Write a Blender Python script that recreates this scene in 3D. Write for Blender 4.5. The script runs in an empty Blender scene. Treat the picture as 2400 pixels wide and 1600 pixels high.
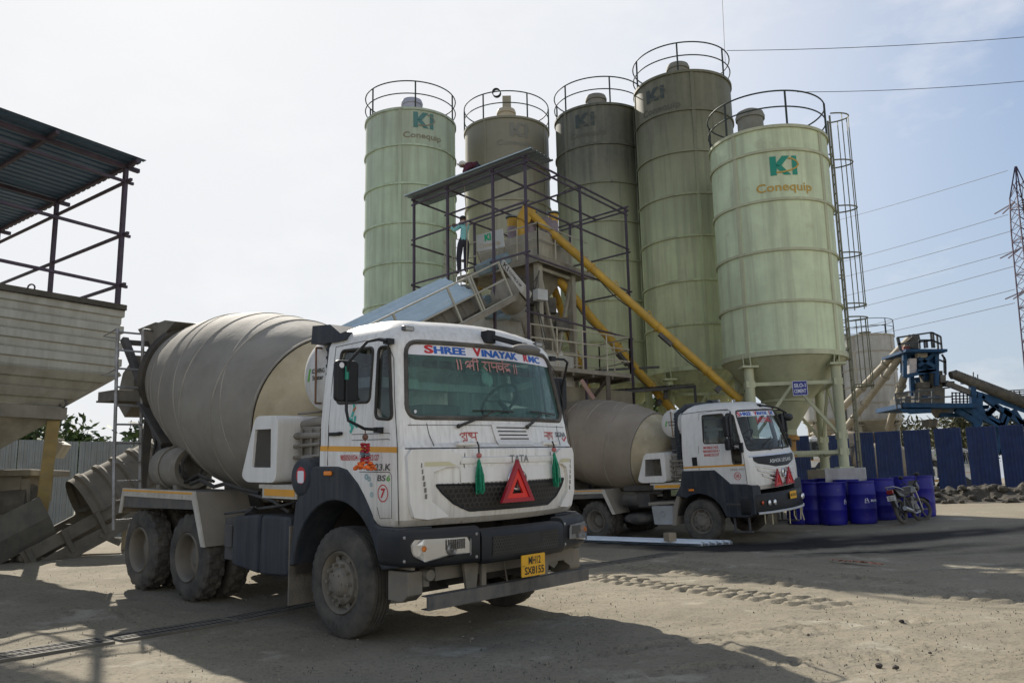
import bpy, bmesh, math, random
import numpy as np
from mathutils import Vector, Matrix
random.seed(7)
PI = math.pi
SC = bpy.context.scene
COL = SC.collection

# ------------------------------------------------------------------ camera, sky, sun, exposure
CAM_H = 1.37
FPX, PITCH, ROLL = 1950.0, math.radians(9.95), math.radians(-1.15)
_F = Vector((0, math.cos(PITCH), math.sin(PITCH)))
_R = Vector((1, 0, 0)); _U = Vector((0, -math.sin(PITCH), math.cos(PITCH)))
CR = _R * math.cos(ROLL) + _U * math.sin(ROLL)
CU = _U * math.cos(ROLL) - _R * math.sin(ROLL)
cam_d = bpy.data.cameras.new('camera')
cam_d.sensor_width = 36.0
cam_d.lens = 36.0 * FPX / 2400.0
cam_d.clip_start = 0.05
cam_d.clip_end = 4000.0
cam = bpy.data.objects.new('camera', cam_d)
COL.objects.link(cam)
mw = Matrix.Identity(4)
for i in range(3):
    mw[i][0] = CR[i]; mw[i][1] = CU[i]; mw[i][2] = -_F[i]
mw[2][3] = CAM_H
cam.matrix_world = mw
SC.camera = cam

SUN_AZ, SUN_EL = math.radians(-26.0), math.radians(36.5)     # azimuth measured from +Y towards +X
sun_dir = Vector((math.sin(SUN_AZ) * math.cos(SUN_EL), math.cos(SUN_AZ) * math.cos(SUN_EL), math.sin(SUN_EL)))
W = bpy.data.worlds.new('World'); SC.world = W
W.use_nodes = True
nt = W.node_tree; nt.nodes.clear()
n_out = nt.nodes.new('ShaderNodeOutputWorld')
n_bg = nt.nodes.new('ShaderNodeBackground')
n_sky = nt.nodes.new('ShaderNodeTexSky'); n_sky.sky_type = 'NISHITA'
n_sky.sun_disc = False
n_sky.sun_elevation = SUN_EL
n_sky.sun_rotation = SUN_AZ
n_sky.altitude = 300; n_sky.air_density = 1.1; n_sky.dust_density = 1.6; n_sky.ozone_density = 1.6
n_tc = nt.nodes.new('ShaderNodeTexCoord')
n_map = nt.nodes.new('ShaderNodeMapping'); n_map.inputs['Scale'].default_value = (1, 1, 2.2)
n_no = nt.nodes.new('ShaderNodeTexNoise'); n_no.inputs['Scale'].default_value = 5.5; n_no.inputs['Detail'].default_value = 8; n_no.inputs['Roughness'].default_value = .58
n_rp = nt.nodes.new('ShaderNodeMapRange'); n_rp.inputs[1].default_value = .52; n_rp.inputs[2].default_value = .74; n_rp.inputs[3].default_value = 0; n_rp.inputs[4].default_value = .45
n_mx = nt.nodes.new('ShaderNodeMix'); n_mx.data_type = 'RGBA'
n_mx.inputs[7].default_value = (6.9, 6.9, 7.0, 1)
nt.links.new(n_tc.outputs['Generated'], n_map.inputs[0]); nt.links.new(n_map.outputs[0], n_no.inputs['Vector'])
nt.links.new(n_no.outputs[0], n_rp.inputs[0]); nt.links.new(n_rp.outputs[0], n_mx.inputs[0])
n_sx = nt.nodes.new('ShaderNodeSeparateXYZ'); nt.links.new(n_tc.outputs['Generated'], n_sx.inputs[0])
n_hz = nt.nodes.new('ShaderNodeMapRange'); n_hz.interpolation_type = 'SMOOTHERSTEP'
for _i, _v in ((1, -.05), (2, .62), (3, .80), (4, 0.0)): n_hz.inputs[_i].default_value = _v
n_hm = nt.nodes.new('ShaderNodeMix'); n_hm.data_type = 'RGBA'; n_hm.inputs[7].default_value = (3.3, 3.75, 4.5, 1)     # pale summer haze low in the sky
nt.links.new(n_sx.outputs[2], n_hz.inputs[0]); nt.links.new(n_hz.outputs[0], n_hm.inputs[0]); nt.links.new(n_sky.outputs[0], n_hm.inputs[6])
n_dt = nt.nodes.new('ShaderNodeVectorMath'); n_dt.operation = 'DOT_PRODUCT'; n_dt.inputs[1].default_value = sun_dir
n_gl = nt.nodes.new('ShaderNodeMapRange'); n_gl.interpolation_type = 'SMOOTHSTEP'
for _i, _v in ((1, .52), (2, .97), (3, 0.0), (4, .96)): n_gl.inputs[_i].default_value = _v
n_gm = nt.nodes.new('ShaderNodeMix'); n_gm.data_type = 'RGBA'; n_gm.inputs[7].default_value = (6.1, 6.2, 6.35, 1)      # veil of bright haze around the sun
nt.links.new(n_tc.outputs['Generated'], n_dt.inputs[0]); nt.links.new(n_dt.outputs['Value'], n_gl.inputs[0]); nt.links.new(n_gl.outputs[0], n_gm.inputs[0]); nt.links.new(n_hm.outputs[2], n_gm.inputs[6])
n_bk = nt.nodes.new('ShaderNodeMapRange'); n_bk.interpolation_type = 'SMOOTHSTEP'                                     # unseen bright sky added away from the sun to fill the shaded fronts
for _i, _v in ((1, -.12), (2, -.72), (3, 0.0), (4, .95)): n_bk.inputs[_i].default_value = _v
n_bm = nt.nodes.new('ShaderNodeMix'); n_bm.data_type = 'RGBA'; n_bm.inputs[7].default_value = (9.6, 9.3, 8.6, 1)
nt.links.new(n_dt.outputs['Value'], n_bk.inputs[0]); nt.links.new(n_bk.outputs[0], n_bm.inputs[0]); nt.links.new(n_gm.outputs[2], n_bm.inputs[6])
nt.links.new(n_bm.outputs[2], n_mx.inputs[6]); nt.links.new(n_mx.outputs[2], n_bg.inputs[0])
n_bg.inputs[1].default_value = 0.10
nt.links.new(n_bg.outputs[0], n_out.inputs[0])

sun_l = bpy.data.lights.new('sun', 'SUN'); sun_l.energy = 4.5; sun_l.angle = math.radians(0.5); sun_l.color = (1, .93, .82)
sun = bpy.data.objects.new('sun', sun_l); COL.objects.link(sun)
sun.rotation_euler = sun_dir.to_track_quat('Z', 'Y').to_euler()
sun.location = sun_dir * 60
SC.view_settings.view_transform = 'Standard'
SC.view_settings.look = 'None'
SC.view_settings.exposure = 0.5
SC.view_settings.gamma = 1.0
SC.view_settings.use_curve_mapping = False
try:
    SC.cycles.max_bounces = 8; SC.cycles.transparent_max_bounces = 12; SC.cycles.use_denoising = True
except Exception: pass

def at(px, py, Y):
    """point at depth Y (metres along +Y) seen at pixel px,py of the 2400x1600 photograph"""
    d = CR * ((px - 1200) / FPX) - CU * ((py - 800) / FPX) + _F
    d = d * (Y / d.y)
    return Vector((d.x, d.y, d.z + CAM_H))

def at_z(px, py, z):
    d = CR * ((px - 1200) / FPX) - CU * ((py - 800) / FPX) + _F
    d = d * ((z - CAM_H) / d.z)
    return Vector((d.x, d.y, z))

# ------------------------------------------------------------------ materials
MATS = {}
def M(name, col, rough=.6, metal=0.0, var=.12, vs=2.5, dust=0.0, dcol=(.27, .235, .18), up=0.0, streak=0.0,
      scol=(.16, .13, .09), bump=0.0, bs=60.0, spec=.5, sscale=(14, 14, .7), coat=0.0, top=None, patch=None):
    if name in MATS: return MATS[name]
    m = bpy.data.materials.new(name); m.use_nodes = True
    t = m.node_tree; N = t.nodes; L = t.links; b = N['Principled BSDF']
    b.inputs['Roughness'].default_value = rough; b.inputs['Metallic'].default_value = metal
    b.inputs['Specular IOR Level'].default_value = spec
    if coat: b.inputs['Coat Weight'].default_value = coat
    tc = N.new('ShaderNodeTexCoord')
    oi = N.new('ShaderNodeObjectInfo'); ov = N.new('ShaderNodeVectorMath'); ov.operation = 'SCALE'; ov.inputs[0].default_value = (31, 17, 23); L.new(oi.outputs['Random'], ov.inputs['Scale'])
    oa = N.new('ShaderNodeVectorMath'); L.new(tc.outputs['Object'], oa.inputs[0]); L.new(ov.outputs[0], oa.inputs[1]); OC = oa.outputs[0]      # each object gets its own wear
    def noise(scale, detail=5, rough_=.55, mapping=None, lo=.35, hi=.65):
        n = N.new('ShaderNodeTexNoise'); n.inputs['Scale'].default_value = scale; n.inputs['Detail'].default_value = detail; n.inputs['Roughness'].default_value = rough_
        if mapping:
            mp = N.new('ShaderNodeMapping'); mp.inputs['Scale'].default_value = mapping
            L.new(OC, mp.inputs[0]); L.new(mp.outputs[0], n.inputs['Vector'])
        else: L.new(OC, n.inputs['Vector'])
        r = N.new('ShaderNodeMapRange'); r.inputs[1].default_value = lo; r.inputs[2].default_value = hi
        L.new(n.outputs[0], r.inputs[0]); return r.outputs[0]
    def mix(fac, a, c2):
        x = N.new('ShaderNodeMix'); x.data_type = 'RGBA'
        if isinstance(fac, (int, float)): x.inputs[0].default_value = fac
        else: L.new(fac, x.inputs[0])
        for i, v in ((6, a), (7, c2)):
            if isinstance(v, tuple): x.inputs[i].default_value = (*v[:3], 1)
            else: L.new(v, x.inputs[i])
        return x.outputs[2]
    def math_(op, a, c2):
        x = N.new('ShaderNodeMath'); x.operation = op; x.use_clamp = True
        for i, v in ((0, a), (1, c2)):
            if isinstance(v, (int, float)): x.inputs[i].default_value = v
            else: L.new(v, x.inputs[i])
        return x.outputs[0]
    lo = tuple(c * (1 - var) for c in col); hi = tuple(min(1, c * (1 + var)) for c in col)
    c = mix(noise(vs), lo, hi)
    if top:        # (z0, z1, colour, strength): grime that has settled near the top, with runs
        sx = N.new('ShaderNodeSeparateXYZ'); L.new(tc.outputs['Object'], sx.inputs[0])
        r = N.new('ShaderNodeMapRange'); r.inputs[1].default_value = top[0]; r.inputs[2].default_value = top[1]
        L.new(sx.outputs[2], r.inputs[0])
        nn = noise(1.0, 6, .6, (5, 5, .25), .25, .75)
        f = math_('ADD', r.outputs[0], math_('MULTIPLY', math_('SUBTRACT', nn, .5), .5))
        c = mix(math_('MULTIPLY', f, top[3]), c, top[2])
    if patch:      # (scale, lo, hi, colour, strength)
        c = mix(math_('MULTIPLY', noise(patch[0], 6, .62, None, patch[1], patch[2]), patch[4]), c, patch[3])
    if streak:
        c = mix(math_('MULTIPLY', noise(1.0, 7, .65, sscale, .44, .72), streak), c, scol)
    if dust or up:
        f = math_('MULTIPLY', noise(4.5, 8, .65, None, .3, .7), dust)
        if up:
            g = N.new('ShaderNodeNewGeometry'); s = N.new('ShaderNodeSeparateXYZ'); L.new(g.outputs['Normal'], s.inputs[0])
            r = N.new('ShaderNodeMapRange'); r.inputs[1].default_value = .15; r.inputs[2].default_value = .85; r.inputs[4].default_value = up
            L.new(s.outputs[2], r.inputs[0])
            f = math_('ADD', f, r.outputs[0])
        c = mix(f, c, dcol)
        rr = N.new('ShaderNodeMix'); rr.data_type = 'FLOAT'; L.new(f, rr.inputs[0]); rr.inputs[2].default_value = rough; rr.inputs[3].default_value = .9
        L.new(rr.outputs[0], b.inputs['Roughness'])
    L.new(c, b.inputs['Base Color'])
    if bump:
        bn = N.new('ShaderNodeBump'); bn.inputs['Strength'].default_value = bump; bn.inputs['Distance'].default_value = .02
        n = N.new('ShaderNodeTexNoise'); n.inputs['Scale'].default_value = bs; n.inputs['Detail'].default_value = 5
        L.new(tc.outputs['Object'], n.inputs['Vector']); L.new(n.outputs[0], bn.inputs['Height']); L.new(bn.outputs[0], b.inputs['Normal'])
    MATS[name] = m
    return m

def flat(name, col, rough=.5, metal=0.0):
    return M(name, col, rough, metal, var=.06)

def glass_mat(name, tint, dust=.25, gloss=.06, dcol=(.24, .21, .17)):
    if name in MATS: return MATS[name]
    m = bpy.data.materials.new(name); m.use_nodes = True
    t = m.node_tree; N = t.nodes; L = t.links; N.clear()
    out = N.new('ShaderNodeOutputMaterial')
    tr = N.new('ShaderNodeBsdfTransparent'); tr.inputs[0].default_value = (*tint, 1)
    gl = N.new('ShaderNodeBsdfGlossy'); gl.inputs['Roughness'].default_value = gloss
    fr = N.new('ShaderNodeFresnel'); fr.inputs[0].default_value = 1.5
    m1 = N.new('ShaderNodeMixShader'); L.new(fr.outputs[0], m1.inputs[0]); L.new(tr.outputs[0], m1.inputs[1]); L.new(gl.outputs[0], m1.inputs[2])
    di = N.new('ShaderNodeBsdfDiffuse'); di.inputs[0].default_value = (*dcol, 1)
    tc = N.new('ShaderNodeTexCoord'); mp = N.new('ShaderNodeMapping'); mp.inputs['Scale'].default_value = (16, 16, 1.6)
    mp.inputs['Rotation'].default_value = (math.radians(8), 0, 0)
    n = N.new('ShaderNodeTexNoise'); n.inputs['Scale'].default_value = 1.5; n.inputs['Detail'].default_value = 8; n.inputs['Roughness'].default_value = .7
    L.new(tc.outputs['Object'], mp.inputs[0]); L.new(mp.outputs[0], n.inputs['Vector'])
    r = N.new('ShaderNodeMapRange'); r.inputs[1].default_value = .3; r.inputs[2].default_value = .8; r.inputs[3].default_value = dust * .35; r.inputs[4].default_value = dust * 1.7
    L.new(n.outputs[0], r.inputs[0])
    m2 = N.new('ShaderNodeMixShader'); L.new(r.outputs[0], m2.inputs[0]); L.new(m1.outputs[0], m2.inputs[1]); L.new(di.outputs[0], m2.inputs[2])
    L.new(m2.outputs[0], out.inputs[0])
    MATS[name] = m
    return m

# ------------------------------------------------------------------ mesh builder
def V(*a): return Vector(a)
class MB:
    def __init__(s): s.v = []; s.f = []; s.mi = []; s.m = 0
    def add(s, vs, fs):
        o = len(s.v); s.v.extend([tuple(p) for p in vs])
        for f in fs: s.f.append([o + i for i in f]); s.mi.append(s.m)
        return s
    def box(s, c, d, rot=None, taper=None):
        hx, hy, hz = d[0] / 2, d[1] / 2, d[2] / 2
        vs = []
        for z in (-hz, hz):
            k = 1 if (taper is None or z < 0) else taper
            for x, y in ((-hx, -hy), (hx, -hy), (hx, hy), (-hx, hy)): vs.append(Vector((x * k, y * k, z)))
        if rot is not None: vs = [rot @ p for p in vs]
        c = Vector(c); vs = [p + c for p in vs]
        return s.add(vs, [(3, 2, 1, 0), (4, 5, 6, 7), (0, 1, 5, 4), (1, 2, 6, 5), (2, 3, 7, 6), (3, 0, 4, 7)])
    def bx(s, x0, x1, y0, y1, z0, z1): return s.box(((x0 + x1) / 2, (y0 + y1) / 2, (z0 + z1) / 2), (abs(x1 - x0), abs(y1 - y0), abs(z1 - z0)))
    def bar(s, p, q, w, h=None, up=(0, 0, 1)):
        p = Vector(p); q = Vector(q); h = h or w; d = q - p; L = d.length
        if L < 1e-6: return s
        d.normalize(); u = Vector(up)
        if abs(d.dot(u)) > .98: u = Vector((0, 1, 0)) if abs(d.y) < .9 else Vector((1, 0, 0))
        a = d.cross(u).normalized(); b = a.cross(d)
        vs = [p + a * x + b * y for x, y in ((-w / 2, -h / 2), (w / 2, -h / 2), (w / 2, h / 2), (-w / 2, h / 2))]
        vs += [v + d * L for v in vs]
        return s.add(vs, [(0, 1, 2, 3), (7, 6, 5, 4), (4, 5, 1, 0), (5, 6, 2, 1), (6, 7, 3, 2), (7, 4, 0, 3)])
    def tube(s, pts, r, n=8, closed=False, caps=True):
        pts = [Vector(p) for p in pts]; k = len(pts)
        rs = r if isinstance(r, (list, tuple)) else [r] * k
        vs = []; prev = None
        for i in range(k):
            if closed: d = pts[(i + 1) % k] - pts[i - 1]
            else: d = pts[min(i + 1, k - 1)] - pts[max(i - 1, 0)]
            d = d.normalized() if d.length > 1e-9 else Vector((0, 0, 1))
            if prev is None:
                u = Vector((0, 0, 1)) if abs(d.z) < .9 else Vector((1, 0, 0))
                a = d.cross(u).normalized()
            else:
                a = prev - d * prev.dot(d)
                a = a.normalized() if a.length > 1e-6 else d.orthogonal().normalized()
            prev = a; b = d.cross(a)
            for j in range(n):
                t = 2 * PI * j / n; vs.append(pts[i] + (a * math.cos(t) + b * math.sin(t)) * rs[i])
        fs = []
        for i in range(k if closed else k - 1):
            i2 = (i + 1) % k
            for j in range(n):
                fs.append((i * n + j, i * n + (j + 1) % n, i2 * n + (j + 1) % n, i2 * n + j))
        if caps and not closed:
            fs.append(tuple(range(n - 1, -1, -1))); fs.append(tuple(range((k - 1) * n, k * n)))
        return s.add(vs, fs)
    def lathe(s, prof, n=32, o=(0, 0, 0), ax=(0, 0, 1), cap0=False, cap1=False, ref=None):
        """prof: list of (dist along axis, radius)"""
        o = Vector(o); ax = Vector(ax).normalized()
        a = Vector(ref).normalized() if ref else ax.orthogonal().normalized()
        a = (a - ax * a.dot(ax)).normalized(); b = ax.cross(a)
        vs = []; fs = []
        for t, r in prof:
            for j in range(n):
                th = 2 * PI * j / n; rr = r(j) if callable(r) else r
                vs.append(o + ax * t + (a * math.cos(th) + b * math.sin(th)) * rr)
        for i in range(len(prof) - 1):
            for j in range(n):
                fs.append((i * n + j, i * n + (j + 1) % n, (i + 1) * n + (j + 1) % n, (i + 1) * n + j))
        if cap0: fs.append(tuple(range(n - 1, -1, -1)))
        if cap1: fs.append(tuple(range((len(prof) - 1) * n, len(prof) * n)))
        return s.add(vs, fs)
    def prism(s, poly, fn, d0, d1):
        """poly 2D ccw; fn(u,v,d)->point; extruded from d0 to d1"""
        n = len(poly)
        vs = [fn(u, v, d0) for u, v in poly] + [fn(u, v, d1) for u, v in poly]
        fs = [tuple(range(n - 1, -1, -1)), tuple(range(n, 2 * n))]
        for i in range(n): j = (i + 1) % n; fs.append((i, j, n + j, n + i))
        return s.add(vs, fs)
    def grid(s, rows, closed_u=False):
        """rows: list of equal-length point lists -> quad sheet"""
        n = len(rows[0]); vs = [p for r in rows for p in r]; fs = []
        for i in range(len(rows) - 1):
            for j in range(n if closed_u else n - 1):
                j2 = (j + 1) % n
                fs.append((i * n + j, i * n + j2, (i + 1) * n + j2, (i + 1) * n + j))
        return s.add(vs, fs)
    def ball(s, c, r, n=12, m=8, sc=(1, 1, 1)):
        c = Vector(c); vs = []; fs = []
        for i in range(1, m):
            ph = PI * i / m
            for j in range(n):
                th = 2 * PI * j / n
                vs.append(c + Vector((r * sc[0] * math.sin(ph) * math.cos(th), r * sc[1] * math.sin(ph) * math.sin(th), r * sc[2] * math.cos(ph))))
        t = len(vs); vs += [c + Vector((0, 0, r * sc[2])), c - Vector((0, 0, r * sc[2]))]
        for i in range(m - 2):
            for j in range(n): fs.append((i * n + j, (i + 1) * n + j, (i + 1) * n + (j + 1) % n, i * n + (j + 1) % n))
        for j in range(n):
            fs.append((t, j, (j + 1) % n)); fs.append((t + 1, (m - 2) * n + (j + 1) % n, (m - 2) * n + j))
        return s.add(vs, fs)
    def mesh(s, name, mats, org=(0, 0, 0), smooth=None, recalc=True):
        me = bpy.data.meshes.new(name)
        o = Vector(org)
        me.from_pydata([(p[0] - o.x, p[1] - o.y, p[2] - o.z) for p in s.v], [], s.f)
        if not isinstance(mats, (list, tuple)): mats = [mats]
        for m in mats: me.materials.append(m)
        if len(mats) > 1: me.polygons.foreach_set('material_index', s.mi)
        if recalc:
            bm = bmesh.new(); bm.from_mesh(me); bmesh.ops.recalc_face_normals(bm, faces=bm.faces); bm.to_mesh(me); bm.free()
        if smooth is not None:
            me.polygons.foreach_set('use_smooth', [True] * len(me.polygons))
            me.set_sharp_from_angle(angle=math.radians(smooth))
        me.update()
        return me
    def build(s, name, mats, parent=None, smooth=None, bevel=0.0, seg=2, label=None, recalc=True):
        if parent is not None: org = ORG.get(parent.name, (0, 0, 0))
        else:
            a = np.array(s.v); lo = a.min(0); hi = a.max(0); org = ((lo[0] + hi[0]) / 2, (lo[1] + hi[1]) / 2, lo[2])
        me = s.mesh(name, mats, org, smooth, recalc)
        o = bpy.data.objects.new(name, me); COL.objects.link(o)
        if parent is not None:
            o.parent = parent; ORG[o.name] = org
        else:
            o.location = org; ORG[o.name] = org
        if bevel:
            bv = o.modifiers.new('bevel', 'BEVEL'); bv.width = bevel; bv.segments = seg; bv.limit_method = 'ANGLE'; bv.angle_limit = math.radians(40)
            if smooth is None:
                me.polygons.foreach_set('use_smooth', [True] * len(me.polygons)); bv.harden_normals = True
        if label: o['label'] = label
        return o
ORG = {}

def tag(o, label, cat, group=None, kind=None):
    if label: o['label'] = label
    if cat: o['category'] = cat
    if group: o['group'] = group
    if kind: o['kind'] = kind
    return o
def thing(name, label, cat, loc=(0, 0, 0), group=None, rot=None):
    o = bpy.data.objects.new(name, None); COL.objects.link(o)
    o.empty_display_size = .2
    if rot is None:
        o.location = loc; ORG[o.name] = tuple(loc)
    else:
        o.matrix_world = Matrix.Translation(Vector(loc)) @ rot.to_4x4(); ORG[o.name] = (0, 0, 0)
    return tag(o, label, cat, group)
def kids(o): return [c for c in COL.objects if c.parent == o]
def dup(o, loc=None, rot=None, label=None, parent=None, skip=()):
    ch = kids(o); c = o.copy(); COL.objects.link(c)
    if parent is not None: c.parent = parent
    if loc is not None: c.location = loc
    if rot is not None: c.rotation_euler = rot
    if label: c['label'] = label
    for k in ch:
        if k.name.split('.')[0] in skip: continue
        dup(k, parent=c)
    return c

# ------------------------------------------------------------------ lettering
_TXT = {}
def txt(s, offset=0.0):
    key = (s, offset)
    if key in _TXT: return _TXT[key]
    cu = bpy.data.curves.new('lettering', 'FONT'); cu.body = s; cu.size = 1; cu.offset = offset; cu.resolution_u = 3
    cu.align_x = 'CENTER'; cu.align_y = 'CENTER'
    o = bpy.data.objects.new('lettering', cu); COL.objects.link(o)
    dg = bpy.context.evaluated_depsgraph_get(); dg.update()
    me = bpy.data.meshes.new_from_object(o.evaluated_get(dg))
    vs = [tuple(v.co) for v in me.vertices]; fs = [tuple(p.vertices) for p in me.polygons]
    xs = [v[0] for v in vs]; ys = [v[1] for v in vs]
    cx = (min(xs) + max(xs)) / 2; cy = (min(ys) + max(ys)) / 2; w = max(xs) - min(xs); h = max(ys) - min(ys)
    vs = [((v[0] - cx) / w, (v[1] - cy) / h) for v in vs]
    bpy.data.objects.remove(o); bpy.data.curves.remove(cu); bpy.data.meshes.remove(me)
    _TXT[key] = (vs, fs, w / h)
    return _TXT[key]
def add_txt(mb, s, w, h, fn, offset=.02, shear=0.0):
    """text of size w x h centred on (0,0); fn(u,v)->3D point"""
    vs, fs, _ = txt(s, offset)
    mb.add([fn(u * w + shear * v * h, v * h) for u, v in vs], fs)
    return mb
def strokes(mb, polys, w, fn):
    """flat brush strokes through 2D polylines"""
    for pl in polys:
        pts = [Vector((p[0], p[1])) for p in pl]
        L = []; Rr = []
        for i, p in enumerate(pts):
            d = pts[min(i + 1, len(pts) - 1)] - pts[max(i - 1, 0)]
            d = d.normalized() if d.length > 0 else Vector((1, 0))
            nrm = Vector((-d.y, d.x)) * w / 2
            e = d * (w * .3) * (-1 if i == 0 else (1 if i == len(pts) - 1 else 0))
            L.append(p + nrm + e); Rr.append(p - nrm + e)
        n = len(pts)
        mb.add([fn(p.x, p.y) for p in L] + [fn(p.x, p.y) for p in Rr], [(i, i + 1, n + i + 1, n + i) for i in range(n - 1)])
    return mb
def arc(cx, cy, r, a0, a1, n=10, ry=None):
    ry = ry or r
    return [(cx + r * math.cos(math.radians(a0 + (a1 - a0) * i / n)), cy + ry * math.sin(math.radians(a0 + (a1 - a0) * i / n))) for i in range(n + 1)]
def ringface(mb, cx, cy, r0, r1, fn, n=28, sy=1.0):
    vs = [fn(cx + r0 * math.cos(2 * PI * i / n), cy + sy * r0 * math.sin(2 * PI * i / n)) for i in range(n)]
    vs += [fn(cx + r1 * math.cos(2 * PI * i / n), cy + sy * r1 * math.sin(2 * PI * i / n)) for i in range(n)]
    mb.add(vs, [(i, (i + 1) % n, n + (i + 1) % n, n + i) for i in range(n)])
for _s in ('SHREE', 'S', 'HREE', 'V', 'INAYAK', 'R', 'MC', 'TATA', 'SIGNA', '7', 'BS6', '2823.K', '9850501034 / 8668222127'): txt(_s, .02)

# Devanagari writing drawn as brush strokes (unit: letter height 1)
def deva(kind):
    P_ = []
    if kind == 'shri':      # || shri ramchandra ||
        x = 0
        for dx in (0, .22): P_.append([(x + dx, 1.0), (x + dx + .03, .5), (x + dx + .02, .0)])
        x = .55               # shri
        P_.append([(x, .62)] + arc(x + .2, .72, .16, 180, -60, 8) + [(x + .12, .5), (x + .32, .2)])
        P_.append([(x + .05, .3), (x + .3, .42), (x + .52, .5)])
        P_.append([(x + .55, .95), (x + .55, 0)])
        P_.append([(x + .4, .95), (x + .95, .95)]); P_.append([(x + .85, .95), (x + .85, 0)])
        P_.append([(x + .85, .95)] + arc(x + .7, 1.08, .17, 0, 180, 8))
        x = 1.75              # raa
        P_.append([(x, .95), (x + 1.75, .95)])
        P_.append([(x + .1, .95), (x + .3, .75), (x + .1, .5), (x + .35, .1)]); P_.append([(x + .55, .95), (x + .55, 0)])
        x2 = x + .75          # ma
        P_.append([(x2, .95), (x2 + .02, .45), (x2 + .12, .35), (x2 + .12, .5), (x2 + .4, .5)]); P_.append([(x2 + .4, .95), (x2 + .4, 0)])
        x3 = x + 1.25         # cha + anusvara
        P_.append([(x3, .65), (x3 + .38, .65)]); P_.append([(x3 + .08, .65)] + arc(x3 + .2, .45, .17, 150, 380, 8)); P_.append([(x3 + .45, .95), (x3 + .45, 0)])
        P_.append(arc(x3 + .45, 1.18, .04, 0, 360, 6))
        x4 = x + 1.85         # dra
        P_.append([(x4 - .15, .95), (x4 + .55, .95)]); P_.append([(x4 + .3, .95), (x4 + .3, .75)] + arc(x4 + .2, .55, .2, 60, 330, 8) + [(x4 + .45, .1)])
        P_.append([(x4 + .1, .2), (x4 + .45, .32)])
        x5 = x4 + .85
        for dx in (0, .22): P_.append([(x5 + dx, 1.0), (x5 + dx + .03, .5), (x5 + dx + .02, .0)])
        wd = x5 + .25
    elif kind == 'shubh':
        P_.append([(0, .62)] + arc(.18, .72, .16, 180, -60, 8) + [(.1, .5), (.32, .2)])
        P_.append([(.45, .95), (.45, 0)]); P_.append([(.3, .95), (1.3, .95)])
        P_.append([(.45, 0)] + arc(.3, -.12, .14, 30, 270, 7) + [(.45, -.3)])
        P_.append([(.8, .95)] + arc(.75, .72, .13, 60, 400, 9)); P_.append([(.75, .5), (.8, .35), (1.1, .4)]); P_.append([(1.12, .95), (1.12, 0)])
        wd = 1.3
    else:                   # labh
        P_.append(arc(.15, .4, .15, 200, -20, 8) + arc(.38, .4, .12, 180, 0, 6)); P_.append([(.52, .95), (.52, 0)]); P_.append([(.75, .95), (.75, 0)])
        P_.append([(0, .95), (1.6, .95)])
        P_.append([(1.05, .95)] + arc(1.0, .72, .13, 60, 400, 9)); P_.append([(1.0, .5), (1.05, .35), (1.35, .4)]); P_.append([(1.38, .95), (1.38, 0)])
        wd = 1.6
    return P_, wd
def add_deva(mb, kind, w, h, fn, sw=.13):
    P_, wd = deva(kind)
    strokes(mb, [[((p[0] - wd / 2) * w / wd, (p[1] - .5) * h) for p in pl] for pl in P_], sw * h, fn)

# ------------------------------------------------------------------ the ground's height
def sstep(t):
    t = np.clip(t, 0, 1); return t * t * (3 - 2 * t)
def gz_np(x, y):
    d2 = (x - 4.41) * .686 + (y - 20.02) * .724
    z2 = np.where(d2 > 0, .07 * d2, .0) * 1.0
    z2 = .95 * (1 - np.exp(-np.maximum(z2, 0) / .95 * 1.15))
    dr = (x + 1.68) * -.729 + (y - 8.22) * .684
    dl = (x + 1.68) * .684 + (y - 8.22) * .729
    zr = .032 * np.clip(dr, 0, 7.5)
    zl = .028 * np.clip(dl, 0, 2.6) * (1 - sstep((dl - 2.6) / 4.0))
    wv = 1 - sstep((dl - 3.2) / 5.0)
    return z2 + zr * wv + zl
def gz(x, y): return float(gz_np(np.array(x, float), np.array(y, float)))
# ------------------------------------------------------------------ ground
def vnoise(x, y, s, seed=0):
    x = x / s; y = y / s
    xi = np.floor(x).astype(np.int64); yi = np.floor(y).astype(np.int64); fx_ = x - xi; fy_ = y - yi
    fx_ = fx_ * fx_ * (3 - 2 * fx_); fy_ = fy_ * fy_ * (3 - 2 * fy_)
    def h(a, b):
        n = (a * 374761393 + b * 668265263 + seed * 1442695041) & 0x7fffffff
        n = ((n ^ (n >> 13)) * 1274126177) & 0x7fffffff
        return (n ^ (n >> 16)) % 10007 / 10007.0
    return (h(xi, yi) * (1 - fx_) + h(xi + 1, yi) * fx_) * (1 - fy_) + (h(xi, yi + 1) * (1 - fx_) + h(xi + 1, yi + 1) * fx_) * fy_

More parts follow.
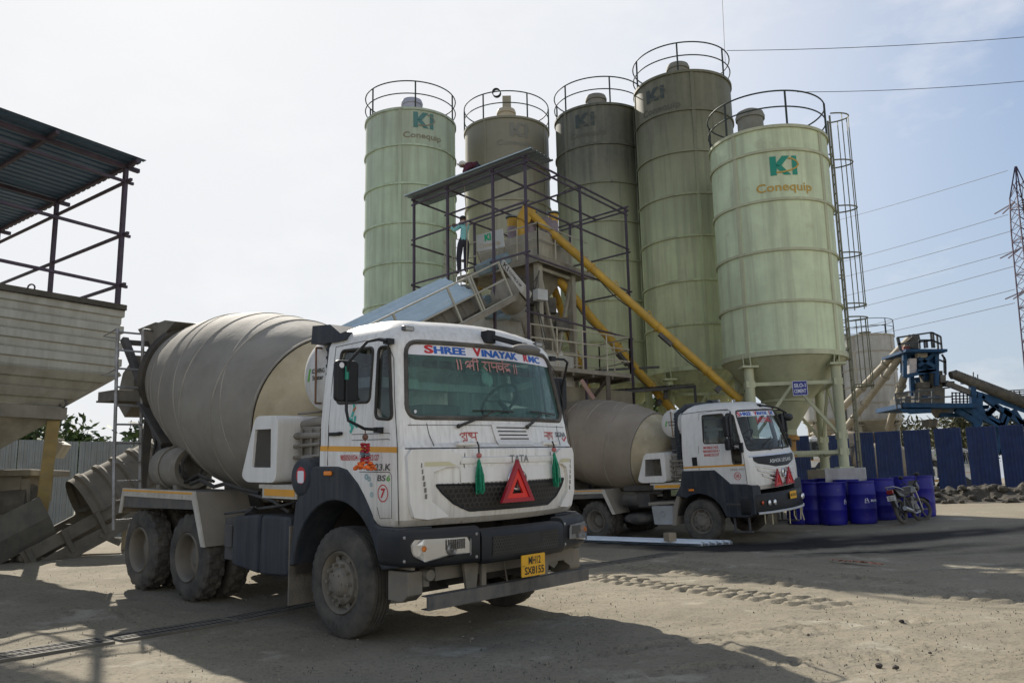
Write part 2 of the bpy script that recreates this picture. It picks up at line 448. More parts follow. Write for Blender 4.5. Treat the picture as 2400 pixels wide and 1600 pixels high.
DR0 = Vector((-5.15, 6.35)); DRD = Vector((.604, .797))           # the drain's line
def build_ground():
    def axis(a, b, st, far0, far1):
        c = list(np.arange(a, b, st)); s = st; x = b; up = []
        while x < far1: up.append(x); s *= 1.22; x += s
        s = st; x = a - st; dn = []
        while x > far0: dn.append(x); s *= 1.22; x -= s
        return np.array(dn[::-1] + c + up)
    xs = axis(-6.5, 8.5, .045, -900, 900); ys = axis(4.6, 17.5, .045, -200, 1500)
    X, Y = np.meshgrid(xs, ys)
    Z = gz_np(X, Y)
    near = np.clip(1 - np.maximum(np.maximum(-6.5 - X, X - 8.5), np.maximum(4.6 - Y, Y - 17.5)) / 2.0, 0, 1)
    rel = (vnoise(X, Y, 1.7, 1) - .5) * .035 + (vnoise(X, Y, .55, 2) - .5) * .03 + (vnoise(X, Y, .17, 3) - .5) * .02
    cl = np.clip(vnoise(X, Y, .11, 4) - .74, 0, 1) * .07 * (vnoise(X, Y, 1.9, 5) > .45)
    rel = rel + cl
    soft = vnoise(X, Y, .35, 9)
    def track(p0, p1, w, pitch, depth, lug, wob=0):
        nonlocal rel
        d = np.array(p1) - np.array(p0); L = np.hypot(*d); d = d / L; n = np.array([-d[1], d[0]])
        s = (X - p0[0]) * d[0] + (Y - p0[1]) * d[1]; t = (X - p0[0]) * n[0] + (Y - p0[1]) * n[1] + wob * np.sin(s * .7)
        m = np.clip((w / 2 - np.abs(t)) / .05, 0, 1) * np.clip(s / .4, 0, 1) * np.clip((L - s) / .8, 0, 1)
        ph = (s + np.abs(t) * .55) / pitch; ph = ph - np.floor(ph)
        rel = rel * (1 - .75 * m) + m * (np.where(ph < .55, lug, -depth) * (.55 + .9 * soft))
        e = np.exp(-((np.abs(t) - w / 2 - .03) / .04) ** 2) * np.clip(s / .4, 0, 1) * np.clip((L - s) / .8, 0, 1)
        rel = rel + e * .018 * soft
    for off in (0, .40):
        track((1.2 + off * .86, 15.8 + off * .51), (4.1 + off * .86, 10.95 + off * .51), .34, .24, .042, .04)
        track((.75 + off * .82, 12.95 + off * .57), (3.45 + off * .82, 9.05 + off * .57), .34, .24, .045, .042)
    track((2.6, 16.0), (5.6, 11.2), .26, .22, .03, .028)
    track((2.3, 14.6), (6.2, 8.6), .3, .24, .02, .018, .05)
    track((4.2, 13.2), (7.8, 7.6), .34, .26, .016, .014, .08)
    track((-.3, 6.8), (4.6, 8.6), .26, .18, .02, .012, .06)
    track((-.2, 6.2), (3.6, 6.9), .24, .18, .018, .01, .05)
    track((-4.6, 9.9), (-3.6, 8.7), .26, .17, .024, .014)
    track((-5.3, 10.2), (-4.2, 8.6), .22, .17, .02, .012)
    track((3.2, 6.1), (7.5, 9.2), .3, .2, .016, .01, .05)
    # flat under wheels and along the drain
    dd = np.abs((X - DR0.x) * DRD.y - (Y - DR0.y) * DRD.x)
    rel = rel * np.clip((dd - .17) / .25, .12, 1)
    for c in ((-1.68, 8.22), (-.08, 9.93), (-3.97, 10.38), (-2.4, 12.1), (-4.96, 11.3), (-3.36, 13.0)):
        rr = np.hypot(X - c[0], Y - c[1]); rel = rel * np.clip((rr - .3) / .4, .1, 1)
    Z = Z + rel * near - .004
    ny, nx = X.shape
    co = np.stack([X, Y, Z], -1).reshape(-1, 3)
    idx = np.arange(nx * ny).reshape(ny, nx)
    q = np.stack([idx[:-1, :-1], idx[:-1, 1:], idx[1:, 1:], idx[1:, :-1]], -1).reshape(-1, 4)
    me = bpy.data.meshes.new('ground')
    me.vertices.add(len(co)); me.vertices.foreach_set('co', co.ravel())
    me.loops.add(q.size); me.loops.foreach_set('vertex_index', q.ravel().astype(np.int32))
    me.polygons.add(len(q)); me.polygons.foreach_set('loop_start', np.arange(0, q.size, 4, dtype=np.int32))
    me.update(calc_edges=True)
    me.polygons.foreach_set('use_smooth', np.ones(len(q), bool))
    # oil and wet mud stains where trucks stand, with some shade painted in
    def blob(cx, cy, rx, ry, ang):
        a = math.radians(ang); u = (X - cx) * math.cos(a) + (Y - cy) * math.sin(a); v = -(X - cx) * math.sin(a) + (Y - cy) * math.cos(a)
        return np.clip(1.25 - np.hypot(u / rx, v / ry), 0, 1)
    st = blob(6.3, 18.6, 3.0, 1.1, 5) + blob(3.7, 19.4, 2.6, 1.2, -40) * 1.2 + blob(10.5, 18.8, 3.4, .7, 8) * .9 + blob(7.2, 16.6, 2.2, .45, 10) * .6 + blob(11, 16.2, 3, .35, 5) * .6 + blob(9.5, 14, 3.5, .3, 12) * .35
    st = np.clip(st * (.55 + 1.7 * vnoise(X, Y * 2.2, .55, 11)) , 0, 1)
    a = me.attributes.new('stain_shade', 'FLOAT', 'POINT'); a.data.foreach_set('value', st.ravel().astype(np.float32))
    m = bpy.data.materials.new('dusty_concrete_yard'); m.use_nodes = True
    t = m.node_tree; N = t.nodes; L = t.links; b = N['Principled BSDF']; b.inputs['Roughness'].default_value = .93; b.inputs['Specular IOR Level'].default_value = .25
    tc = N.new('ShaderNodeTexCoord')
    def noise(s, d=6, lo=.35, hi=.65, sc=None, r=.6):
        n = N.new('ShaderNodeTexNoise'); n.inputs['Scale'].default_value = s; n.inputs['Detail'].default_value = d; n.inputs['Roughness'].default_value = r
        if sc:
            mp = N.new('ShaderNodeMapping'); mp.inputs['Scale'].default_value = sc; mp.inputs['Rotation'].default_value = (0, 0, .5); L.new(tc.outputs['Object'], mp.inputs[0]); L.new(mp.outputs[0], n.inputs['Vector'])
        else: L.new(tc.outputs['Object'], n.inputs['Vector'])
        rr = N.new('ShaderNodeMapRange'); rr.inputs[1].default_value = lo; rr.inputs[2].default_value = hi; L.new(n.outputs[0], rr.inputs[0]); return rr.outputs[0]
    def mix(f, A, B):
        x = N.new('ShaderNodeMix'); x.data_type = 'RGBA'
        L.new(f, x.inputs[0])
        for i, v in ((6, A), (7, B)):
            if isinstance(v, tuple): x.inputs[i].default_value = (*v, 1)
            else: L.new(v, x.inputs[i])
        return x.outputs[2]
    c = mix(noise(.55), (.205, .178, .128), (.295, .26, .19))
    c = mix(noise(3.2, 8, .4, .7), c, (.25, .22, .165))
    c = mix(noise(26, 6, .54, .68), c, (.13, .115, .09))
    c = mix(noise(75, 4, .60, .70), c, (.075, .066, .052))
    c = mix(noise(.9, 9, .56, .66, None, .7), c, (.36, .33, .26))
    c = mix(noise(1.1, 8, .55, .75, (1, 3.2, 1)), c, (.24, .21, .165))
    at_ = N.new('ShaderNodeAttribute'); at_.attribute_name = 'stain_shade'
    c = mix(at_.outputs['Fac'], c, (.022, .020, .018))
    L.new(c, b.inputs['Base Color'])
    bn = N.new('ShaderNodeBump'); bn.inputs['Strength'].default_value = .9; bn.inputs['Distance'].default_value = .02
    n1 = N.new('ShaderNodeTexNoise'); n1.inputs['Scale'].default_value = 22; n1.inputs['Detail'].default_value = 9; n1.inputs['Roughness'].default_value = .68
    L.new(tc.outputs['Object'], n1.inputs['Vector']); L.new(n1.outputs[0], bn.inputs['Height']); L.new(bn.outputs[0], b.inputs['Normal'])
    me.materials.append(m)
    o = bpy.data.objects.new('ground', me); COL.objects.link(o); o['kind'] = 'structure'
    return o
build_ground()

# ------------------------------------------------------------------ shared materials
TXTOFF = .004
m_white = M('white_truck_paint', (.86, .855, .83), .32, var=.03, streak=.36, scol=(.25, .21, .15), dust=.07, up=.22, spec=.5, sscale=(20, 26, .9), bump=.02, bs=9, top=(1.5, 1.02, (.33, .29, .22), .5), patch=(11, .66, .74, (.20, .12, .07), .55))
m_white2 = M('white_truck_paint_plain', (.83, .82, .79), .35, var=.04, streak=.18, scol=(.3, .25, .18), dust=.10, up=.2)
m_black = M('black_plastic', (.013, .015, .019), .45, spec=.28, var=.2, dust=.06, up=.22, dcol=(.17, .155, .13), bump=.05, bs=120)
m_blk = M('black_rubber', (.02, .02, .021), .7, var=.2, dust=.25, up=.3, dcol=(.16, .14, .11))
m_navy = M('dark_blue_plastic', (.020, .029, .043), .45, spec=.3, var=.2, dust=.12, up=.22, dcol=(.15, .14, .125), streak=.25, scol=(.16, .145, .12))
m_frame = M('chassis_steel', (.045, .045, .048), .6, .3, var=.3, dust=.55, up=.5, dcol=(.17, .15, .12))
m_under = M('underbody_grime', (.03, .028, .026), .9, var=.4, dust=.4, dcol=(.12, .105, .085))
m_tyre = M('tyre_rubber', (.035, .034, .033), .85, var=.25, dust=.75, up=.1, dcol=(.15, .135, .11), bump=.1, bs=70)
m_rim = M('dusty_wheel_rim', (.17, .155, .13), .8, .1, var=.25, dust=.6, dcol=(.24, .21, .165))
m_drum = M('dusty_drum_shell', (.25, .235, .205), .75, var=.16, vs=1.2, dust=.5, dcol=(.30, .27, .22), streak=.35, scol=(.13, .115, .09), sscale=(3, 3, 3), bump=.12, bs=14, patch=(2.2, .55, .75, (.15, .135, .11), .5))
m_drum2 = M('tan_drum_shell', (.30, .255, .20), .75, var=.14, vs=1.2, dust=.4, dcol=(.34, .29, .22), streak=.3, scol=(.17, .14, .10), sscale=(3, 3, 3), bump=.12, bs=14)
m_cone = M('cream_drum_cone', (.47, .40, .26), .6, var=.12, dust=.3, dcol=(.36, .30, .20), patch=(3.5, .56, .72, (.62, .58, .5), .7), streak=.3, scol=(.25, .17, .09), sscale=(4, 4, 4))
m_mud = M('dusty_mudguard', (.26, .235, .195), .8, var=.12, dust=.4, dcol=(.30, .265, .21), streak=.2)
m_cream = M('cream_trim', (.60, .57, .50), .6, var=.1, dust=.3, streak=.25)
m_orange = M('orange_reflective_tape', (.78, .36, .02), .45, var=.08, dust=.12)
m_steel = M('grey_galvanised_steel', (.36, .37, .38), .5, .5, var=.15, dust=.3, streak=.3)
m_dsteel = M('dark_painted_steel', (.05, .055, .065), .6, .2, var=.3, dust=.5, up=.3, dcol=(.19, .17, .14))
m_red = flat('red_paint', (.55, .02, .03), .5)
m_blue = flat('blue_lettering', (.02, .12, .5), .5)
m_chrome = M('chrome', (.88, .88, .88), .3, .75, var=.05, dust=.12)
m_amber = flat('amber_lens', (.85, .25, .02), .2)
m_lens = glass_mat('clear_lens', (.96, .97, .98), .05, .03)
m_ws = glass_mat('teal_windscreen_glass', (.58, .90, .85), .23, .02, (.20, .37, .34))
m_ws2 = glass_mat('windscreen_glass', (.70, .80, .82), .10, .03)
m_win = glass_mat('dark_window_glass', (.55, .62, .64), .10, .03)
m_txtdark = flat('dark_badge', (.09, .09, .10), .35, .4)
m_silver = M('silver_badge', (.42, .42, .42), .3, .8, var=.1)
m_green = flat('green_lettering', (.12, .42, .05), .5)
m_banner = M('white_banner_film', (.80, .80, .86), .5, var=.04, streak=.12, scol=(.4, .38, .34))
m_pink = flat('pinkish_paint', (.52, .25, .24), .6)
m_plate = M('yellow_number_plate', (.80, .42, .01), .45, var=.05, dust=.08)
m_ink = flat('black_ink', (.012, .012, .012), .5)
m_seat = M('cab_seat_cloth', (.34, .35, .34), .9, var=.2)
m_dash = M('cab_dashboard', (.05, .055, .06), .7, var=.2)
m_lin = M('cab_lining', (.62, .64, .62), .8, var=.1)
m_maroon = flat('maroon_cloth', (.16, .015, .025), .9)
m_tank = M('white_water_tank_paint', (.70, .70, .68), .4, var=.05, streak=.3, scol=(.3, .26, .2), dust=.15, up=.3)
m_mesh = M('grille_mesh', (.085, .083, .078), .7, .3, var=.3, dust=.4, dcol=(.14, .125, .1))

# ------------------------------------------------------------------ mixer trucks
SEC1 = [(1.08, .90, 1.10, 1.19, .10, -.30), (1.14, .95, 1.17, 1.22, .10, -.30), (1.40, .97, 1.21, 1.225, .11, -.30), (1.755, .96, 1.205, 1.225, .12, -.30),
        (1.785, .955, 1.185, 1.22, .12, -.30), (1.82, .93, 1.14, 1.215, .12, -.30), (2.03, .90, 1.085, 1.215, .14, -.30), (2.30, .85, 1.04, 1.19, .15, -.30), (2.80, .765, .955, 1.13, .17, -.30),
        (2.88, .72, .90, 1.10, .20, -.28), (2.96, .65, .82, 1.03, .23, -.2), (3.02, .54, .70, .92, .25, -.08), (3.055, .36, .46, .74, .25, .06)]
SEC2 = [(1.18, 1.30, 1.48, 1.20, .10, -.32), (1.28, 1.36, 1.56, 1.22, .10, -.32), (1.60, 1.37, 1.59, 1.225, .12, -.32), (1.88, 1.35, 1.56, 1.225, .13, -.32), (2.03, 1.31, 1.50, 1.22, .14, -.32),
        (2.30, 1.24, 1.42, 1.20, .15, -.32), (2.97, 1.06, 1.22, 1.10, .17, -.32), (3.07, 1.0, 1.16, 1.07, .20, -.28), (3.16, .90, 1.05, 1.0, .22, -.18), (3.225, .70, .85, .88, .25, -.05), (3.25, .4, .5, .66, .22, .08)]
class Cab:
    def __init__(s, sec, k): s.sec = sec; s.k = k
    def at(s, z):
        S = s.sec
        if z <= S[0][0]: return S[0][1:]
        for a, b in zip(S, S[1:]):
            if z <= b[0]:
                t = (z - a[0]) / (b[0] - a[0]); return tuple(p + (q - p) * t for p, q in zip(a[1:], b[1:]))
        return S[-1][1:]
    def fx(s, y, z):
        xc, xm, w, rc, xr = s.at(z); yy = abs(y); fl = w - rc
        if yy <= fl: return xc + (xm - xc) * (1 - (yy / fl) ** 2)
        return xc - rc + math.sqrt(max(0, rc * rc - (yy - fl) ** 2))
    def F(s, d=0.0): return lambda u, v: Vector((s.fx(u, v) + d, u, v))
    def w(s, z): return s.at(z)[2]
    def Sd(s, d=0.0, sg=-1): return lambda u, v: Vector((u - s.k * (1.22 - s.w(v)), sg * (s.w(v) + d), v))
    def outline(s, z, ins=0.0):
        xc, xm, w, rc, xr = s.at(z); xc -= ins; xm -= ins; w -= ins; xr += ins; rc = max(rc - ins * .5, .03); fl = w - rc
        p = [(xr + (xc - rc - xr) * t, -w) for t in (0, .2, .4, .6, .8, .93)]
        p += [(xc - rc + rc * math.sin(a), -fl - rc * math.cos(a)) for a in [PI / 2 * i / 8 for i in range(0, 8)]]
        p += [(xc + (xm - xc) * (1 - t * t), t * fl) for t in [-1 + 2 * i / 24 for i in range(25)]]
        p += [(x, -y) for x, y in p[:14][::-1]]
        return [Vector((x, y, z)) for x, y in p]
    def solid(s, zs, ins=0.0):
        mb = MB(); rows = [s.outline(z, ins) for z in zs]; n = len(rows[0]); mb.grid(rows, True)
        mb.add(rows[0], [tuple(range(n - 1, -1, -1))]); mb.add(rows[-1], [tuple(range(n))])
        return mb
def boolean(mb, cutters, mat, smooth=35):
    me = mb.mesh('cab_shell', mat); bm = bmesh.new(); bm.from_mesh(me); bmesh.ops.remove_doubles(bm, verts=bm.verts, dist=1e-5); bmesh.ops.recalc_face_normals(bm, faces=bm.faces); bm.to_mesh(me); bm.free()
    for c in cutters:
        o = bpy.data.objects.new('tmp_a', me); COL.objects.link(o)
        cm = c.mesh('tmp_b', mat); bm = bmesh.new(); bm.from_mesh(cm); bmesh.ops.remove_doubles(bm, verts=bm.verts, dist=1e-5); bmesh.ops.recalc_face_normals(bm, faces=bm.faces); bm.to_mesh(cm); bm.free()
        oc = bpy.data.objects.new('tmp_b', cm); COL.objects.link(oc)
        md = o.modifiers.new('b', 'BOOLEAN'); md.object = oc; md.operation = 'DIFFERENCE'; md.solver = 'EXACT'
        dg = bpy.context.evaluated_depsgraph_get(); dg.update()
        me2 = bpy.data.meshes.new_from_object(o.evaluated_get(dg))
        bpy.data.objects.remove(o); bpy.data.objects.remove(oc); me = me2
    me.polygons.foreach_set('use_smooth', [True] * len(me.polygons)); me.set_sharp_from_angle(angle=math.radians(smooth)); me.update()
    return me
def rrect(pts, r, n=5):
    """rounded polygon"""
    out = []; k = len(pts); P_ = [Vector((p[0], p[1])) for p in pts]
    for i in range(k):
        a = P_[i - 1]; b = P_[i]; c = P_[(i + 1) % k]
        u = (a - b); v = (c - b); rr = min(r, u.length * .45, v.length * .45); u.normalize(); v.normalize()
        p0 = b + u * rr; p1 = b + v * rr
        for j in range(n + 1):
            t = j / n; q = p0 * (1 - t) ** 2 + b * 2 * t * (1 - t) + p1 * t * t; out.append((q.x, q.y))
    return out
def dens(poly, st=.06):
    out = []
    for i in range(len(poly)):
        a = Vector(poly[i]); b = Vector(poly[(i + 1) % len(poly)]); n = max(1, int((b - a).length / st))
        for j in range(n): q = a + (b - a) * j / n; out.append((q.x, q.y))
    return out
def fillpoly(mb, poly, fn, nx=14, ny=8):
    """sheet clipped to a (nearly convex) polygon by scan rows, mapped through fn(u,v)"""
    vs_ = [p[1] for p in poly]; lo, hi = min(vs_) + 1e-4, max(vs_) - 1e-4; rows = []
    for j in range(ny + 1):
        v = lo + (hi - lo) * j / ny; xs = []
        for i in range(len(poly)):
            (x0, y0), (x1, y1) = poly[i], poly[(i + 1) % len(poly)]
            if (y0 - v) * (y1 - v) < 0 or abs(y0 - v) < 1e-9: xs.append(x0 + (x1 - x0) * ((v - y0) / (y1 - y0) if y1 != y0 else 0))
        a, b = min(xs), max(xs); rows.append([fn(a + (b - a) * i / nx, v) for i in range(nx + 1)])
    mb.grid(rows); return mb

def make_wheels(root, R, axles, rim_m, front_hub=True):
    for ax, (x, dual) in enumerate(axles):
        for sg in (-1, 1):
            yo = 1.20
            for k in range(2 if dual else 1):
                y0 = yo - k * .33; W_ = .285
                o = Vector((x, sg * y0, R)); a = Vector((0, -sg, 0))
                rb = MB()
                if dual and k == 0:
                    rb.lathe([(.02, .295), (.0, .285), (.02, .262), (.06, .25), (.17, .235), (.20, .2), (.20, .17), (.17, .165), (.13, .12), (.12, .06), (.12, .001)], 40, o, a)
                    for j in range(10):
                        th = 2 * PI * j / 10; rb.tube([o + a * .2 + Vector((math.cos(th), 0, math.sin(th))) * .185, o + a * .165 + Vector((math.cos(th), 0, math.sin(th))) * .185], .014, 6)
                elif not dual:
                    rb.lathe([(.03, .295), (.005, .285), (.03, .26), (.09, .245), (.085, .22), (.03, .20), (.02, .175), (.025, .14), (-.005, .12), (-.02, .105), (-.03, .06), (-.03, .001)], 40, o, a)
                    for j in range(10):
                        th = 2 * PI * j / 10; d = Vector((math.cos(th), 0, math.sin(th)))
                        rb.tube([o + a * .03 + d * .172, o - a * .022 + d * .172], .017, 6)
                    for j in range(8):
                        th = 2 * PI * (j + .5) / 8; d = Vector((math.cos(th), 0, math.sin(th)))
                        rb.lathe([(.058, .03), (.05, .032), (.05, .02), (.056, .001)], 10, o + d * .225, a)
                    for j in range(6):
                        th = 2 * PI * j / 6; d = Vector((math.cos(th), 0, math.sin(th)))
                        rb.tube([o - a * .02 + d * .085, o - a * .036 + d * .085], .009, 6)
                else:
                    rb.lathe([(.02, .295), (.06, .25), (.2, .24), (.26, .29)], 32, o, a)
                w = rb.build('wheel', rim_m, root, smooth=40)
                n = 108
                lug = (lambda j: R if j % 6 < 3 else R - .024) if dual else (lambda j: R - .004 if j % 3 < 2 else R - .014)
                sh = (lambda j: R - .012 if j % 6 < 3 else R - .045) if dual else (lambda j: R - .016 if j % 3 < 2 else R - .03)
                pr = [(.035, .29), (.012, .305), (.0, .35), (.002, .40), (.012, .445), (.022, R - .05), (.034, sh), (.046, lug)]
                if dual: pr += [(.085, lug), (.09, R - .022), (.10, R - .022), (.105, lambda j: R if (j + 3) % 6 < 3 else R - .02), (.14, lambda j: R if (j + 3) % 6 < 3 else R - .02)]
                else:
                    for g in (.075, .112): pr += [(g, R), (g + .004, R - .014), (g + .012, R - .014), (g + .016, R)]
                    pr += [(.14, R)]
                full = pr + [(W_ - t, r) for t, r in pr[::-1]]
                tb = MB(); tb.lathe(full, n, o, a)
                ty = tb.build('tyre', m_tyre, w, smooth=30)
                if not dual and sg < 0 and front_hub:
                    tl = MB()
                    for j, ch in enumerate('CEAT'):
                        th = math.radians(-100 + (-12 + 8 * j)) if True else 0
                        d = Vector((math.cos(th), 0, math.sin(th))); tn = Vector((-math.sin(th), 0, math.cos(th)))
                        add_txt(tl, ch, .04, .055, lambda u, v, d=d, tn=tn: o + d * (.40 + v * -1 if False else .40 - v) - tn * -u - a * .003, .01)
                    tl.build('tyre_lettering', M('raised_rubber_letters', (.10, .09, .075), .85), ty)
    ab = MB()
    for x, dual in axles:
        ab.tube([(x, -.95, R), (x, .95, R)], .07 if dual else .05, 10)
        if dual: ab.ball((x, 0, R), .2, 14, 10)
    ab.build('axle', m_under, root, smooth=40)

def make_chassis(root, x0, x1):
    c = MB()
    for sg in (-1, 1):
        c.bx(x0, x1, sg * .43 - .04, sg * .43 + .04, .74, .98)
    for x in np.linspace(x0 + .1, x1 - .1, 7): c.bx(x - .05, x + .05, -.39, .39, .78, .92)
    c.build('chassis', m_frame, root, bevel=.008)
    d = MB(); d.box((-.1, 0, .85), (1.3, .8, .5)); d.tube([(-.6, 0, .75), (x0 + 1.2, 0, .6)], .06, 10); d.box((.75, 0, .55), (.25, 1.2, .1))
    for sg in (-1, 1):
        d.bar((.2, sg * .45, .62), (-.9, sg * .45, .66), .09, .1); d.bar((.9, sg * .45, .62), (.0, sg * .45, .56), .08, .06)
    d.build('engine_block', m_under, root, bevel=.02)

def drum_axis(): return Vector((-1.32, 0, 2.02)), Vector((-6.25, 0, 3.06))
def make_drum(root, shell, cone_m, seed=0):
    A, B = drum_axis(); ax = (B - A).normalized()
    cone = MB(); cone.lathe([(-.02, .40), (0, .55), (.10, .68), (.35, .86), (.66, 1.02)], 64, A, ax, cap0=True)
    cone.build('drum_cone', cone_m, root, smooth=40)
    pr = []
    for s_, r in ((.66, 1.035), (.68, 1.045), (1.05, 1.13), (1.45, 1.18), (1.95, 1.20), (2.5, 1.185), (3.0, 1.12), (3.5, 1.01), (4.0, .87), (4.5, .73), (4.75, .67)):
        pr.append((s_, r))
    fine = []
    for (s0, r0), (s1, r1) in zip(pr, pr[1:]):
        k = max(1, int((s1 - s0) / .1))
        for i in range(k): fine.append((s0 + (s1 - s0) * i / k, r0 + (r1 - r0) * i / k))
    fine.append(pr[-1])
    out = []
    for s_, r in fine: out.append((s_, r))
    sh = MB(); sh.lathe(out, 72, A, ax)
    sh.lathe([(4.75, .67), (4.6, .5), (4.3, .42)], 48, A, ax)
    sh.build('drum', shell, root, smooth=50)
    # weld seams: rings and the helical blade welds
    w = MB()
    def rad(s_):
        for (s0, r0), (s1, r1) in zip(pr, pr[1:]):
            if s_ <= s1: return r0 + (r1 - r0) * max(0, (s_ - s0)) / (s1 - s0)
        return pr[-1][1]
    e1 = Vector((0, 1, 0)); e2 = ax.cross(e1)
    for s_ in (.68, 1.4, 2.2, 3.0, 3.85):
        w.tube([A + ax * s_ + (e1 * math.cos(t) + e2 * math.sin(t)) * (rad(s_) + .002) for t in np.linspace(0, 2 * PI, 73)[:-1]], .010, 5, closed=True)
    for ph in (0, PI):
        pts = []
        for i in range(230):
            s_ = .95 + 3.6 * i / 229; t = ph + s_ * 2.6
            pts.append(A + ax * s_ + (e1 * math.cos(t) + e2 * math.sin(t)) * (rad(s_) - .001))
        w.tube(pts, .008, 5)
    w.build('drum_weld', M('pale_weld_line', (.33, .31, .27), .8, var=.2), root, smooth=60)
    tr = MB(); tr.lathe([(4.22, .80), (4.22, .86), (4.38, .86), (4.38, .78)], 64, A, ax)
    tr.build('drum_ring', M('bare_track_ring', (.06, .055, .05), .5, .4, var=.2, dust=.4), root, smooth=30)

def make_rear(root, ladder=True):
    A, B = drum_axis()
    f = MB()
    for sg in (-1, 1):
        f.bar((-5.0, sg * .45, .98), (-5.55, sg * .62, 2.35), .16, .12); f.bar((-6.3, sg * .45, .98), (-5.7, sg * .62, 2.35), .12, .1)
        f.bar((-5.55, sg * .62, 2.35), (-6.35, sg * .78, 3.55), .10, .10); f.bar((-5.0, sg * .6, 1.9), (-5.75, sg * .7, 2.6), .3, .06)
        f.ball((-5.35, sg * .52, 2.02), .16, 14, 10, (1, .7, 1))
        f.prism([(-3.55, .98), (-4.3, 1.0), (-5.35, 2.0), (-5.55, 2.0), (-5.4, .98)], lambda u, v, d: Vector((u, d, v)), sg * .5 - .03, sg * .5 + .03)
    f.bar((-5.55, -.7, 2.35), (-5.55, .7, 2.35), .14, .12); f.bar((-6.35, -.8, 3.5), (-6.35, .8, 3.5), .08, .08)
    f.build('drum_pedestal', m_dsteel, root, bevel=.01)
    f = MB(); f.bar((-1.35, -.5, .98), (-1.35, -.35, 1.75), .12, .2); f.bar((-1.35, .5, .98), (-1.35, .35, 1.75), .12, .2); f.box((-1.2, 0, 1.75), (.35, .9, .5)); f.build('drum_drive_stand', m_dsteel, root, bevel=.01)
    # charging hopper and discharge chute
    h = MB()
    top = [(-5.75, -.55), (-6.6, -.45), (-6.6, .45), (-5.75, .55)]; bot = [(-5.95, -.33), (-6.35, -.25), (-6.35, .25), (-5.95, .33)]
    h.add([(x, y, 3.76) for x, y in top] + [(x, y, 3.2) for x, y in bot], [(0, 1, 5, 4), (1, 2, 6, 5), (2, 3, 7, 6), (3, 0, 4, 7)])
    h.add([(x - .02 * (1 if x < -6.5 else -1), y * 1.04, 3.76) for x, y in top] + [(x, y, 3.2) for x, y in bot], [(4, 5, 1, 0), (5, 6, 2, 1), (6, 7, 3, 2), (7, 4, 0, 3)])
    h.prism([(-5.85, 3.74), (-5.45, 3.76), (-5.1, 3.70), (-5.4, 3.58), (-5.85, 3.4)], lambda u, v, d: Vector((u, d, v)), -.55, .55)
    h.build('charging_hopper', M('crusted_hopper_steel', (.19, .175, .15), .85, var=.25, dust=.5, bump=.3, bs=30), root)
    ch = MB()
    ch.prism([(-6.3, 3.3), (-6.75, 3.05), (-6.95, 2.6), (-6.6, 2.35), (-6.3, 2.55)], lambda u, v, d: Vector((u, d, v)), -.62, .62)
    ch.build('discharge_chute', M('crusted_chute', (.20, .185, .155), .85, var=.2, dust=.5, bump=.3, bs=30), root, smooth=40)
    if ladder:
        lb = MB(); X = -5.62; y0, y1 = -1.15, -.78
        for y in (y0, y1):
            lb.tube([(X + .15, y, .72), (X + .05, y, 1.7), (X, y, 2.72), (X - .05, y, 3.6)], .026, 8)
        for i in range(11): z = .85 + i * .27; xx = X + .15 - .2 * (z - .72) / 2.9; lb.tube([(xx, y0, z), (xx, y1, z)], .016, 6)
        lb.build('ladder', M('worn_ladder_steel', (.30, .31, .33), .5, .4, var=.25, dust=.4, patch=(9, .5, .7, (.12, .11, .10), .8)), root, smooth=40)
        rl = MB()
        rl.tube([(X - .05, y1, 3.62), (X - .5, y1 + .45, 3.68), (X - .75, y1 + .7, 3.66), (X - .78, y1 + .72, 3.36), (X - .5, y1 + .45, 3.33), (X - .05, y1, 3.28)], .018, 8)
        rl.tube([(X - .02, y1, 2.95), (X - .5, y1 + .45, 2.98)], .016, 8)
        rl.tube([(X - .45, y1 + .4, 3.67), (X - .5, y1 + .45, 2.6)], .016, 8)
        rl.tube([(X - .05, y0, 3.6), (X - .3, y0 - .1, 3.5), (X - .02, y0, 3.45)], .014, 6); rl.tube([(X, y0, 3.0), (X - .3, y0 - .1, 2.92), (X, y0, 2.9)], .014, 6)
        rl.build('platform_railing', m_steel, root, smooth=40)
        pf = MB(); pf.box((X - .3, -.55, 2.62), (.6, 1.25, .16)); pf.bx(X - .6, X - .05, -1.2, .1, 2.54, 2.57)
        pf.build('platform', M('platform_plate', (.12, .115, .105), .8, var=.2, dust=.5), root, bevel=.006)
        hs = MB()
        pts = [Vector((X - .12, -.62, 2.5 + 0))]
        lp = [Vector((X - .25 + .33 * math.cos(t), -.5 + .1 * math.sin(t), 3.1 + .42 * math.sin(t))) for t in np.linspace(.6, 2 * PI - .2, 26)]
        hs.tube(lp + [Vector((X + .35, -.55, 2.6)), Vector((X + .2, -.6, 2.2)), Vector((X + .3, -.7, 1.75))], .020, 8)
        hs.build('water_hose', m_blk, root, smooth=50)

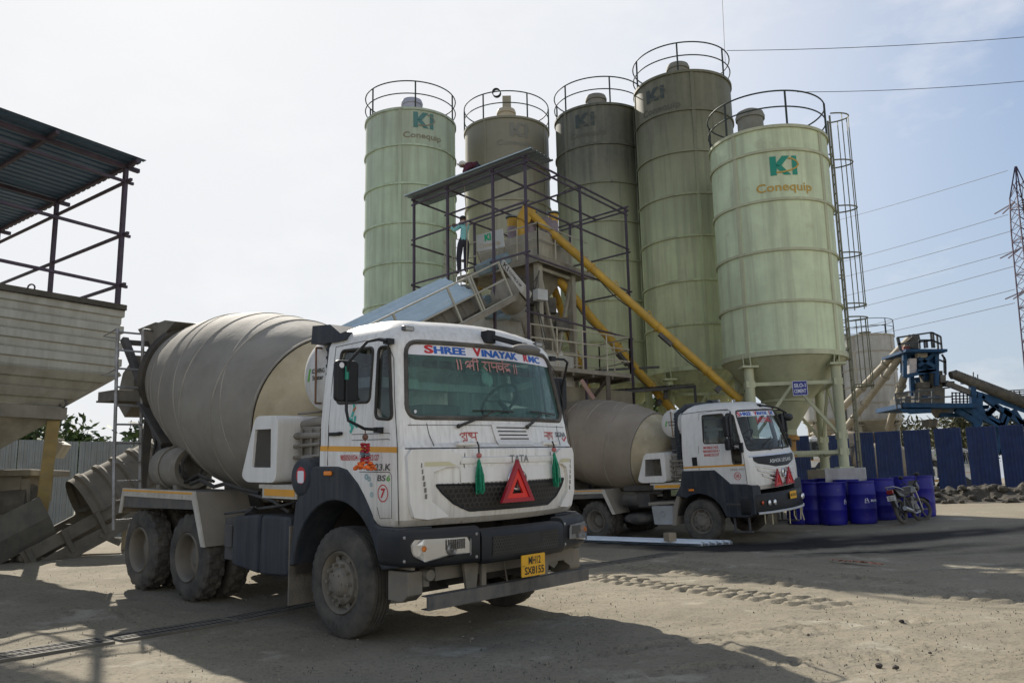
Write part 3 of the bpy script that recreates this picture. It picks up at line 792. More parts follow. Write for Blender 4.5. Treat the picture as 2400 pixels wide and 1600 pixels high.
def mudguard(root, x0, x1, R):
    """steel cover over the two rear axles: x0 rear end, x1 front end of the flat top"""
    for sg in (-1, 1):
        f = lambda u, v, d, sg=sg: Vector((u, sg * d, v))
        g = MB()
        prof = [(x0 - .10, .98), (x0 + .0, 1.30), (x1, 1.30), (x1 + .27, .68)]
        th = .03
        inner = [(x1 + .23, .68), (x1 - .03, 1.27), (x0 + .03, 1.27), (x0 - .07, .98)]
        g.prism(prof + inner, f, .55, 1.22)
        mg = g.build('mudguard', m_mud, root, bevel=.006)
        s_ = MB()
        s_.prism([(x0 - .10, .98), (x0 + .0, 1.315), (x1, 1.315), (x1 + .285, .68), (x1 + .20, .68), (x1 - .06, 1.21), (x0 + .05, 1.21), (x0 - .03, .98)], f, 1.222, 1.242)
        for i in range(12):
            u = x0 + .15 + (x1 - x0 - .3) * i / 11; s_.tube([f(u, 1.25, 1.24), f(u, 1.25, 1.252)], .012, 6)
        s_.build('mudguard_trim', m_cream, mg)
        t_ = MB(); t_.bx(x0 + .02, x1 - .05, sg * 1.243, sg * 1.246, 1.275, 1.30); t_.build('reflective_tape', m_orange, mg)
        n_ = MB(); n_.prism([(x0 - .02, 1.00), (x0 + .05, 1.21), (x1 - .06, 1.21), (x1 - .01, 1.10), (x0 + .02, 1.06)], f, 1.21, 1.225); n_.build('skirt_panel', M('dark_skirt', (.05, .055, .065), .6, var=.2, dust=.5, streak=.4), mg)

def engine_cover(root, xa, xb):
    """white housing of the drum's own engine, xa rear-bottom, xb front"""
    pts = rrect([(xa, 1.50), (xa + .12, 1.44), (xb - .02, 1.44), (xb, 2.15), (xa + .27, 2.16)], .10)
    win = [(xa + .22, 1.60), (xb - .13, 1.60), (xb - .14, 2.01), (xa + .27, 2.01)]
    c = MB(); c.prism(pts, lambda u, v, d: Vector((u, d, v)), -1.22, -.55)
    w = MB(); w.prism(win, lambda u, v, d: Vector((u, d, v)), -1.4, -.75)
    me = boolean(c, [w], m_white2, 30)
    o = bpy.data.objects.new('engine_cover', me); COL.objects.link(o); o.parent = root; ORG[o.name] = (0, 0, 0)
    bv = o.modifiers.new('bevel', 'BEVEL'); bv.width = .035; bv.segments = 3; bv.limit_method = 'ANGLE'; bv.angle_limit = math.radians(50)
    b = MB(); b.prism(win, lambda u, v, d: Vector((u, d, v)), -.80, -.76)
    for (cx, cz, r) in ((xa + .52, 1.90, .07), (xa + .42, 1.72, .05), (xa + .55, 1.66, .075), (xa + .42, 1.93, .04)):
        b.lathe([(0, r), (.08, r), (.08, r * .7), (.05, r * .4), (.10, r * .35), (.10, .001)], 18, (cx, -.82, cz), (0, -1, 0))
    b.bar((xa + .34, -.9, 1.98), (xa + .5, -.9, 1.75), .03, .05)
    b.build('pulley_drive', M('grimy_pulleys', (.48, .45, .38), .7, .2, var=.3, dust=.4), o, smooth=40)
    g = MB()
    u0, u1 = win[0][0], win[1][0]
    for i in range(30):
        u = u0 + (u1 - u0) * (i + .5) / 30; g.bx(u - .0013, u + .0013, -1.19, -1.187, 1.60, 2.01)
    for i in range(34):
        v = 1.60 + .41 * (i + .5) / 34; g.bx(u0, u1, -1.193, -1.19, v - .0011, v + .0011)
    g.build('mesh_guard', m_mesh, o)
    e = MB()
    e.box((xb + .28, -.72, 1.75), (.45, .5, .55)); e.tube([(xb, -.9, 2.05), (xb + .55, -.9, 2.1)], .055, 10); e.tube([(xb, -1.0, 1.93), (xb + .5, -1.0, 1.93)], .035, 8)
    e.tube([(xb - .2, -.85, 2.18), (xb + .75, -.8, 2.20)], .014, 6)
    for z in (1.55, 1.7, 1.82): e.tube([(xb, -1.02, z), (xb + .5, -1.02, z + .02)], .02, 6)
    for x in (.12, .3, .45): e.tube([(xb + x, -1.0, 1.45), (xb + x, -1.0, 2.0)], .018, 6)
    e.box((xb + .3, -1.0, 1.66), (.2, .12, .1))
    e.build('auxiliary_engine', M('dusty_engine', (.24, .22, .19), .8, var=.35, dust=.5, dcol=(.27, .24, .19)), root, bevel=.008)
    p = MB(); p.bx(xa + .35, xb + .42, -1.2, -.5, 1.38, 1.42); p.bx(xa + .45, xb + .38, -1.215, -1.2, 1.28, 1.40); pl = p.build('cover_bracket', m_cream, root)
    q = MB(); q.bx(xa + .49, xb + .34, -1.219, -1.216, 1.305, 1.375); q.build('reflective_tape', m_orange, pl)

def water_tank(root, x, z, r):
    t = MB(); pr = [(-.09, .001), (-.085, r * .35), (-.06, r * .7), (-.02, r * .94), (0, r), (1.7, r), (1.72, r * .94), (1.76, r * .7), (1.79, .001)]
    t.lathe(pr, 40, (x, -.95, z), (0, 1, 0)); o = t.build('water_tank', m_tank, root, smooth=40)
    f = lambda u, v: Vector((x + u, -1.043 + .35 * (u * u + v * v) , z + v))
    a = MB(); a.add([f(-.19, -.06), f(-.15, -.06), f(-.11, .07), (f(-.15, .07))], [(0, 1, 2, 3)]); a.build('logo_slash', m_green, o)
    b = MB(); add_txt(b, 'SCHWING', .23, .05, lambda u, v: f(.02 + u, .04 + v)); add_txt(b, 'Stetter', .2, .05, lambda u, v: f(.02 + u, -.03 + v)); b.build('logo_lettering', m_ink, o)
    g = MB(); g.tube([(x + .03, -1.07, z - .3), (x + .03, -1.07, z + .28)], .012, 6); g.tube([(x + .03, -1.0, z + .28), (x + .03, -1.07, z + .28)], .012, 6); g.tube([(x + .03, -1.0, z - .3), (x + .03, -1.07, z - .3)], .012, 6)
    g.build('level_gauge', M('rusty_rod', (.22, .12, .07), .7), o)
    s_ = MB()
    for sg in (-.7, .6): s_.box((x, sg, z - r - .25), (.5, .08, .6))
    s_.build('tank_bracket', m_dsteel, root)
def basis(rows): return Matrix(rows)
ROT1 = basis([[.7286, .685, .005], [-.6842, .7281, -.043], [-.0332, .0279, .9991]])
ROT2 = basis([[.7253, .6861, -.0556], [-.6883, .7241, -.0434], [.0105, .0698, .9975]])
LOC1 = Vector((-.8775, 9.0744, .026)); LOC2 = Vector((5.21, 20.869, .081))
def wp(rot, loc, p): return loc + rot @ Vector(p)
AXLES1 = [(0, False), (-3.15, True), (-4.52, True)]
def seam(mb, pts, fn, r=.004, n=5): mb.tube([fn(u, v) for u, v in pts], r, n); return mb
def frame_of(mb, poly, fn, r):
    pts = [fn(u, v) for u, v in dens(poly, .05)]; mb.tube(pts, r, 6, closed=True); return mb
def both(fn_builder):
    for sg in (-1, 1): fn_builder(sg)

def interior(root, cab, zf, zt):
    i = MB(); xf = cab.at(zf + .3)[0]; i.prism([(.5, -1.0), (xf - .16, -1.0), (xf + .02, -.6), (xf + .06, 0), (xf + .02, .6), (xf - .16, 1.0), (.5, 1.0)], lambda u, v, d: V(u, v, d), zf - .05, zf + .33); i.box((.52, -.45, zf + .38), (.3, .5, .12)); i.build('dashboard', m_dash, root, bevel=.04)
    for y in (-.62, .62):
        s_ = MB(); s_.bx(-.12, .38, y - .26, y + .26, zf + .08, zf + .26); s_.bx(-.2, -.04, y - .25, y + .25, zf + .2, zf + .86); s_.bx(-.18, -.06, y - .14, y + .14, zf + .88, zf + 1.06)
        s_.build('seat', m_seat, root, bevel=.04)
    w = MB(); c = Vector((.42, .60, zf + .52)); d = Vector((-.75, 0, .66))
    e1 = Vector((0, 1, 0)); e2 = d.cross(e1)
    w.tube([c + (e1 * math.cos(t) + e2 * math.sin(t)) * .23 for t in np.linspace(0, 2 * PI, 33)[:-1]], .016, 8, closed=True)
    w.tube([c - e1 * .22, c, c + e1 * .22], .014, 6); w.tube([c, c - d * .35], .03, 8)
    w.build('steering_wheel', m_blk, root, smooth=50)
    l = MB(); l.bx(-.215, -.205, -1.0, 1.0, zf, zf + .36); l.bx(-.215, -.205, -1.0, 1.0, zt - .22, zt - .08); l.build('rear_lining', m_lin, root)
    bd = MB(); bd.bx(-.19, .25, -1.0, -.42, zf + .62, zf + .72); bd.bx(-.19, .0, -1.0, 1.0, zt - .5, zt - .42); bd.build('bunk_shelf', m_lin, root)
    b = MB(); b.bx(.15, .2, -1.0, 1.0, zt - .2, zt - .1); b.bx(-.2, .6, -1.0, 1.0, zt - .1, zt - .085); b.build('headlining', m_lin, root)

def truck_one():
    root = thing('mixer_truck', 'dusty white mixer truck in the foreground with a grey drum and number 7 door badge', 'truck', LOC1, rot=ROT1)
    cab = Cab(SEC1, .93); F = cab.F; S = cab.Sd
    make_chassis(root, -6.3, 1.05); make_wheels(root, .52, AXLES1, m_rim)
    make_drum(root, m_drum, m_cone); make_rear(root); mudguard(root, -5.0, -2.9, .52)
    engine_cover(root, -1.84, -1.10); water_tank(root, -.66, 2.56, .36)
    sol = cab.solid([z[0] for z in SEC1] + [1.25, 1.55, 1.68, 1.9, 2.15, 2.45, 2.6, 2.72, 2.99, 3.04][:0])
    zs = sorted(set([z[0] for z in SEC1] + [1.25, 1.55, 1.65, 1.72, 1.92, 2.15, 2.45, 2.62, 2.72, 2.99, 3.04]))
    sol = cab.solid(zs)
    inn = cab.solid([1.70, 1.755, 1.785, 1.82, 2.03, 2.3, 2.62, 2.8, 2.88, 2.94], .07)
    arch = [(-.75, 1.0), (-.75, 1.618), (.02, 1.612), (.16, 1.585), (.336, 1.456), (.43, 1.35), (.494, 1.265), (.56, 1.17), (.60, 1.0)]
    ap = MB(); ap.prism(arch, lambda u, v, d: Vector((u, d, v)), -1.5, 1.5)
    wsp = rrect([(-1.10, 2.05), (1.10, 2.05), (1.01, 2.775), (-1.01, 2.775)], .13)
    wc = MB(); wc.prism(wsp, lambda u, v, d: Vector((d, u, v)), .45, 1.6)
    w1 = rrect([(-.045, 2.225), (.49, 2.212), (.52, 2.735), (-.005, 2.75)], .06); w2 = rrect([(.578, 2.055), (.822, 2.035), (.752, 2.725), (.594, 2.725)], .06)
    rw = MB(); rw.prism(rrect([(-.85, 2.15), (.85, 2.15), (.85, 2.62), (-.85, 2.62)], .08), lambda u, v, d: V(d, u, v), -.6, .2)
    cuts = [ap, inn, wc, rw]
    kx = lambda u, v: u - .93 * (1.22 - cab.w(v))
    for w_ in (w1, w2):
        c = MB(); c.prism([(kx(u, v), v) for u, v in w_], lambda u, v, d: Vector((u, d, v)), -1.6, 1.6); cuts.append(c)
    me = boolean(sol, cuts, m_white, 30)
    sh = bpy.data.objects.new('cab', me); COL.objects.link(sh); sh.parent = root; ORG[sh.name] = (0, 0, 0)
    g = MB(); fillpoly(g, wsp, F(-.02), 20, 8); ws = g.build('windscreen', m_ws, root, smooth=60)
    r = MB(); frame_of(r, wsp, F(-.006), .024); r.build('windscreen_seal', M('dusty_rubber_seal', (.05, .048, .045), .8, var=.2, dust=.5, up=.5, dcol=(.2, .18, .15)), root, smooth=60)
    for sg in (-1, 1):
        for w_, nm in ((w1, 'side_window'), (w2, 'quarter_window')):
            g = MB(); fillpoly(g, w_, S(-.02, sg), 6, 6); o = g.build(nm, m_win, root)
            r = MB(); frame_of(r, w_, S(-.002, sg), .016); r.build('window_seal', m_blk, o, smooth=60)
    bn = MB(); band = [(-1.055, 2.655), (1.055, 2.655), (1.02, 2.765), (-1.02, 2.765)]
    band = rrect([(-1.045, 2.65), (1.045, 2.65), (1.0, 2.768), (-1.0, 2.768)], .035); fillpoly(bn, band, F(-.014), 24, 3)
    b = bn.build('windscreen_banner', m_banner, root, smooth=60)
    tb = 0; tr_ = 1
    for mb, s_, y0, y1 in ((tr_, 'S', -.83, -.745), (tb, 'HREE', -.735, -.40), (tr_, 'V', -.30, -.205), (tb, 'INAYAK', -.195, .335), (tr_, 'R', .455, .545), (tb, 'MC', .555, .80)):
        big = s_ in 'SVR'
        f = F(-.010); yc = (y0 + y1) / 2; zc = 2.705 + (.004 if big else 0)
        mb_ = MB()
        for k in (-.0035, 0, .0035): add_txt(mb_, s_, y1 - y0, .082 if big else .072, lambda u, v: f(yc + u + k, zc + v), .03)
        mb_.build('banner_initial' if mb else 'banner_word', m_red if mb else m_blue, b)
    dv = MB(); add_deva(dv, 'shri', .80, .095, lambda u, v: F(-.010)(-.11 + u, 2.572 + v), .14); dv.build('windscreen_writing', m_pink, ws)
    st = MB()
    for (y, z, r_) in ((-1.0, 2.11, .016),): st.lathe([(0, r_), (.002, r_), (.002, .001)], 12, F(-.016)(y, z), (1, 0, 0))
    st.build('round_sticker', m_banner, ws)
    cu = MB(); cu.bx(.55, .58, .35, 1.0, 2.55, 2.62); cu.bx(.45, .47, -1.0, -.1, 2.58, 2.66); cu.build('sun_curtain', m_maroon, root)
    hc = MB(); hc.tube([V(.80, .02, 2.72), V(.80, .02, 2.52)], .004, 5); hc.ball((.80, .0, 2.48), .06, 10, 7, (.5, 1, 1.2)); hc.ball((.80, .06, 2.45), .05, 10, 7, (.5, 1, 1.3)); hc.ball((.80, -.03, 2.56), .04, 10, 7); hc.build('hanging_charm', M('pale_plush', (.5, .55, .52), .9), root, smooth=60)
    interior(root, cab, 1.76, 2.9)
    # door lines
    for sg in (-1, 1):
        q = MB(); f = S(.001, sg)
        seam(q, [(-.17, 1.62), (-.165, 2.0), (-.13, 2.5), (-.10, 2.80), (.60, 2.82), (.70, 2.80)], f); seam(q, [(.70, 2.80), (.83, 2.6), (.86, 2.2), (.905, 1.8), (.92, 1.4), (.925, 1.10)], f)
        for z in (1.915, 1.86): seam(q, [(.22, z), (.78, z), (.80, z - .008)], f, .003)
        seam(q, [(.35, 1.565), (.80, 1.565), (.83, 1.53), (.83, 1.16), (.66, 1.15), (.62, 1.25)], f, .003)
        q.build('door_gap', m_ink, sh)
        s_ = MB(); fl = S(.003, sg); s_.grid([[fl(-.30 + 1.205 * i / 16, 1.765 - .027 * i / 16) for i in range(17)], [fl(-.30 + 1.205 * i / 16, 1.815 - .027 * i / 16) for i in range(17)]]); s_.build('reflective_tape', m_orange, sh)
        h = MB(); h.box(f(-.05, 1.925) + V(0, sg * .012, 0), (.17, .03, .035)); h.box(f(.05, 1.93) + V(0, sg * .02, 0), (.05, .04, .03)); h.build('door_handle', m_black, sh, bevel=.008)
    d = MB(); f = S(.004)
    add_txt(d, '9850501034 / 8668222127', .60, .055, lambda u, v: f(.345 + u, 1.697 + v), .015)
    d.build('phone_number', m_red, sh)
    d = MB(); ringface(d, .705, 1.376, .066, .075, f, 28, 1.05); add_txt(d, '7', .062, .088, lambda u, v: f(.705 + u, 1.376 + v), .035, .1); d.build('number_badge', m_red, sh)
    d = MB(); add_txt(d, '2823.K', .36, .062, lambda u, v: f(.64 + u, 1.609 + v), .02, .15); d.build('model_badge', m_txtdark, sh)
    d = MB(); add_txt(d, 'BS', .12, .055, lambda u, v: f(.685 + u, 1.511 + v), .02, .2); d.build('emission_badge', m_txtdark, sh)
    d = MB(); add_txt(d, '6', .055, .055, lambda u, v: f(.785 + u, 1.511 + v), .02, .2); d.build('emission_digit', m_green, sh)
    bd = MB()                                                     # painted bird on the door
    for pl in ([(.0, .0), (.03, .07), (.02, .13), (.04, .17)], [(-.04, -.02), (-.02, -.08), (.02, -.11)], [(.05, -.01), (.04, -.08), (.08, -.10)], [(.0, -.03), (.0, -.13), (-.02, -.15)]):
        strokes(bd, [pl], .034, lambda u, v: f(.22 + u, 2.09 + v))
    bd.build('bird_sticker', flat('turquoise_sticker', (.05, .45, .38), .5), sh)
    bd = MB(); strokes(bd, [[(.02, .12), (.03, .17), (.02, .20)], [(.02, .05), (.05, .08)]], .022, lambda u, v: f(.22 + u, 2.09 + v)); bd.build('bird_beak', flat('orange_sticker', (.75, .2, .05), .5), sh)
    fs = MB()
    for (u, v, r_) in ((.46, 1.52, .03), (.50, 1.50, .025), (.53, 1.45, .022), (.54, 1.36, .026)):
        ringface(fs, u, v, r_ * .3, r_, f, 9)
    fs.build('flower_sticker', flat('pale_blue_sticker', (.35, .48, .50), .6), sh)
    # front: cowl joints, grille, badges
    q = MB(); f = F(.001)
    for y in (-.60, .60): seam(q, [(y, 1.785), (y * 1.01, 1.7), (y * 1.03, 1.62), (y, 1.5), (y * 1.02, 1.3), (y * .97, 1.09)], f, .0045)
    for y in (-.92, .92): seam(q, [(y, 2.0), (y * .99, 1.9), (y * .97, 1.79)], f, .0035)
    seam(q, [(-1.1 + 2.2 * i / 16, 1.985 if True else 0) for i in range(17)], F(0), .003)
    seam(q, [(-1.16 + 2.32 * i / 20, 1.772) for i in range(21)], F(.0), .006)
    q.build('front_gap', m_ink, sh)
    # raised corner mouldings and the swage above the grille
    for sg in (-1, 1):
        mo = MB(); P_ = [(.80, 1.755), (1.13, 1.765), (1.17, 1.70), (1.15, 1.30), (1.10, 1.16), (.98, 1.14), (.78, 1.155), (.84, 1.21), (.95, 1.30), (.965, 1.45), (.93, 1.56), (.82, 1.60), (.70, 1.605), (.66, 1.70)]
        rows = []
        for d_ in (0.0, .04): rows.append([F(d_)(sg * u, v) for u, v in P_])
        mo.grid(rows, True); mo.add([F(.04)(sg * u, v) for u, v in P_], [(0, 1, 2, 3, 4, 5, 6, 7, 8, 9, 10, 11, 12, 13)])
        mo.build('corner_moulding', m_white2, sh, bevel=.016, seg=3)
        vt = MB()
        for i in range(6): z = 1.62 - .055 * i; vt.box(F(.036)(sg * (1.045 - .008 * i), z), (.02, .010, .042))
        vt.build('corner_vent', flat('vent_shade_grey', (.22, .21, .19), .7), sh)
        cp = MB(); cp.lathe([(0, .035), (.004, .035), (.004, .001)], 20, F(.022 if False else .004)(sg * .93, 1.225), (1, 0, 0)); cp.build('tow_cap', m_cream, sh)
        yl = MB(); fillpoly(yl, [(sg * .72, 1.612), (sg * 1.02, 1.612), (sg * 1.02, 1.65), (sg * .80, 1.65)] if sg > 0 else [(-1.02, 1.612), (-.72, 1.612), (-.80, 1.65), (-1.02, 1.65)], F(.043), 8, 2); yl.build('faded_tape', flat('faded_yellow_tape', (.62, .58, .38), .6), sh)
    sw = MB(); sw.grid([[F(d_)(-.66 + 1.32 * i / 20, z) for i in range(21)] for z, d_ in ((1.69, 0), (1.682, .016), (1.645, .018), (1.628, .014), (1.618, -.012), (1.60, -.012), (1.595, .004), (1.50, .012), (1.455, .014), (1.45, -.01))]); sw.build('grille_brow', m_white2, sh, smooth=45)
    gp = rrect([(-.55, 1.195), (.55, 1.195), (.72, 1.27), (.84, 1.37), (.90, 1.445), (.45, 1.435), (0, 1.425), (-.45, 1.435), (-.90, 1.445), (-.84, 1.37), (-.72, 1.27)], .02, 3)
    gb = MB(); fillpoly(gb, [(-.55, 1.195), (.55, 1.195), (.72, 1.27), (.84, 1.37), (.90, 1.445), (-.90, 1.445), (-.84, 1.37), (-.72, 1.27)], F(.003), 24, 6); gr = gb.build('grille', m_ink, root)
    hx = MB(); a = .029; fh = F(.009)
    def inside(y, z):
        y = abs(y)
        if z < 1.205 or z > 1.432: return False
        lim = np.interp(z, [1.195, 1.27, 1.37, 1.445], [.55, .72, .84, .90]); return y < lim - .012
    j = 0; z = 1.2
    while z < 1.45:
        y = -.92 + (a * .93 if j % 2 else 0)
        while y < .92:
            if inside(y, z):
                o_ = [(y + a * math.sin(PI / 3 * k), z + a * math.cos(PI / 3 * k)) for k in range(6)]; i_ = [(y + a * .80 * math.sin(PI / 3 * k), z + a * .80 * math.cos(PI / 3 * k)) for k in range(6)]
                hx.add([fh(*p) for p in o_] + [fh(*p) for p in i_], [(k, (k + 1) % 6, 6 + (k + 1) % 6, 6 + k) for k in range(6)])
            y += a * 1.8
        z += a * 1.56; j += 1
    hx.build('grille_mesh', m_mesh, gr)
    fr = MB(); frame_of(fr, gp, F(.006), .009); fr.build('grille_surround', m_black, gr, smooth=50)
    em = MB(); c = F(.016)(0, 1.468); X = Vector((1, 0, 0))
    em.tube([c + V(.012, .125 * math.cos(t), .098 * math.sin(t)) for t in np.linspace(0, 2 * PI, 37)[:-1]], .011, 6, closed=True)
    fe = lambda u, v: c + V(.014, u, v)
    strokes(em, [[(-.10, .045), (-.03, .055), (-.012, .0), (-.010, -.09)], [(.10, .045), (.03, .055), (.012, .0), (.010, -.09)]], .022, fe)
    em.build('emblem', m_chrome, sh, smooth=50)
    eb = MB(); eb.add([c + V(.003, .12 * math.cos(t), .093 * math.sin(t)) for t in np.linspace(0, 2 * PI, 37)[:-1]], [tuple(range(36))]); eb.build('emblem_plate', m_txtdark, sh)
    d = MB(); add_txt(d, 'TATA', .27, .07, lambda u, v: F(.021)(.04 + u, 1.664 + v), .015); d.build('maker_lettering', flat('dull_metal_badge', (.20, .20, .205), .35, .5), sh)
    d = MB(); add_txt(d, 'SIGNA', .30, .055, lambda u, v: F(.004)(.985 + u * .9, 1.905 + v), .02); d.build('model_lettering', m_txtdark, sh)
    d = MB(); strokes(d, [[(-.04, 0), (.0, -.03), (.06, .01)]], .018, lambda u, v: F(.004)(1.06 + u, 1.868 + v)); d.build('red_tick', m_red, sh)
    d = MB(); add_deva(d, 'shubh', .20, .075, lambda u, v: F(.004)(-.50 + u, 1.88 + v), .15); d.build('painted_blessing', flat('brick_red_paint', (.45, .08, .07), .6), sh); d = MB(); add_deva(d, 'labh', .19, .075, lambda u, v: F(.004)(.70 + u, 1.89 + v), .15); d.build('painted_blessing', flat('brick_red_paint', (.45, .08, .07), .6), sh)
    vt = MB(); vp = [(-.22, 2.0), (.29, 2.0), (.335, 1.795), (-.19, 1.795)]; fillpoly(vt, vp[::-1], F(.012), 10, 4); v_ = vt.build('cowl_vent', m_white2, sh)
    vs_ = MB()
    for i in range(5): z = 1.965 - .036 * i; vs_.grid([[F(.014)(-.16 + .008 * i + .42 * t / 8, z + .006 * (1 if k else -1)) for t in range(9)] for k in (0, 1)])
    vs_.build('vent_slot', m_ink, v_)
    hd = MB()
    for y in (-.575, .62):
        c0 = F(.03)(y, 1.81); hd.box(c0, (.05, .24, .035)); hd.box(c0 + V(-.02, -.09, 0), (.06, .03, .045)); hd.box(c0 + V(-.02, .09, 0), (.06, .03, .045))
    hd.build('grab_handle', m_white2, sh, bevel=.01)
    for y in (-.93, .93):
        l = MB(); l.box(F(.008)(y, 2.905), (.05, .13, .052)); o = l.build('marker_lamp', m_txtdark, root, bevel=.012)
        l = MB(); l.box(F(.034)(y, 2.905), (.008, .095, .032)); l.build('lamp_glass', M('grey_lamp_glass', (.35, .36, .36), .25, var=.1, dust=.3), o)
    # wipers
    for y, y1, ya, yb in ((-.62, -.12, -.42, .12), (.28, .62, .40, .90)):
        wb = MB(); a0 = F(.03)(y, 1.975); a1 = F(.02)(y1, 2.135)
        wb.tube([a0, a0 * .5 + a1 * .5 + V(.02, 0, 0), a1], [.016, .011, .006], 6); wb.ball(a0, .022, 10, 6)
        pts = [F(.012)(ya + (yb - ya) * t, 2.125 + .004 * math.sin(t * 3) - .02 * (1 if y > 0 else 0) * (t - .5)) for t in np.linspace(0, 1, 8)]
        wb.tube(pts, .008, 5); wb.build('wiper', m_blk, root, smooth=40)
    # kerb mirror over the windscreen
    km = MB(); b0 = F(.01)(-.09, 2.875)
    km.box(b0 + V(.03, 0, 0), (.10, .12, .13)); km.bar(b0 + V(.06, .03, .0), V(1.20, .13, 2.79), .055, .05); km.box(V(1.2, .15, 2.78), (.06, .07, .06)); mm = km.build('kerb_mirror_arm', m_black, root, bevel=.01)
    kb = MB(); kb.ball((1.26, .12, 2.735), .17, 18, 10, (.55, 1.15, .32)); kb.build('kerb_mirror', M('grey_mirror_shell', (.13, .13, .135), .5, var=.1, dust=.35, up=.4), mm, smooth=60)
    # side mirrors on bent arms
    for sg in (-1, 1):
        ar = MB(); Y = lambda a: sg * a
        ar.tube([V(.70, Y(1.16), 2.765), V(.75, Y(1.32), 2.765), V(.72, Y(1.42), 2.74), V(.58, Y(1.52), 2.56), V(.55, Y(1.52), 2.45), V(.55, Y(1.52), 2.12), V(.58, Y(1.52), 2.03), V(.66, Y(1.40), 1.955), V(.68, Y(1.22), 1.945)], .015, 8)
        ar.box((.67, Y(1.24), 1.945), (.06, .09, .05)); ar.box((.70, Y(1.16), 2.765), (.07, .08, .05)); a_ = ar.build('mirror_arm', m_black, root, smooth=45)
        mi = MB(); mi.prism(rrect([(-.125, -.19), (.125, -.19), (.125, .19), (-.125, .19)], .05), lambda u, v, d: V(.51 + d, Y(1.50) + u, 2.39 + v), -.03, .03)
        m_ = mi.build('mirror_shell', m_black, a_, bevel=.02)
        mg_ = MB(); mg_.prism(rrect([(-.105, -.17), (.105, -.17), (.105, .17), (-.105, .17)], .04), lambda u, v, d: V(.47 + d, Y(1.50) + u, 2.39 + v), 0, .008); mg_.build('mirror_glass', m_chrome, m_)
        if sg < 0:
            ds = MB(); ds.lathe([(0, .026), (.003, .026), (.003, .001)], 14, (.5415, -1.57, 2.53), (1, 0, 0)); ds.build('white_dot', m_banner, m_)
            gt = MB(); gt.tube([V(.552, -1.52, 2.52), V(.55, -1.52, 2.40)], .019, 8); gt.build('green_tape', flat('green_tape', (.02, .25, .17), .5), a_)
    # wheel arches
    for sg in (-1, 1):
        R_ = .70; c0 = (0.0, .52)
        outer = [(-.80, .62), (-.70, 1.25), (-.60, 1.36), (-.50, 1.45), (-.42, 1.60), (-.37, 1.613), (.02, 1.606), (.16, 1.58), (.336, 1.452), (.494, 1.262), (.60, 1.10), (.66, 1.075), (.97, 1.075), (.97, .74), (.72, .70)]
        inner = [(c0[0] + R_ * math.cos(t) * (1.0 if math.cos(t) > 0 else 1.04), c0[1] + R_ * 1.10 * math.sin(t)) for t in [math.radians(a) for a in range(18, 176, 7)]]
        g = MB(); g.prism(outer + inner, lambda u, v, d: V(u, sg * d, v), .86, 1.245); fd = g.build('wheel_arch', m_navy, root, bevel=.018)
        l = MB(); l.grid([[V(u, sg * d, v) for u, v in [(c0[0] + (R_ + .03) * math.cos(t), c0[1] + (R_ + .1) * math.sin(t)) for t in [math.radians(a) for a in range(-5, 186, 8)]]] for d in (.45, 1.2)]); l.build('arch_lining', m_under, fd)
        fl = MB(); fl.box((-.80, sg * 1.03, .62), (.025, .42, .78)); fl.build('mud_flap', M('gritty_mud_flap', (.13, .12, .105), .95, var=.3, dust=.6, bump=.6, bs=45), fd)
        i_ = MB(); i_.box((-.115, sg * 1.255, 1.548), (.12, .03, .045)); i_.build('side_indicator', m_amber, fd, bevel=.012)
        sp = MB(); sp.bar((.60, sg * 1.15, .74), (1.05, sg * 1.15, .74), .04, .05)
        sp.prism([(.74, .70), (1.02, .70), (1.02, .50), (.94, .44), (.74, .44)], lambda u, v, d: V(u, sg * d, v), 1.02, 1.19); sp.build('step_bracket', M('dusty_step', (.17, .155, .13), .8, var=.2, dust=.5), fd, bevel=.01)
    # bumper
    def bump_path(y):
        y = abs(y)
        return np.interp(y, [0, .55, .62, .9, 1.14, 1.22, 1.26, 1.27], [1.36, 1.33, 1.29, 1.235, 1.13, 1.05, .98, .72])
    def bump(name, y0, y1, n, zt, zb, wrap=None):
        mb = MB(); rows = []
        ys = list(np.linspace(y0, y1, n)); pts = [(bump_path(y), y) for y in ys]
        if wrap == -1: pts = [(.70, -1.27), (.85, -1.27), (.97, -1.265)] + pts
        if wrap == 1: pts = pts + [(.97, 1.265), (.85, 1.27), (.70, 1.27)]
        prof = [(-.14, zb + .01), (-.03, zb), (-.005, zb + .02), (0, zb + .05), (.0, zt - .07), (-.012, zt - .03), (-.04, zt - .005), (-.14, zt)]
        for i, (x, y) in enumerate(pts):
            a = Vector(pts[max(i - 1, 0)]); b_ = Vector(pts[min(i + 1, len(pts) - 1)]); t = (b_ - a).normalized(); nrm = Vector((t.y, -t.x))
            rows.append([V(x + nrm.x * d, y + nrm.y * d, z) for d, z in prof])
        mb.grid(rows, True); k = len(prof)
        mb.add(rows[0], [tuple(range(k))]); mb.add(rows[-1], [tuple(range(k))])
        return mb.build(name, m_black, root, smooth=50)
    bc = bump('bumper_centre', -.575, .575, 13, 1.035, .73)
    for sg in (-1, 1):
        bo = bump('bumper_corner', *((-1.25, -.59) if sg < 0 else (.59, 1.25)), 14, 1.065, .745, sg)
        fh2 = lambda y, z, d: V(bump_path(y) + d, y, z)
        hp = rrect([(.70, .82), (1.14, .795), (1.20, .85), (1.21, .985), (.70, .985)], .03)
        hs = MB(); n_ = len(hp)
        fillpoly(hs, [(sg * u, v) for u, v in hp], lambda u, v: fh2(u, v, .012), 14, 4)
        hl = hs.build('headlight', M('silvered_reflector', (.72, .73, .74), .22, .6, var=.05), bo)
        rf = MB(); cc = fh2(sg * .86, .905, .012)
        for i in range(9):
            y = .76 + .022 * i; rf.box(fh2(sg * y, .93, .018), (.012, .009, .085))
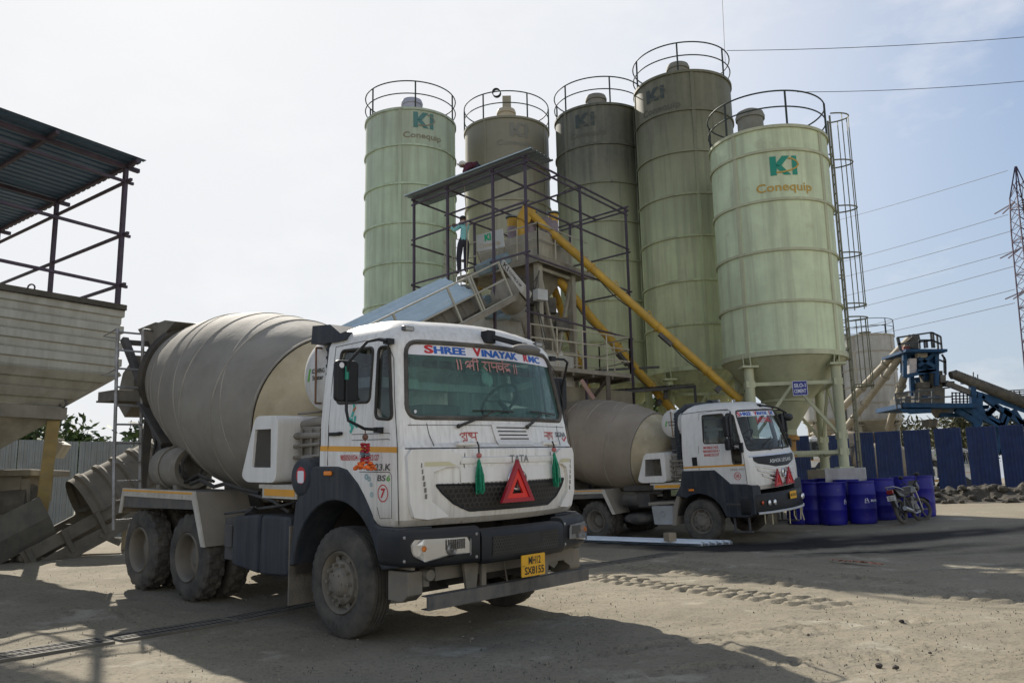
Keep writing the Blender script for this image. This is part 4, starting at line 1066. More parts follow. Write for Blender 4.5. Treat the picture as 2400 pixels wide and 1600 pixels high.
        rf.lathe([(0, .06), (.012, .045), (.004, .02), (.012, .001)], 18, fh2(sg * .88, .885, .014), (1, 0, 0)); rf.build('reflector', M('reflector_ribs', (.20, .21, .22), .3, .6), hl, smooth=40)
        am = MB(); am.ball(fh2(sg * 1.12, .905, .016), .026, 12, 8, (.6, 1, 1)); am.build('indicator_bulb', m_amber, hl, smooth=60)
        gl = MB(); fillpoly(gl, [(sg * u, v) for u, v in hp], lambda u, v: fh2(u, v, .036), 14, 4); gl.grid([[fh2(sg * u, v, .012) for u, v in hp], [fh2(sg * u, v, .036) for u, v in hp]], True); gl.build('lamp_glass', m_lens, hl)
        bt = MB()
        for y in (.62, 1.235): 
            for z in (.80, 1.0): bt.lathe([(0, .016), (.008, .014), (.012, .001)], 10, fh2(sg * y, z, .0), (1, 0, 0))
        bt.build('bumper_bolt', m_steel, bo)
    bi = MB(); fb = lambda y, z, d: V(bump_path(y) + d, y, z)
    bi.grid([[fb(y, z, .005) for y in np.linspace(-.46, .46, 9)] for z in (.80, .965)]); bi.build('lower_intake', m_ink, bc)
    hx = MB(); a = .018; j = 0; z = .81
    while z < .96:
        y = -.45 + (a * .93 if j % 2 else 0)
        while y < .45:
            if abs(y) > .2 or z < .84:
                o_ = [(y + a * math.sin(PI / 3 * k), z + a * math.cos(PI / 3 * k)) for k in range(6)]; i_ = [(y + a * .76 * math.sin(PI / 3 * k), z + a * .76 * math.cos(PI / 3 * k)) for k in range(6)]
                hx.add([fb(*p, .010) for p in o_] + [fb(*p, .010) for p in i_], [(k, (k + 1) % 6, 6 + (k + 1) % 6, 6 + k) for k in range(6)])
            y += a * 1.8
        z += a * 1.56; j += 1
    hx.build('intake_mesh', m_mesh, bc)
    # underrun beam, brackets, number plate
    ub = MB(); ub.bx(1.17, 1.20, -1.11, 1.11, .385, .505); ub.bx(1.10, 1.17, -1.11, 1.11, .495, .505); ub.bx(1.10, 1.17, -1.11, 1.11, .385, .395)
    br = ub.build('underrun_beam', M('scuffed_beam', (.06, .065, .07), .7, .1, var=.3, dust=.9, dcol=(.19, .175, .15), streak=.5, scol=(.22, .2, .17), sscale=(10, 10, 3)), root, bevel=.004)
    us = MB()
    for y in (-.55, .45): us.prism([(y - .1, .76), (y + .1, .76), (y + .06, .50), (y - .06, .50)], lambda u, v, d: V(d, u, v), 1.12, 1.15)
    us.bx(1.10, 1.13, -.40, -.34, .5, .76); us.bx(1.1, 1.13, .30, .35, .5, .76); us.tube([(1.12, -.1, .76), (1.12, -.05, .5)], .008, 6)
    for y in (.72, .98): us.prism([(y - .09, .74), (y + .09, .74), (y + .09, .58), (y + .03, .53), (y - .06, .58)], lambda u, v, d: V(d, u, v), 1.0, 1.03)
    us.tube([(.95, -.98, .66), (1.08, -.98, .66)], .05, 10); us.tube([(1.0, -.98, .66), (1.0, -.98, .56)], .04, 10); us.bx(.7, 1.05, -.9, .9, .60, .72)
    us.build('beam_bracket', M('dusty_bracket', (.15, .14, .12), .8, var=.25, dust=.5), br)
    pl = MB(); pl.prism(rrect([(-.165, -.10), (.165, -.10), (.165, .10), (-.165, .10)], .012), lambda u, v, d: V(1.375 + d, .05 + u, .665 + v), -.01, .0); np_ = pl.build('number_plate', m_plate, root)
    pt = MB(); fp = lambda u, v: V(1.3775, .055 + u, .665 + v); add_txt(pt, 'MH12', .17, .072, lambda u, v: fp(.01 + u, .046 + v), .02); add_txt(pt, 'SX8155', .27, .072, lambda u, v: fp(.005 + u, -.046 + v), .02); add_txt(pt, 'IND', .03, .012, lambda u, v: fp(-.145 + u, 0 + v), 0)
    pt.build('plate_lettering', m_ink, np_)
    # behind the cab: intake stack, air filter, tank
    sn = MB(); sn.prism([(-.62, 2.87), (-.60, 3.06), (-.28, 3.04), (-.10, 2.93), (-.02, 2.94), (-.02, 2.86), (-.18, 2.85)], lambda u, v, d: V(u, d, v), -1.14, -.80); sn.tube([V(-.40, -1.0, 2.88), V(-.40, -1.0, 2.4), V(-.42, -1.0, 1.75)], .075, 12)
    for i in range(12): z = 1.85 + i * .085; sn.lathe([(0, .075), (.01, .088), (.03, .088), (.04, .075)], 14, (-.4, -1.0, z), (0, 0, 1))
    sn.build('intake_stack', m_navy, root, smooth=40)
    ac = MB(); ac.lathe([(0, .001), (0, .15), (.02, .185), (.05, .20), (.45, .20), (.45, .001)], 32, (-.60, -1.26, 1.50), (0, 1, 0)); ac.box((-.35, -.9, 1.68), (.25, .3, .1)); a_ = ac.build('air_filter', m_navy, root, smooth=40)
    st = MB(); st.lathe([(0, .085), (.002, .085), (.002, .001)], 24, (-.575, -1.263, 1.525), (0, -1, 0)); st.build('filter_label', m_red, a_)
    st = MB(); st.prism(rrect([(-.055, -.07), (.055, -.07), (.055, .05), (-.055, .05)], .02), lambda u, v, d: V(-.575 + u, -1.2655 - d, 1.52 + v), 0, .002); st.build('filter_note', m_banner, a_)
    ft = MB()
    tp = lambda a, b: [(a, .55), (a + .05, .50), (b, .50), (b + .02, .58), (b + .02, 1.02), (b - .02, 1.10), (a + .05, 1.08), (a, 1.0)]
    ft.prism(rrect([(-2.08, .52), (-1.48, .47), (-1.48, 1.10), (-2.05, 1.06)], .07), lambda u, v, d: V(u, d, v), -1.19, -.62); ft.prism(rrect([(-1.45, .47), (-.84, .50), (-.84, 1.10), (-1.42, 1.10)], .08), lambda u, v, d: V(u, d, v), -1.21, -.62)
    o = ft.build('fuel_tank', m_navy, root, bevel=.03)
    fc = MB(); fc.lathe([(0, .07), (.05, .07), (.06, .05), (.06, .001)], 16, (-1.80, -1.10, 1.09), (-.2, -.6, .75)); fc.build('filler_cap', m_black, o, smooth=40)
    bx_ = MB(); bx_.bx(-2.4, -2.1, -1.1, -.7, .55, 1.02); bx_.bx(-2.32, -2.15, -1.15, -1.1, .7, .95); bx_.tube([(-2.6, -1.0, 1.05), (-1.2, -1.05, 1.2), (-.9, -.9, 1.3)], .018, 6); bx_.tube([(-2.9, -.8, 1.36), (-2.3, -.9, 1.30), (-1.6, -.95, 1.22), (-1.2, -1.0, 1.12)], .022, 6); bx_.build('valve_box', m_dsteel, root, bevel=.01)
    at_ = MB(); A_ = V(-4.55, -.82, 1.58)
    at_.lathe([(0, .27), (.02, .28), (.75, .28), (.77, .27), (.74, .20), (.1, .15)], 32, A_, (1, 0, .0)); at_.tube([A_ + V(.32, .295 * math.cos(t), .295 * math.sin(t)) for t in np.linspace(0, 2 * PI, 25)[:-1]], .014, 6, closed=True)
    at_.bx(-4.5, -4.4, -1.0, -.6, 1.3, 1.36); at_.bx(-4.0, -3.9, -1.0, -.6, 1.3, 1.36); at_.build('hose_drum', M('dented_dusty_cylinder', (.23, .215, .185), .75, var=.2, dust=.5, patch=(5, .58, .7, (.45, .42, .38), .6)), root, smooth=40)
    hh = MB()
    hh.tube([V(-3.5, -1.0, 1.38), V(-3.2, -1.02, 1.44), V(-2.9, -1.0, 1.36), V(-2.6, -1.02, 1.40), V(-2.3, -.95, 1.34), V(-2.0, -.9, 1.3)], .025, 7); hh.tube([V(-3.9, -.95, 1.36), V(-3.5, -.9, 1.5), V(-3.0, -.95, 1.42)], .02, 7)
    hh.tube([V(-3.78, -.85, 1.6) + V(0, .14 * math.cos(t), .17 * math.sin(t)) for t in np.linspace(0, 2 * PI, 20)[:-1]], .022, 6, closed=True)
    hh.build('rubber_hose', m_blk, root, smooth=50)
    return root, cab
T1, CAB1 = truck_one()
def truck_two():
    root = thing('mixer_truck', 'white mixer truck with tan drum and number 10 badge, parked before the silos', 'truck', LOC2, rot=ROT2)
    cab = Cab(SEC2, .5); F = cab.F; S = cab.Sd
    make_chassis(root, -6.3, 1.15); make_wheels(root, .505, AXLES1, m_rim, False)
    make_drum(root, m_drum2, m_cone); make_rear(root, False); mudguard(root, -4.9, -2.75, .505)
    engine_cover(root, -1.68, -.82); water_tank(root, -.66, 2.84, .34)
    zs = sorted(set([z[0] for z in SEC2] + [1.4, 1.5, 1.72, 2.15, 2.45, 2.62, 2.8, 2.9, 3.12, 3.2]))
    sol = cab.solid(zs)
    inn = cab.solid([1.78, 1.88, 2.03, 2.3, 2.6, 2.97, 3.07, 3.12], .075)
    arch = [(-.75, 1.0), (-.75, 1.70), (.504, 1.682), (.70, 1.52), (.877, 1.356), (1.29, 1.335), (1.29, 1.0)]
    ap = MB(); ap.prism(arch, lambda u, v, d: V(u, d, v), -1.5, 1.5)
    wsp = rrect([(-1.06, 2.07), (1.06, 2.07), (.97, 3.0), (-.97, 3.0)], .12)
    wc = MB(); wc.prism(wsp, lambda u, v, d: V(d, u, v), .6, 2.0)
    w1 = rrect([(.285, 2.305), (.885, 2.285), (.865, 2.96), (.31, 2.965)], .06); w2 = rrect([(.955, 2.23), (1.215, 2.235), (1.10, 2.93), (.93, 2.96)], .06)
    w3 = rrect([(.99, 1.80), (1.215, 1.795), (1.215, 2.13), (.985, 2.13)], .05)
    cuts = [ap, inn, wc]; kx = lambda u, v: u - .5 * (1.22 - cab.w(v))
    for w_ in (w1, w2, w3):
        c = MB(); c.prism([(kx(u, v), v) for u, v in w_], lambda u, v, d: V(u, d, v), -1.6, 1.6); cuts.append(c)
    me = boolean(sol, cuts, m_white2, 30)
    sh = bpy.data.objects.new('cab', me); COL.objects.link(sh); sh.parent = root; ORG[sh.name] = (0, 0, 0)
    g = MB(); fillpoly(g, wsp, F(-.02), 20, 8); ws = g.build('windscreen', m_ws2, root, smooth=60)
    r = MB(); frame_of(r, wsp, F(-.006), .022); r.build('windscreen_seal', m_blk, root, smooth=60)
    for sg in (-1, 1):
        for w_, nm in ((w1, 'side_window'), (w2, 'quarter_window'), (w3, 'lower_window')):
            g = MB(); fillpoly(g, w_, S(-.02, sg), 6, 6); o = g.build(nm, m_win, root)
            r = MB(); frame_of(r, w_, S(-.002, sg), .016); r.build('window_seal', m_blk, o, smooth=60)
        q = MB(); f = S(.001, sg)
        seam(q, [(.10, 1.70), (.14, 2.2), (.23, 3.0), (.60, 3.05), (1.05, 3.03)], f, .005); seam(q, [(1.05, 3.03), (1.22, 2.4), (1.28, 1.9), (1.295, 1.34)], f, .005); seam(q, [(-.32, 3.04), (.4, 3.06), (1.0, 3.05)], f, .007); q.build('door_gap', m_ink, sh)
        s_ = MB(); fl = S(.003, sg); s_.grid([[fl(-.32 + 1.60 * i / 16, 1.748 + .0 * i) for i in range(17)], [fl(-.32 + 1.60 * i / 16, 1.788) for i in range(17)]]); s_.build('reflective_tape', m_orange, sh)
        h = MB(); h.box(f(.0, 1.90), (.13, .03, .2)); h.build('door_handle', m_black, sh, bevel=.008)
    # deck-like roof edge and moulding at the front corners
    bn = MB(); fillpoly(bn, [(-1.0, 2.86), (1.0, 2.86), (.955, 2.985), (-.955, 2.985)], F(-.014), 24, 3); b = bn.build('windscreen_banner', m_banner, root, smooth=60)
    tb = 0; tr_ = 1
    for mb, s_, y0, y1 in ((tr_, 'S', -.93, -.83), (tb, 'HREE', -.82, -.47), (tr_, 'V', -.35, -.25), (tb, 'INAYAK', -.24, .28), (tr_, 'R', .42, .52), (tb, 'MC', .53, .80)):
        yc = (y0 + y1) / 2; f = F(-.010)
        mb_ = MB()
        for k in (-.004, 0, .004): add_txt(mb_, s_, y1 - y0, .10 if s_ in 'SVR' else .085, lambda u, v: f(yc + u + k, 2.922 + v), .03)
        mb_.build('banner_initial' if mb else 'banner_word', m_red if mb else m_blue, b)
    dv = MB(); add_deva(dv, 'shri', .72, .12, lambda u, v: F(-.010)(.0 + u, 2.75 + v), .16); dv.build('windscreen_writing', m_red, ws)
    interior(root, cab, 1.86, 3.08)
    mo = MB(); mo.lathe([(0, .12), (.01, .12), (.01, .001)], 20, (.75, -.5, 2.6), (1, 0, 0)); mo.build('hanging_fan', m_mesh, root)
    d = MB(); f = S(.004)
    for i, (t, w_) in enumerate((('MOBILE NO.', .40), ('9850501034 /', .44), ('8668222127', .40))): add_txt(d, t, w_, .062, lambda u, v: f(.47 + u, 2.205 - .085 * i + v), .025)
    d.build('phone_number', m_red, sh)
    d = MB(); ringface(d, 1.075, 1.525, .075, .088, f, 28); add_txt(d, '10', .09, .085, lambda u, v: f(1.075 + u, 1.525 + v), .03); d.build('number_badge', m_red, sh)
    d = MB(); add_txt(d, '2820 HU', .36, .05, lambda u, v: f(1.08 + u, 1.675 + v), .01, .15); d.build('model_badge', m_silver, sh)
    # front: black nameplate band, swages, slots
    nb = MB(); fillpoly(nb, [(-.30, 1.665), (.30, 1.665), (.95, 1.78), (1.08, 1.925), (-1.08, 1.925), (-.95, 1.78)], F(.012), 24, 5); n_ = nb.build('nameplate_panel', m_black, root)
    nb = MB(); nb.grid([[F(.02)(-1.1 + 2.2 * i / 20, z) for i in range(21)] for z in (1.925, 1.965)]); nb.build('chrome_strip', M('pale_trim_strip', (.62, .65, .72), .35, .2), n_)
    d = MB(); add_txt(d, 'ASHOK LEYLAND', 1.12, .085, lambda u, v: F(.016)(.05 + u, 1.80 + v), .02); d.build('maker_lettering', M('pale_lettering', (.62, .62, .60), .4, .2), n_)
    for k in range(3):
        z0 = 1.60 - .12 * k
        for sg in (-1, 1):
            s_ = MB(); s_.grid([[F(dd)(sg * (.16 + (.90 - .12 * k) * i / 12), z0 + .16 * (i / 12) ** 1.4 + dz) for i in range(13)] for dz, dd in ((-.035, 0), (-.03, .022), (.01, .026), (.03, 0))]); s_.build('front_swage', m_white2, sh, smooth=50)
    sl = MB()
    for z0, w_ in ((1.50, .55), (1.40, .42), (1.30, .35)):
        for sg in (-1, 1): sl.grid([[F(.008)(sg * (.14 + w_ * i / 8), z0 + .07 * (i / 8) ** 1.3 + dz) for i in range(9)] for dz in (-.02, .02)])
    sl.build('air_slot', m_ink, sh)
    for sg in (-1, 1):
        cm = MB(); cm.grid([[F(d_)(sg * y, z) for z in np.linspace(1.20, 1.92, 8)] for y, d_ in ((1.02, .0), (1.03, .03), (1.17, .03), (1.19, 0))]); cm.build('corner_moulding', m_white2, sh, smooth=50)
    em = MB(); c = F(.03)(0, 1.515)
    em.tube([c + V(.0, .085 * math.cos(t), .105 * math.sin(t)) for t in np.linspace(0, 2 * PI, 31)[:-1]], .012, 6, closed=True); em.tube([c + V(0, .05 * math.cos(t), .065 * math.sin(t)) for t in np.linspace(.5, 2 * PI - .5, 20)], .012, 6); em.build('emblem', m_chrome, sh, smooth=50)
    eb = MB(); eb.add([c + V(-.006, .085 * math.cos(t), .105 * math.sin(t)) for t in np.linspace(0, 2 * PI, 31)[:-1]], [tuple(range(30))]); eb.build('emblem_plate', m_txtdark, sh)
    for y, y1, ya, yb in ((-.35, -.05, -.55, -.05), (.25, .45, .30, .62)):
        wb = MB(); a0 = F(.03)(y, 2.05); a1 = F(.02)(y1, 2.25)
        wb.tube([a0, a0 * .5 + a1 * .5 + V(.02, 0, 0), a1], [.016, .012, .008], 6); wb.tube([F(.012)(ya + (yb - ya) * t, 2.13 + .22 * t) for t in np.linspace(0, 1, 6)], .010, 5); wb.build('wiper', m_blk, root, smooth=40)
    km = MB(); km.tube([F(.0)(.12, 3.1), F(.0)(.12, 3.1) + V(.08, 0, .0), V(1.45, .35, 3.02), V(1.58, .55, 2.88)], .022, 8); km.box(F(.0)(.1, 3.1), (.07, .1, .09)); kb = km.build('kerb_mirror_arm', m_black, root, smooth=40)
    k_ = MB(); k_.ball((1.58, .62, 2.78), .17, 14, 8, (.5, 1.2, .55)); k_.build('kerb_mirror', m_black, kb, smooth=60)
    for sg in (-1, 1):
        ar = MB(); Y = lambda a: sg * a
        ar.tube([V(1.0, Y(1.10), 2.98), V(1.12, Y(1.32), 2.98), V(1.12, Y(1.42), 2.80), V(1.12, Y(1.42), 2.2), V(1.22, Y(1.24), 2.12)], .018, 7); ar.box((1.25, Y(1.23), 2.16), (.08, .06, .22)); a_ = ar.build('mirror_arm', m_black, root, smooth=45)
        for z0, z1 in ((2.42, 2.90), (2.12, 2.38)):
            mi = MB(); mi.prism(rrect([(-.15, z0), (.13, z0), (.13, z1), (-.15, z1)], .05), lambda u, v, d: V(1.06 + d, Y(1.40) + u, v), -.05, .05); mi.build('mirror_shell', m_black, a_, bevel=.02)
    for y in (-.95, -.05): 
        l = MB(); l.ball((.55 if y < -.5 else .55, y * .8, 3.28), .035, 10, 6); l.tube([(.55, y * .8, 3.2), (.55, y * .8, 3.27)], .015, 6); l.build('roof_beacon', m_silver, root, smooth=60)
    for sg in (-1, 1):
        R_ = .66; c0 = (0.02, .50)
        outer = [(-.62, 1.12), (-.45, 1.35), (-.37, 1.695), (.504, 1.676), (.70, 1.515), (.877, 1.350), (1.30, 1.328), (1.42, 1.30), (1.42, .66), (1.24, .60), (.70, .60), (.64, .72)]
        inner = [(c0[0] + R_ * math.cos(t), c0[1] + R_ * .98 * math.sin(t)) for t in [math.radians(a) for a in range(22, 130, 9)]]
        g = MB(); g.prism(outer + inner, lambda u, v, d: V(u, sg * d, v), .86, 1.245); fd = g.build('wheel_arch', m_navy, root, bevel=.02)
        l = MB(); l.grid([[V(u, sg * d, v) for u, v in [(c0[0] + (R_ + .03) * math.cos(t), c0[1] + (R_ + .03) * math.sin(t)) for t in [math.radians(a) for a in range(10, 171, 8)]]] for d in (.5, 1.15)]); l.build('arch_lining', m_under, fd)
        fl = MB(); fl.prism([(-.60, 1.10), (-.50, 1.14), (-.64, .75), (-.70, .41), (-.80, .41), (-.74, .85)], lambda u, v, d: V(u, sg * d, v), .8, 1.2); fl.build('mud_flap', m_mud, fd)
        i_ = MB(); i_.box((-.15, sg * 1.255, 1.24), (.14, .03, .05)); i_.build('side_indicator', m_amber, fd, bevel=.012)
        st = MB(); st.prism([(.75, .92), (1.3, .90), (1.3, .86), (.72, .88)], lambda u, v, d: V(u, sg * d, v), 1.2, 1.27); st.bx(.80, 1.28, sg * 1.1, sg * 1.22, .26, .29); 
        for u in (.86, 1.22): st.bx(u - .02, u + .02, sg * 1.16, sg * 1.19, .26, .62)
        st.build('cab_step', m_dsteel, fd)
    def bpth(y): return float(np.interp(abs(y), [0, .4, .8, 1.1, 1.22, 1.27, 1.275], [1.74, 1.71, 1.62, 1.48, 1.40, 1.30, 1.15]))
    mb = MB(); rows = []; ys = np.linspace(-1.27, 1.27, 31); pts = [(1.1, -1.275)] + [(bpth(y), y) for y in ys] + [(1.1, 1.275)]
    prof = [(-.2, .64), (-.04, .645), (-.01, .67), (0, .74), (.0, .98), (-.02, 1.06), (-.06, 1.09), (-.2, 1.09)]
    for i in range(len(pts)):
        a = Vector(pts[max(i - 1, 0)]); b_ = Vector(pts[min(i + 1, len(pts) - 1)]); t = (b_ - a).normalized(); n2 = Vector((t.y, -t.x)); x, y = pts[i]
        rows.append([V(x + n2.x * d, y + n2.y * d, z) for d, z in prof])
    mb.grid(rows, True); mb.add(rows[0], [tuple(range(8))]); mb.add(rows[-1], [tuple(range(8))]); bu = mb.build('bumper', m_black, root, smooth=50)
    fb = lambda y, z, d: V(bpth(y) + d, y, z)
    tr2 = MB(); tr2.grid([[fb(y, z, dd) for y in np.linspace(-1.15, 1.2, 20)] for z, dd in ((.645, .0), (.655, .02), (.69, .02), (.70, 0))]); tr2.build('bumper_trim', M('pale_bumper_trim', (.55, .58, .60), .5, dust=.3), bu, smooth=40)
    for sg in (-1, 1):
        hl = MB(); hp = rrect([(.60, .80), (1.14, .82), (1.16, .95), (.62, .98)], .06); hl.add([fb(sg * u, v, .006) for u, v in hp], [tuple(range(len(hp)))]); h_ = hl.build('headlight', m_ink, bu)
        for y in (.70, .86):
            l = MB(); l.lathe([(0, .062), (.02, .062), (.03, .045), (.036, .001)], 18, fb(sg * y, .885, .0), (1, 0, 0)); l.build('lamp', m_chrome, h_, smooth=30)
        l = MB(); l.ball(fb(sg * 1.03, .90, .01), .045, 12, 8, (.5, 1, 1)); l.build('indicator', M('red_orange_lens', (.6, .10, .03), .25), h_, smooth=60)
    pl = MB(); pl.prism(rrect([(-.16, -.085), (.16, -.085), (.16, .085), (-.16, .085)], .012), lambda u, v, d: V(1.775 + d, u, .99 + v), -.01, .0); np_ = pl.build('number_plate', m_plate, root)
    pt = MB(); add_txt(pt, 'MH12 SX 8155', .28, .06, lambda u, v: V(1.778, u, .99 + v), .02); pt.build('plate_lettering', m_ink, np_)
    rb = MB()
    for y in (-.95, -.75, -.1, .15, .65, .78): 
        x = bpth(y) - .05; rb.tube([V(x, y, .66), V(x - .02, y + .02, .5), V(x - .01 + .03 * math.sin(y * 9), y + .05 * math.cos(y * 7), .36 + .06 * math.sin(y * 5))], .014, 6)
    rb.build('rope_ends', M('frayed_rope', (.55, .50, .33), .9), bu, smooth=50)
    bt = MB(); bt.prism(rrect([(-1.34, .42), (-.76, .42), (-.76, .88), (-1.38, .88)], .04), lambda u, v, d: V(u, d, v), -1.18, -.6); b_ = bt.build('battery_box', M('pale_grey_box', (.36, .38, .39), .6, var=.1, dust=.3), root, bevel=.02)
    bt = MB(); bt.prism([(-1.45, .88), (-.70, .92), (-.68, .98), (-1.45, .96)], lambda u, v, d: V(u, d, v), -1.2, -.55); bt.build('box_lid', m_mud, b_, bevel=.015)
    em = MB(); em.tube([V(-1.06, -1.182, .68) + V(.06 * math.cos(t), 0, .075 * math.sin(t)) for t in np.linspace(0, 2 * PI, 24)[:-1]], .009, 6, closed=True); em.tube([V(-1.06, -1.182, .68) + V(.035 * math.cos(t), 0, .05 * math.sin(t)) for t in np.linspace(.6, 5.6, 18)], .008, 6); em.build('box_emblem', M('pale_grey_emblem', (.30, .32, .33), .6), b_)
    sw_ = MB(); o_ = V(-1.98, -.72, .40); sw_.lathe([(0, .24), (.02, .30), (.06, .40), (.09, .45), (.12, lambda j: .47 if j % 4 < 2 else .455), (.17, lambda j: .47 if j % 4 < 2 else .455), (.20, .45), (.24, .38), (.27, .27), (.27, .001)], 72, o_, (0, 0, 1)); sw_.build('spare_wheel', m_tyre, root, smooth=30)
    ar = MB(); ar.lathe([(0, .001), (.01, .12), (.03, .15), (.5, .15), (.52, .12), (.53, .001)], 24, (-2.35, -.95, 1.0), (1, 0, 0)); ar.box((-1.65, -.9, 1.0), (.35, .35, .32)); ar.tube([(-2.0, -.9, 1.15), (-1.2, -.9, 1.18)], .05, 8); ar.bx(-2.3, -.8, -1.0, -.6, 1.24, 1.36); ar.build('air_tanks', m_frame, root, smooth=40)
    sp = MB(); sp.tube([V(-.55, -.95, 1.8), V(-.55, -.98, 2.6), V(-.52, -.98, 3.05), V(-.35, -.8, 3.22), V(-.28, -.3, 3.25), V(-.28, .5, 3.25)], .07, 10); sp.lathe([(0, .13), (.35, .13)], 14, (-.28, .2, 3.25), (0, 1, 0), True, True)
    for i in range(14): z = 1.95 + i * .075; sp.lathe([(0, .07), (.01, .085), (.03, .085), (.04, .07)], 12, (-.55, -.965, z), (0, 0, 1))
    sp.build('intake_stack', m_navy, root, smooth=40)
    cb = MB(); cb.tube([V(-.62, -.98, 3.18), V(-.64, -1.0, 3.10)], .05, 10); cb.build('white_cap', m_tank, root)
    return root, cab
T2, CAB2 = truck_two()
def on_ground(px, py):
    lo, hi = 3.0, 70.0
    for _ in range(50):
        m = (lo + hi) / 2; p = at(px, py, m)
        if p.z > gz(p.x, p.y): lo = m
        else: hi = m
    return Vector((p.x, p.y, gz(p.x, p.y)))

# ------------------------------------------------------------------ things carried by the first truck
def tp(x, y, z): return LOC1 + ROT1 @ Vector((x, y, z))
def tvec(x, y, z): return ROT1 @ Vector((x, y, z))
m_trired = M('red_reflector', (.75, .03, .02), .35, var=.06)
m_tridark = M('dark_red_reflector', (.36, .015, .03), .35, var=.08)
def triangle(P0, rot, w, h, label, group=None, d=.022):
    """warning triangle: P0 centre of its base, rot columns = (out, across, up)"""
    t = thing('warning_triangle', label, 'warning triangle', P0, group)
    f = lambda u, v, dd: Vector(P0) + rot @ Vector((dd, u, v))
    def band(o0, o1, d0, d1):
        def tri(o): k = o / h; return [(-w / 2 + o * 1.9, o), (w / 2 - o * 1.9, o), (0, h - o * 2.2)]
        A = tri(o0); B = tri(o1); mb = MB()
        vs = [f(*p, d1) for p in A] + [f(*p, d1) for p in B] + [f(*p, d0) for p in A] + [f(*p, d0) for p in B]
        fs = []
        for i in range(3):
            j = (i + 1) % 3; fs += [(i, j, 3 + j, 3 + i), (6 + i, 9 + i, 9 + j, 6 + j), (i, 6 + i, 6 + j, j), (3 + i, 3 + j, 9 + j, 9 + i)]
        return mb.add(vs, fs)
    band(0, .035 * h / .37, -d, d * .6).build('outer_band', m_tridark, t, bevel=.002)
    band(.034 * h / .37, .075 * h / .37, -d, 0).build('inner_band', m_trired, t)
    return t
triangle(tp(1.285, -.055, 1.255), ROT1, .46, .40, 'large red warning triangle standing over the grille emblem of the nearer truck', 'warning triangles on the trucks')
def tp2(x, y, z): return LOC2 + ROT2 @ Vector((x, y, z))
triangle(tp2(1.64, -.38, 1.215), ROT2, .40, .40, 'small red warning triangle on the far truck, left of its round emblem', 'warning triangles on the trucks')
triangle(tp2(1.64, .20, 1.225), ROT2, .40, .40, 'small red warning triangle on the far truck, right of its round emblem', 'warning triangles on the trucks')
m_tassel = M('green_nylon_tassel', (.01, .26, .14), .55, var=.4, vs=60)
def tassel(y, zt, zb, label):
    x = CAB1.fx(y, zt - .1) + .055
    b = tp(x, y, zt); t = thing('green_tassel', label, 'tassel', tp(x, y, zb), 'tassels hanging from the front handles')
    c = MB(); c.tube([tp(x - .005, y - .02, 1.83), tp(x + .012, y - .015, 1.79), tp(x, y, zt)], .009, 6); c.build('cord', m_blk, t)
    k = MB(); k.ball(tp(x, y, zt), .026, 10, 7); k.build('bead', flat('pink_bead', (.45, .14, .13), .5), t, smooth=60)
    s = MB(); h0 = zt - .05
    for i in range(34):
        a = random.random() * 2 * PI; r0 = .012 * random.random(); r1 = .035 * random.random() + .012; e = zb + random.uniform(-.0, .07)
        s.tube([tp(x, y, h0 + .02), tp(x + r0 * math.cos(a), y + r0 * math.sin(a), h0), tp(x + max(-.03, r1 * math.cos(a)), y + r1 * math.sin(a) + .012, (h0 + e) / 2), tp(x + max(-.03, r1 * math.cos(a)), y + r1 * math.sin(a) * 1.1 + .02, e)], .0055, 4)
    s.build('tassel_strands', m_tassel, t, smooth=60)
tassel(-.50, 1.70, 1.34, 'green nylon tassel hanging from the grab handle on the banner S side')
tassel(.60, 1.745, 1.36, 'green nylon tassel hanging from the grab handle near the red SIGNA tick')
def garland():
    base = tp(.70, -1.42, 1.94); t = thing('flower_garland', 'red and orange flower garland hanging from the side mirror arm of the nearer truck', 'garland', tp(.70, -1.42, 1.58))
    c = MB(); c.tube([base, tp(.70, -1.42, 1.84)], .006, 6); c.ball(tp(.70, -1.42, 1.88), .028, 10, 7); c.build('cord', flat('brown_bead', (.16, .08, .06), .6), t, smooth=60)
    r = MB(); o = MB(); p = MB()
    def petals(mb, c, R, n, s, dz=0):
        for i in range(n):
            a = 2 * PI * i / n + random.random(); d = tvec(math.cos(a), math.sin(a), 0)
            mb.ball(c + d * R + tvec(0, 0, dz + random.uniform(-.01, .01)), s, 6, 5, (1, 1, .55))
    for z in (1.81, 1.785, 1.755): petals(r, tp(.70, -1.42, z), .028, 8, .020)
    for z in (1.735, 1.715): petals(p, tp(.70, -1.42, z), .03, 8, .018)
    for z in (1.69, 1.665): petals(r, tp(.70, -1.42, z), .032, 8, .020)
    for z, R in ((1.645, .05), (1.625, .075), (1.605, .085)): petals(o, tp(.70, -1.42, z), R, 12, .022)
    r.build('red_petals', M('red_cloth_petals', (.42, .03, .04), .9, var=.3, vs=30), t, smooth=60); p.build('grey_petals', M('dusty_blue_petals', (.15, .20, .24), .9), t, smooth=60); o.build('orange_petals', M('orange_cloth_petals', (.80, .17, .03), .9, var=.25, vs=30), t, smooth=60)
garland()

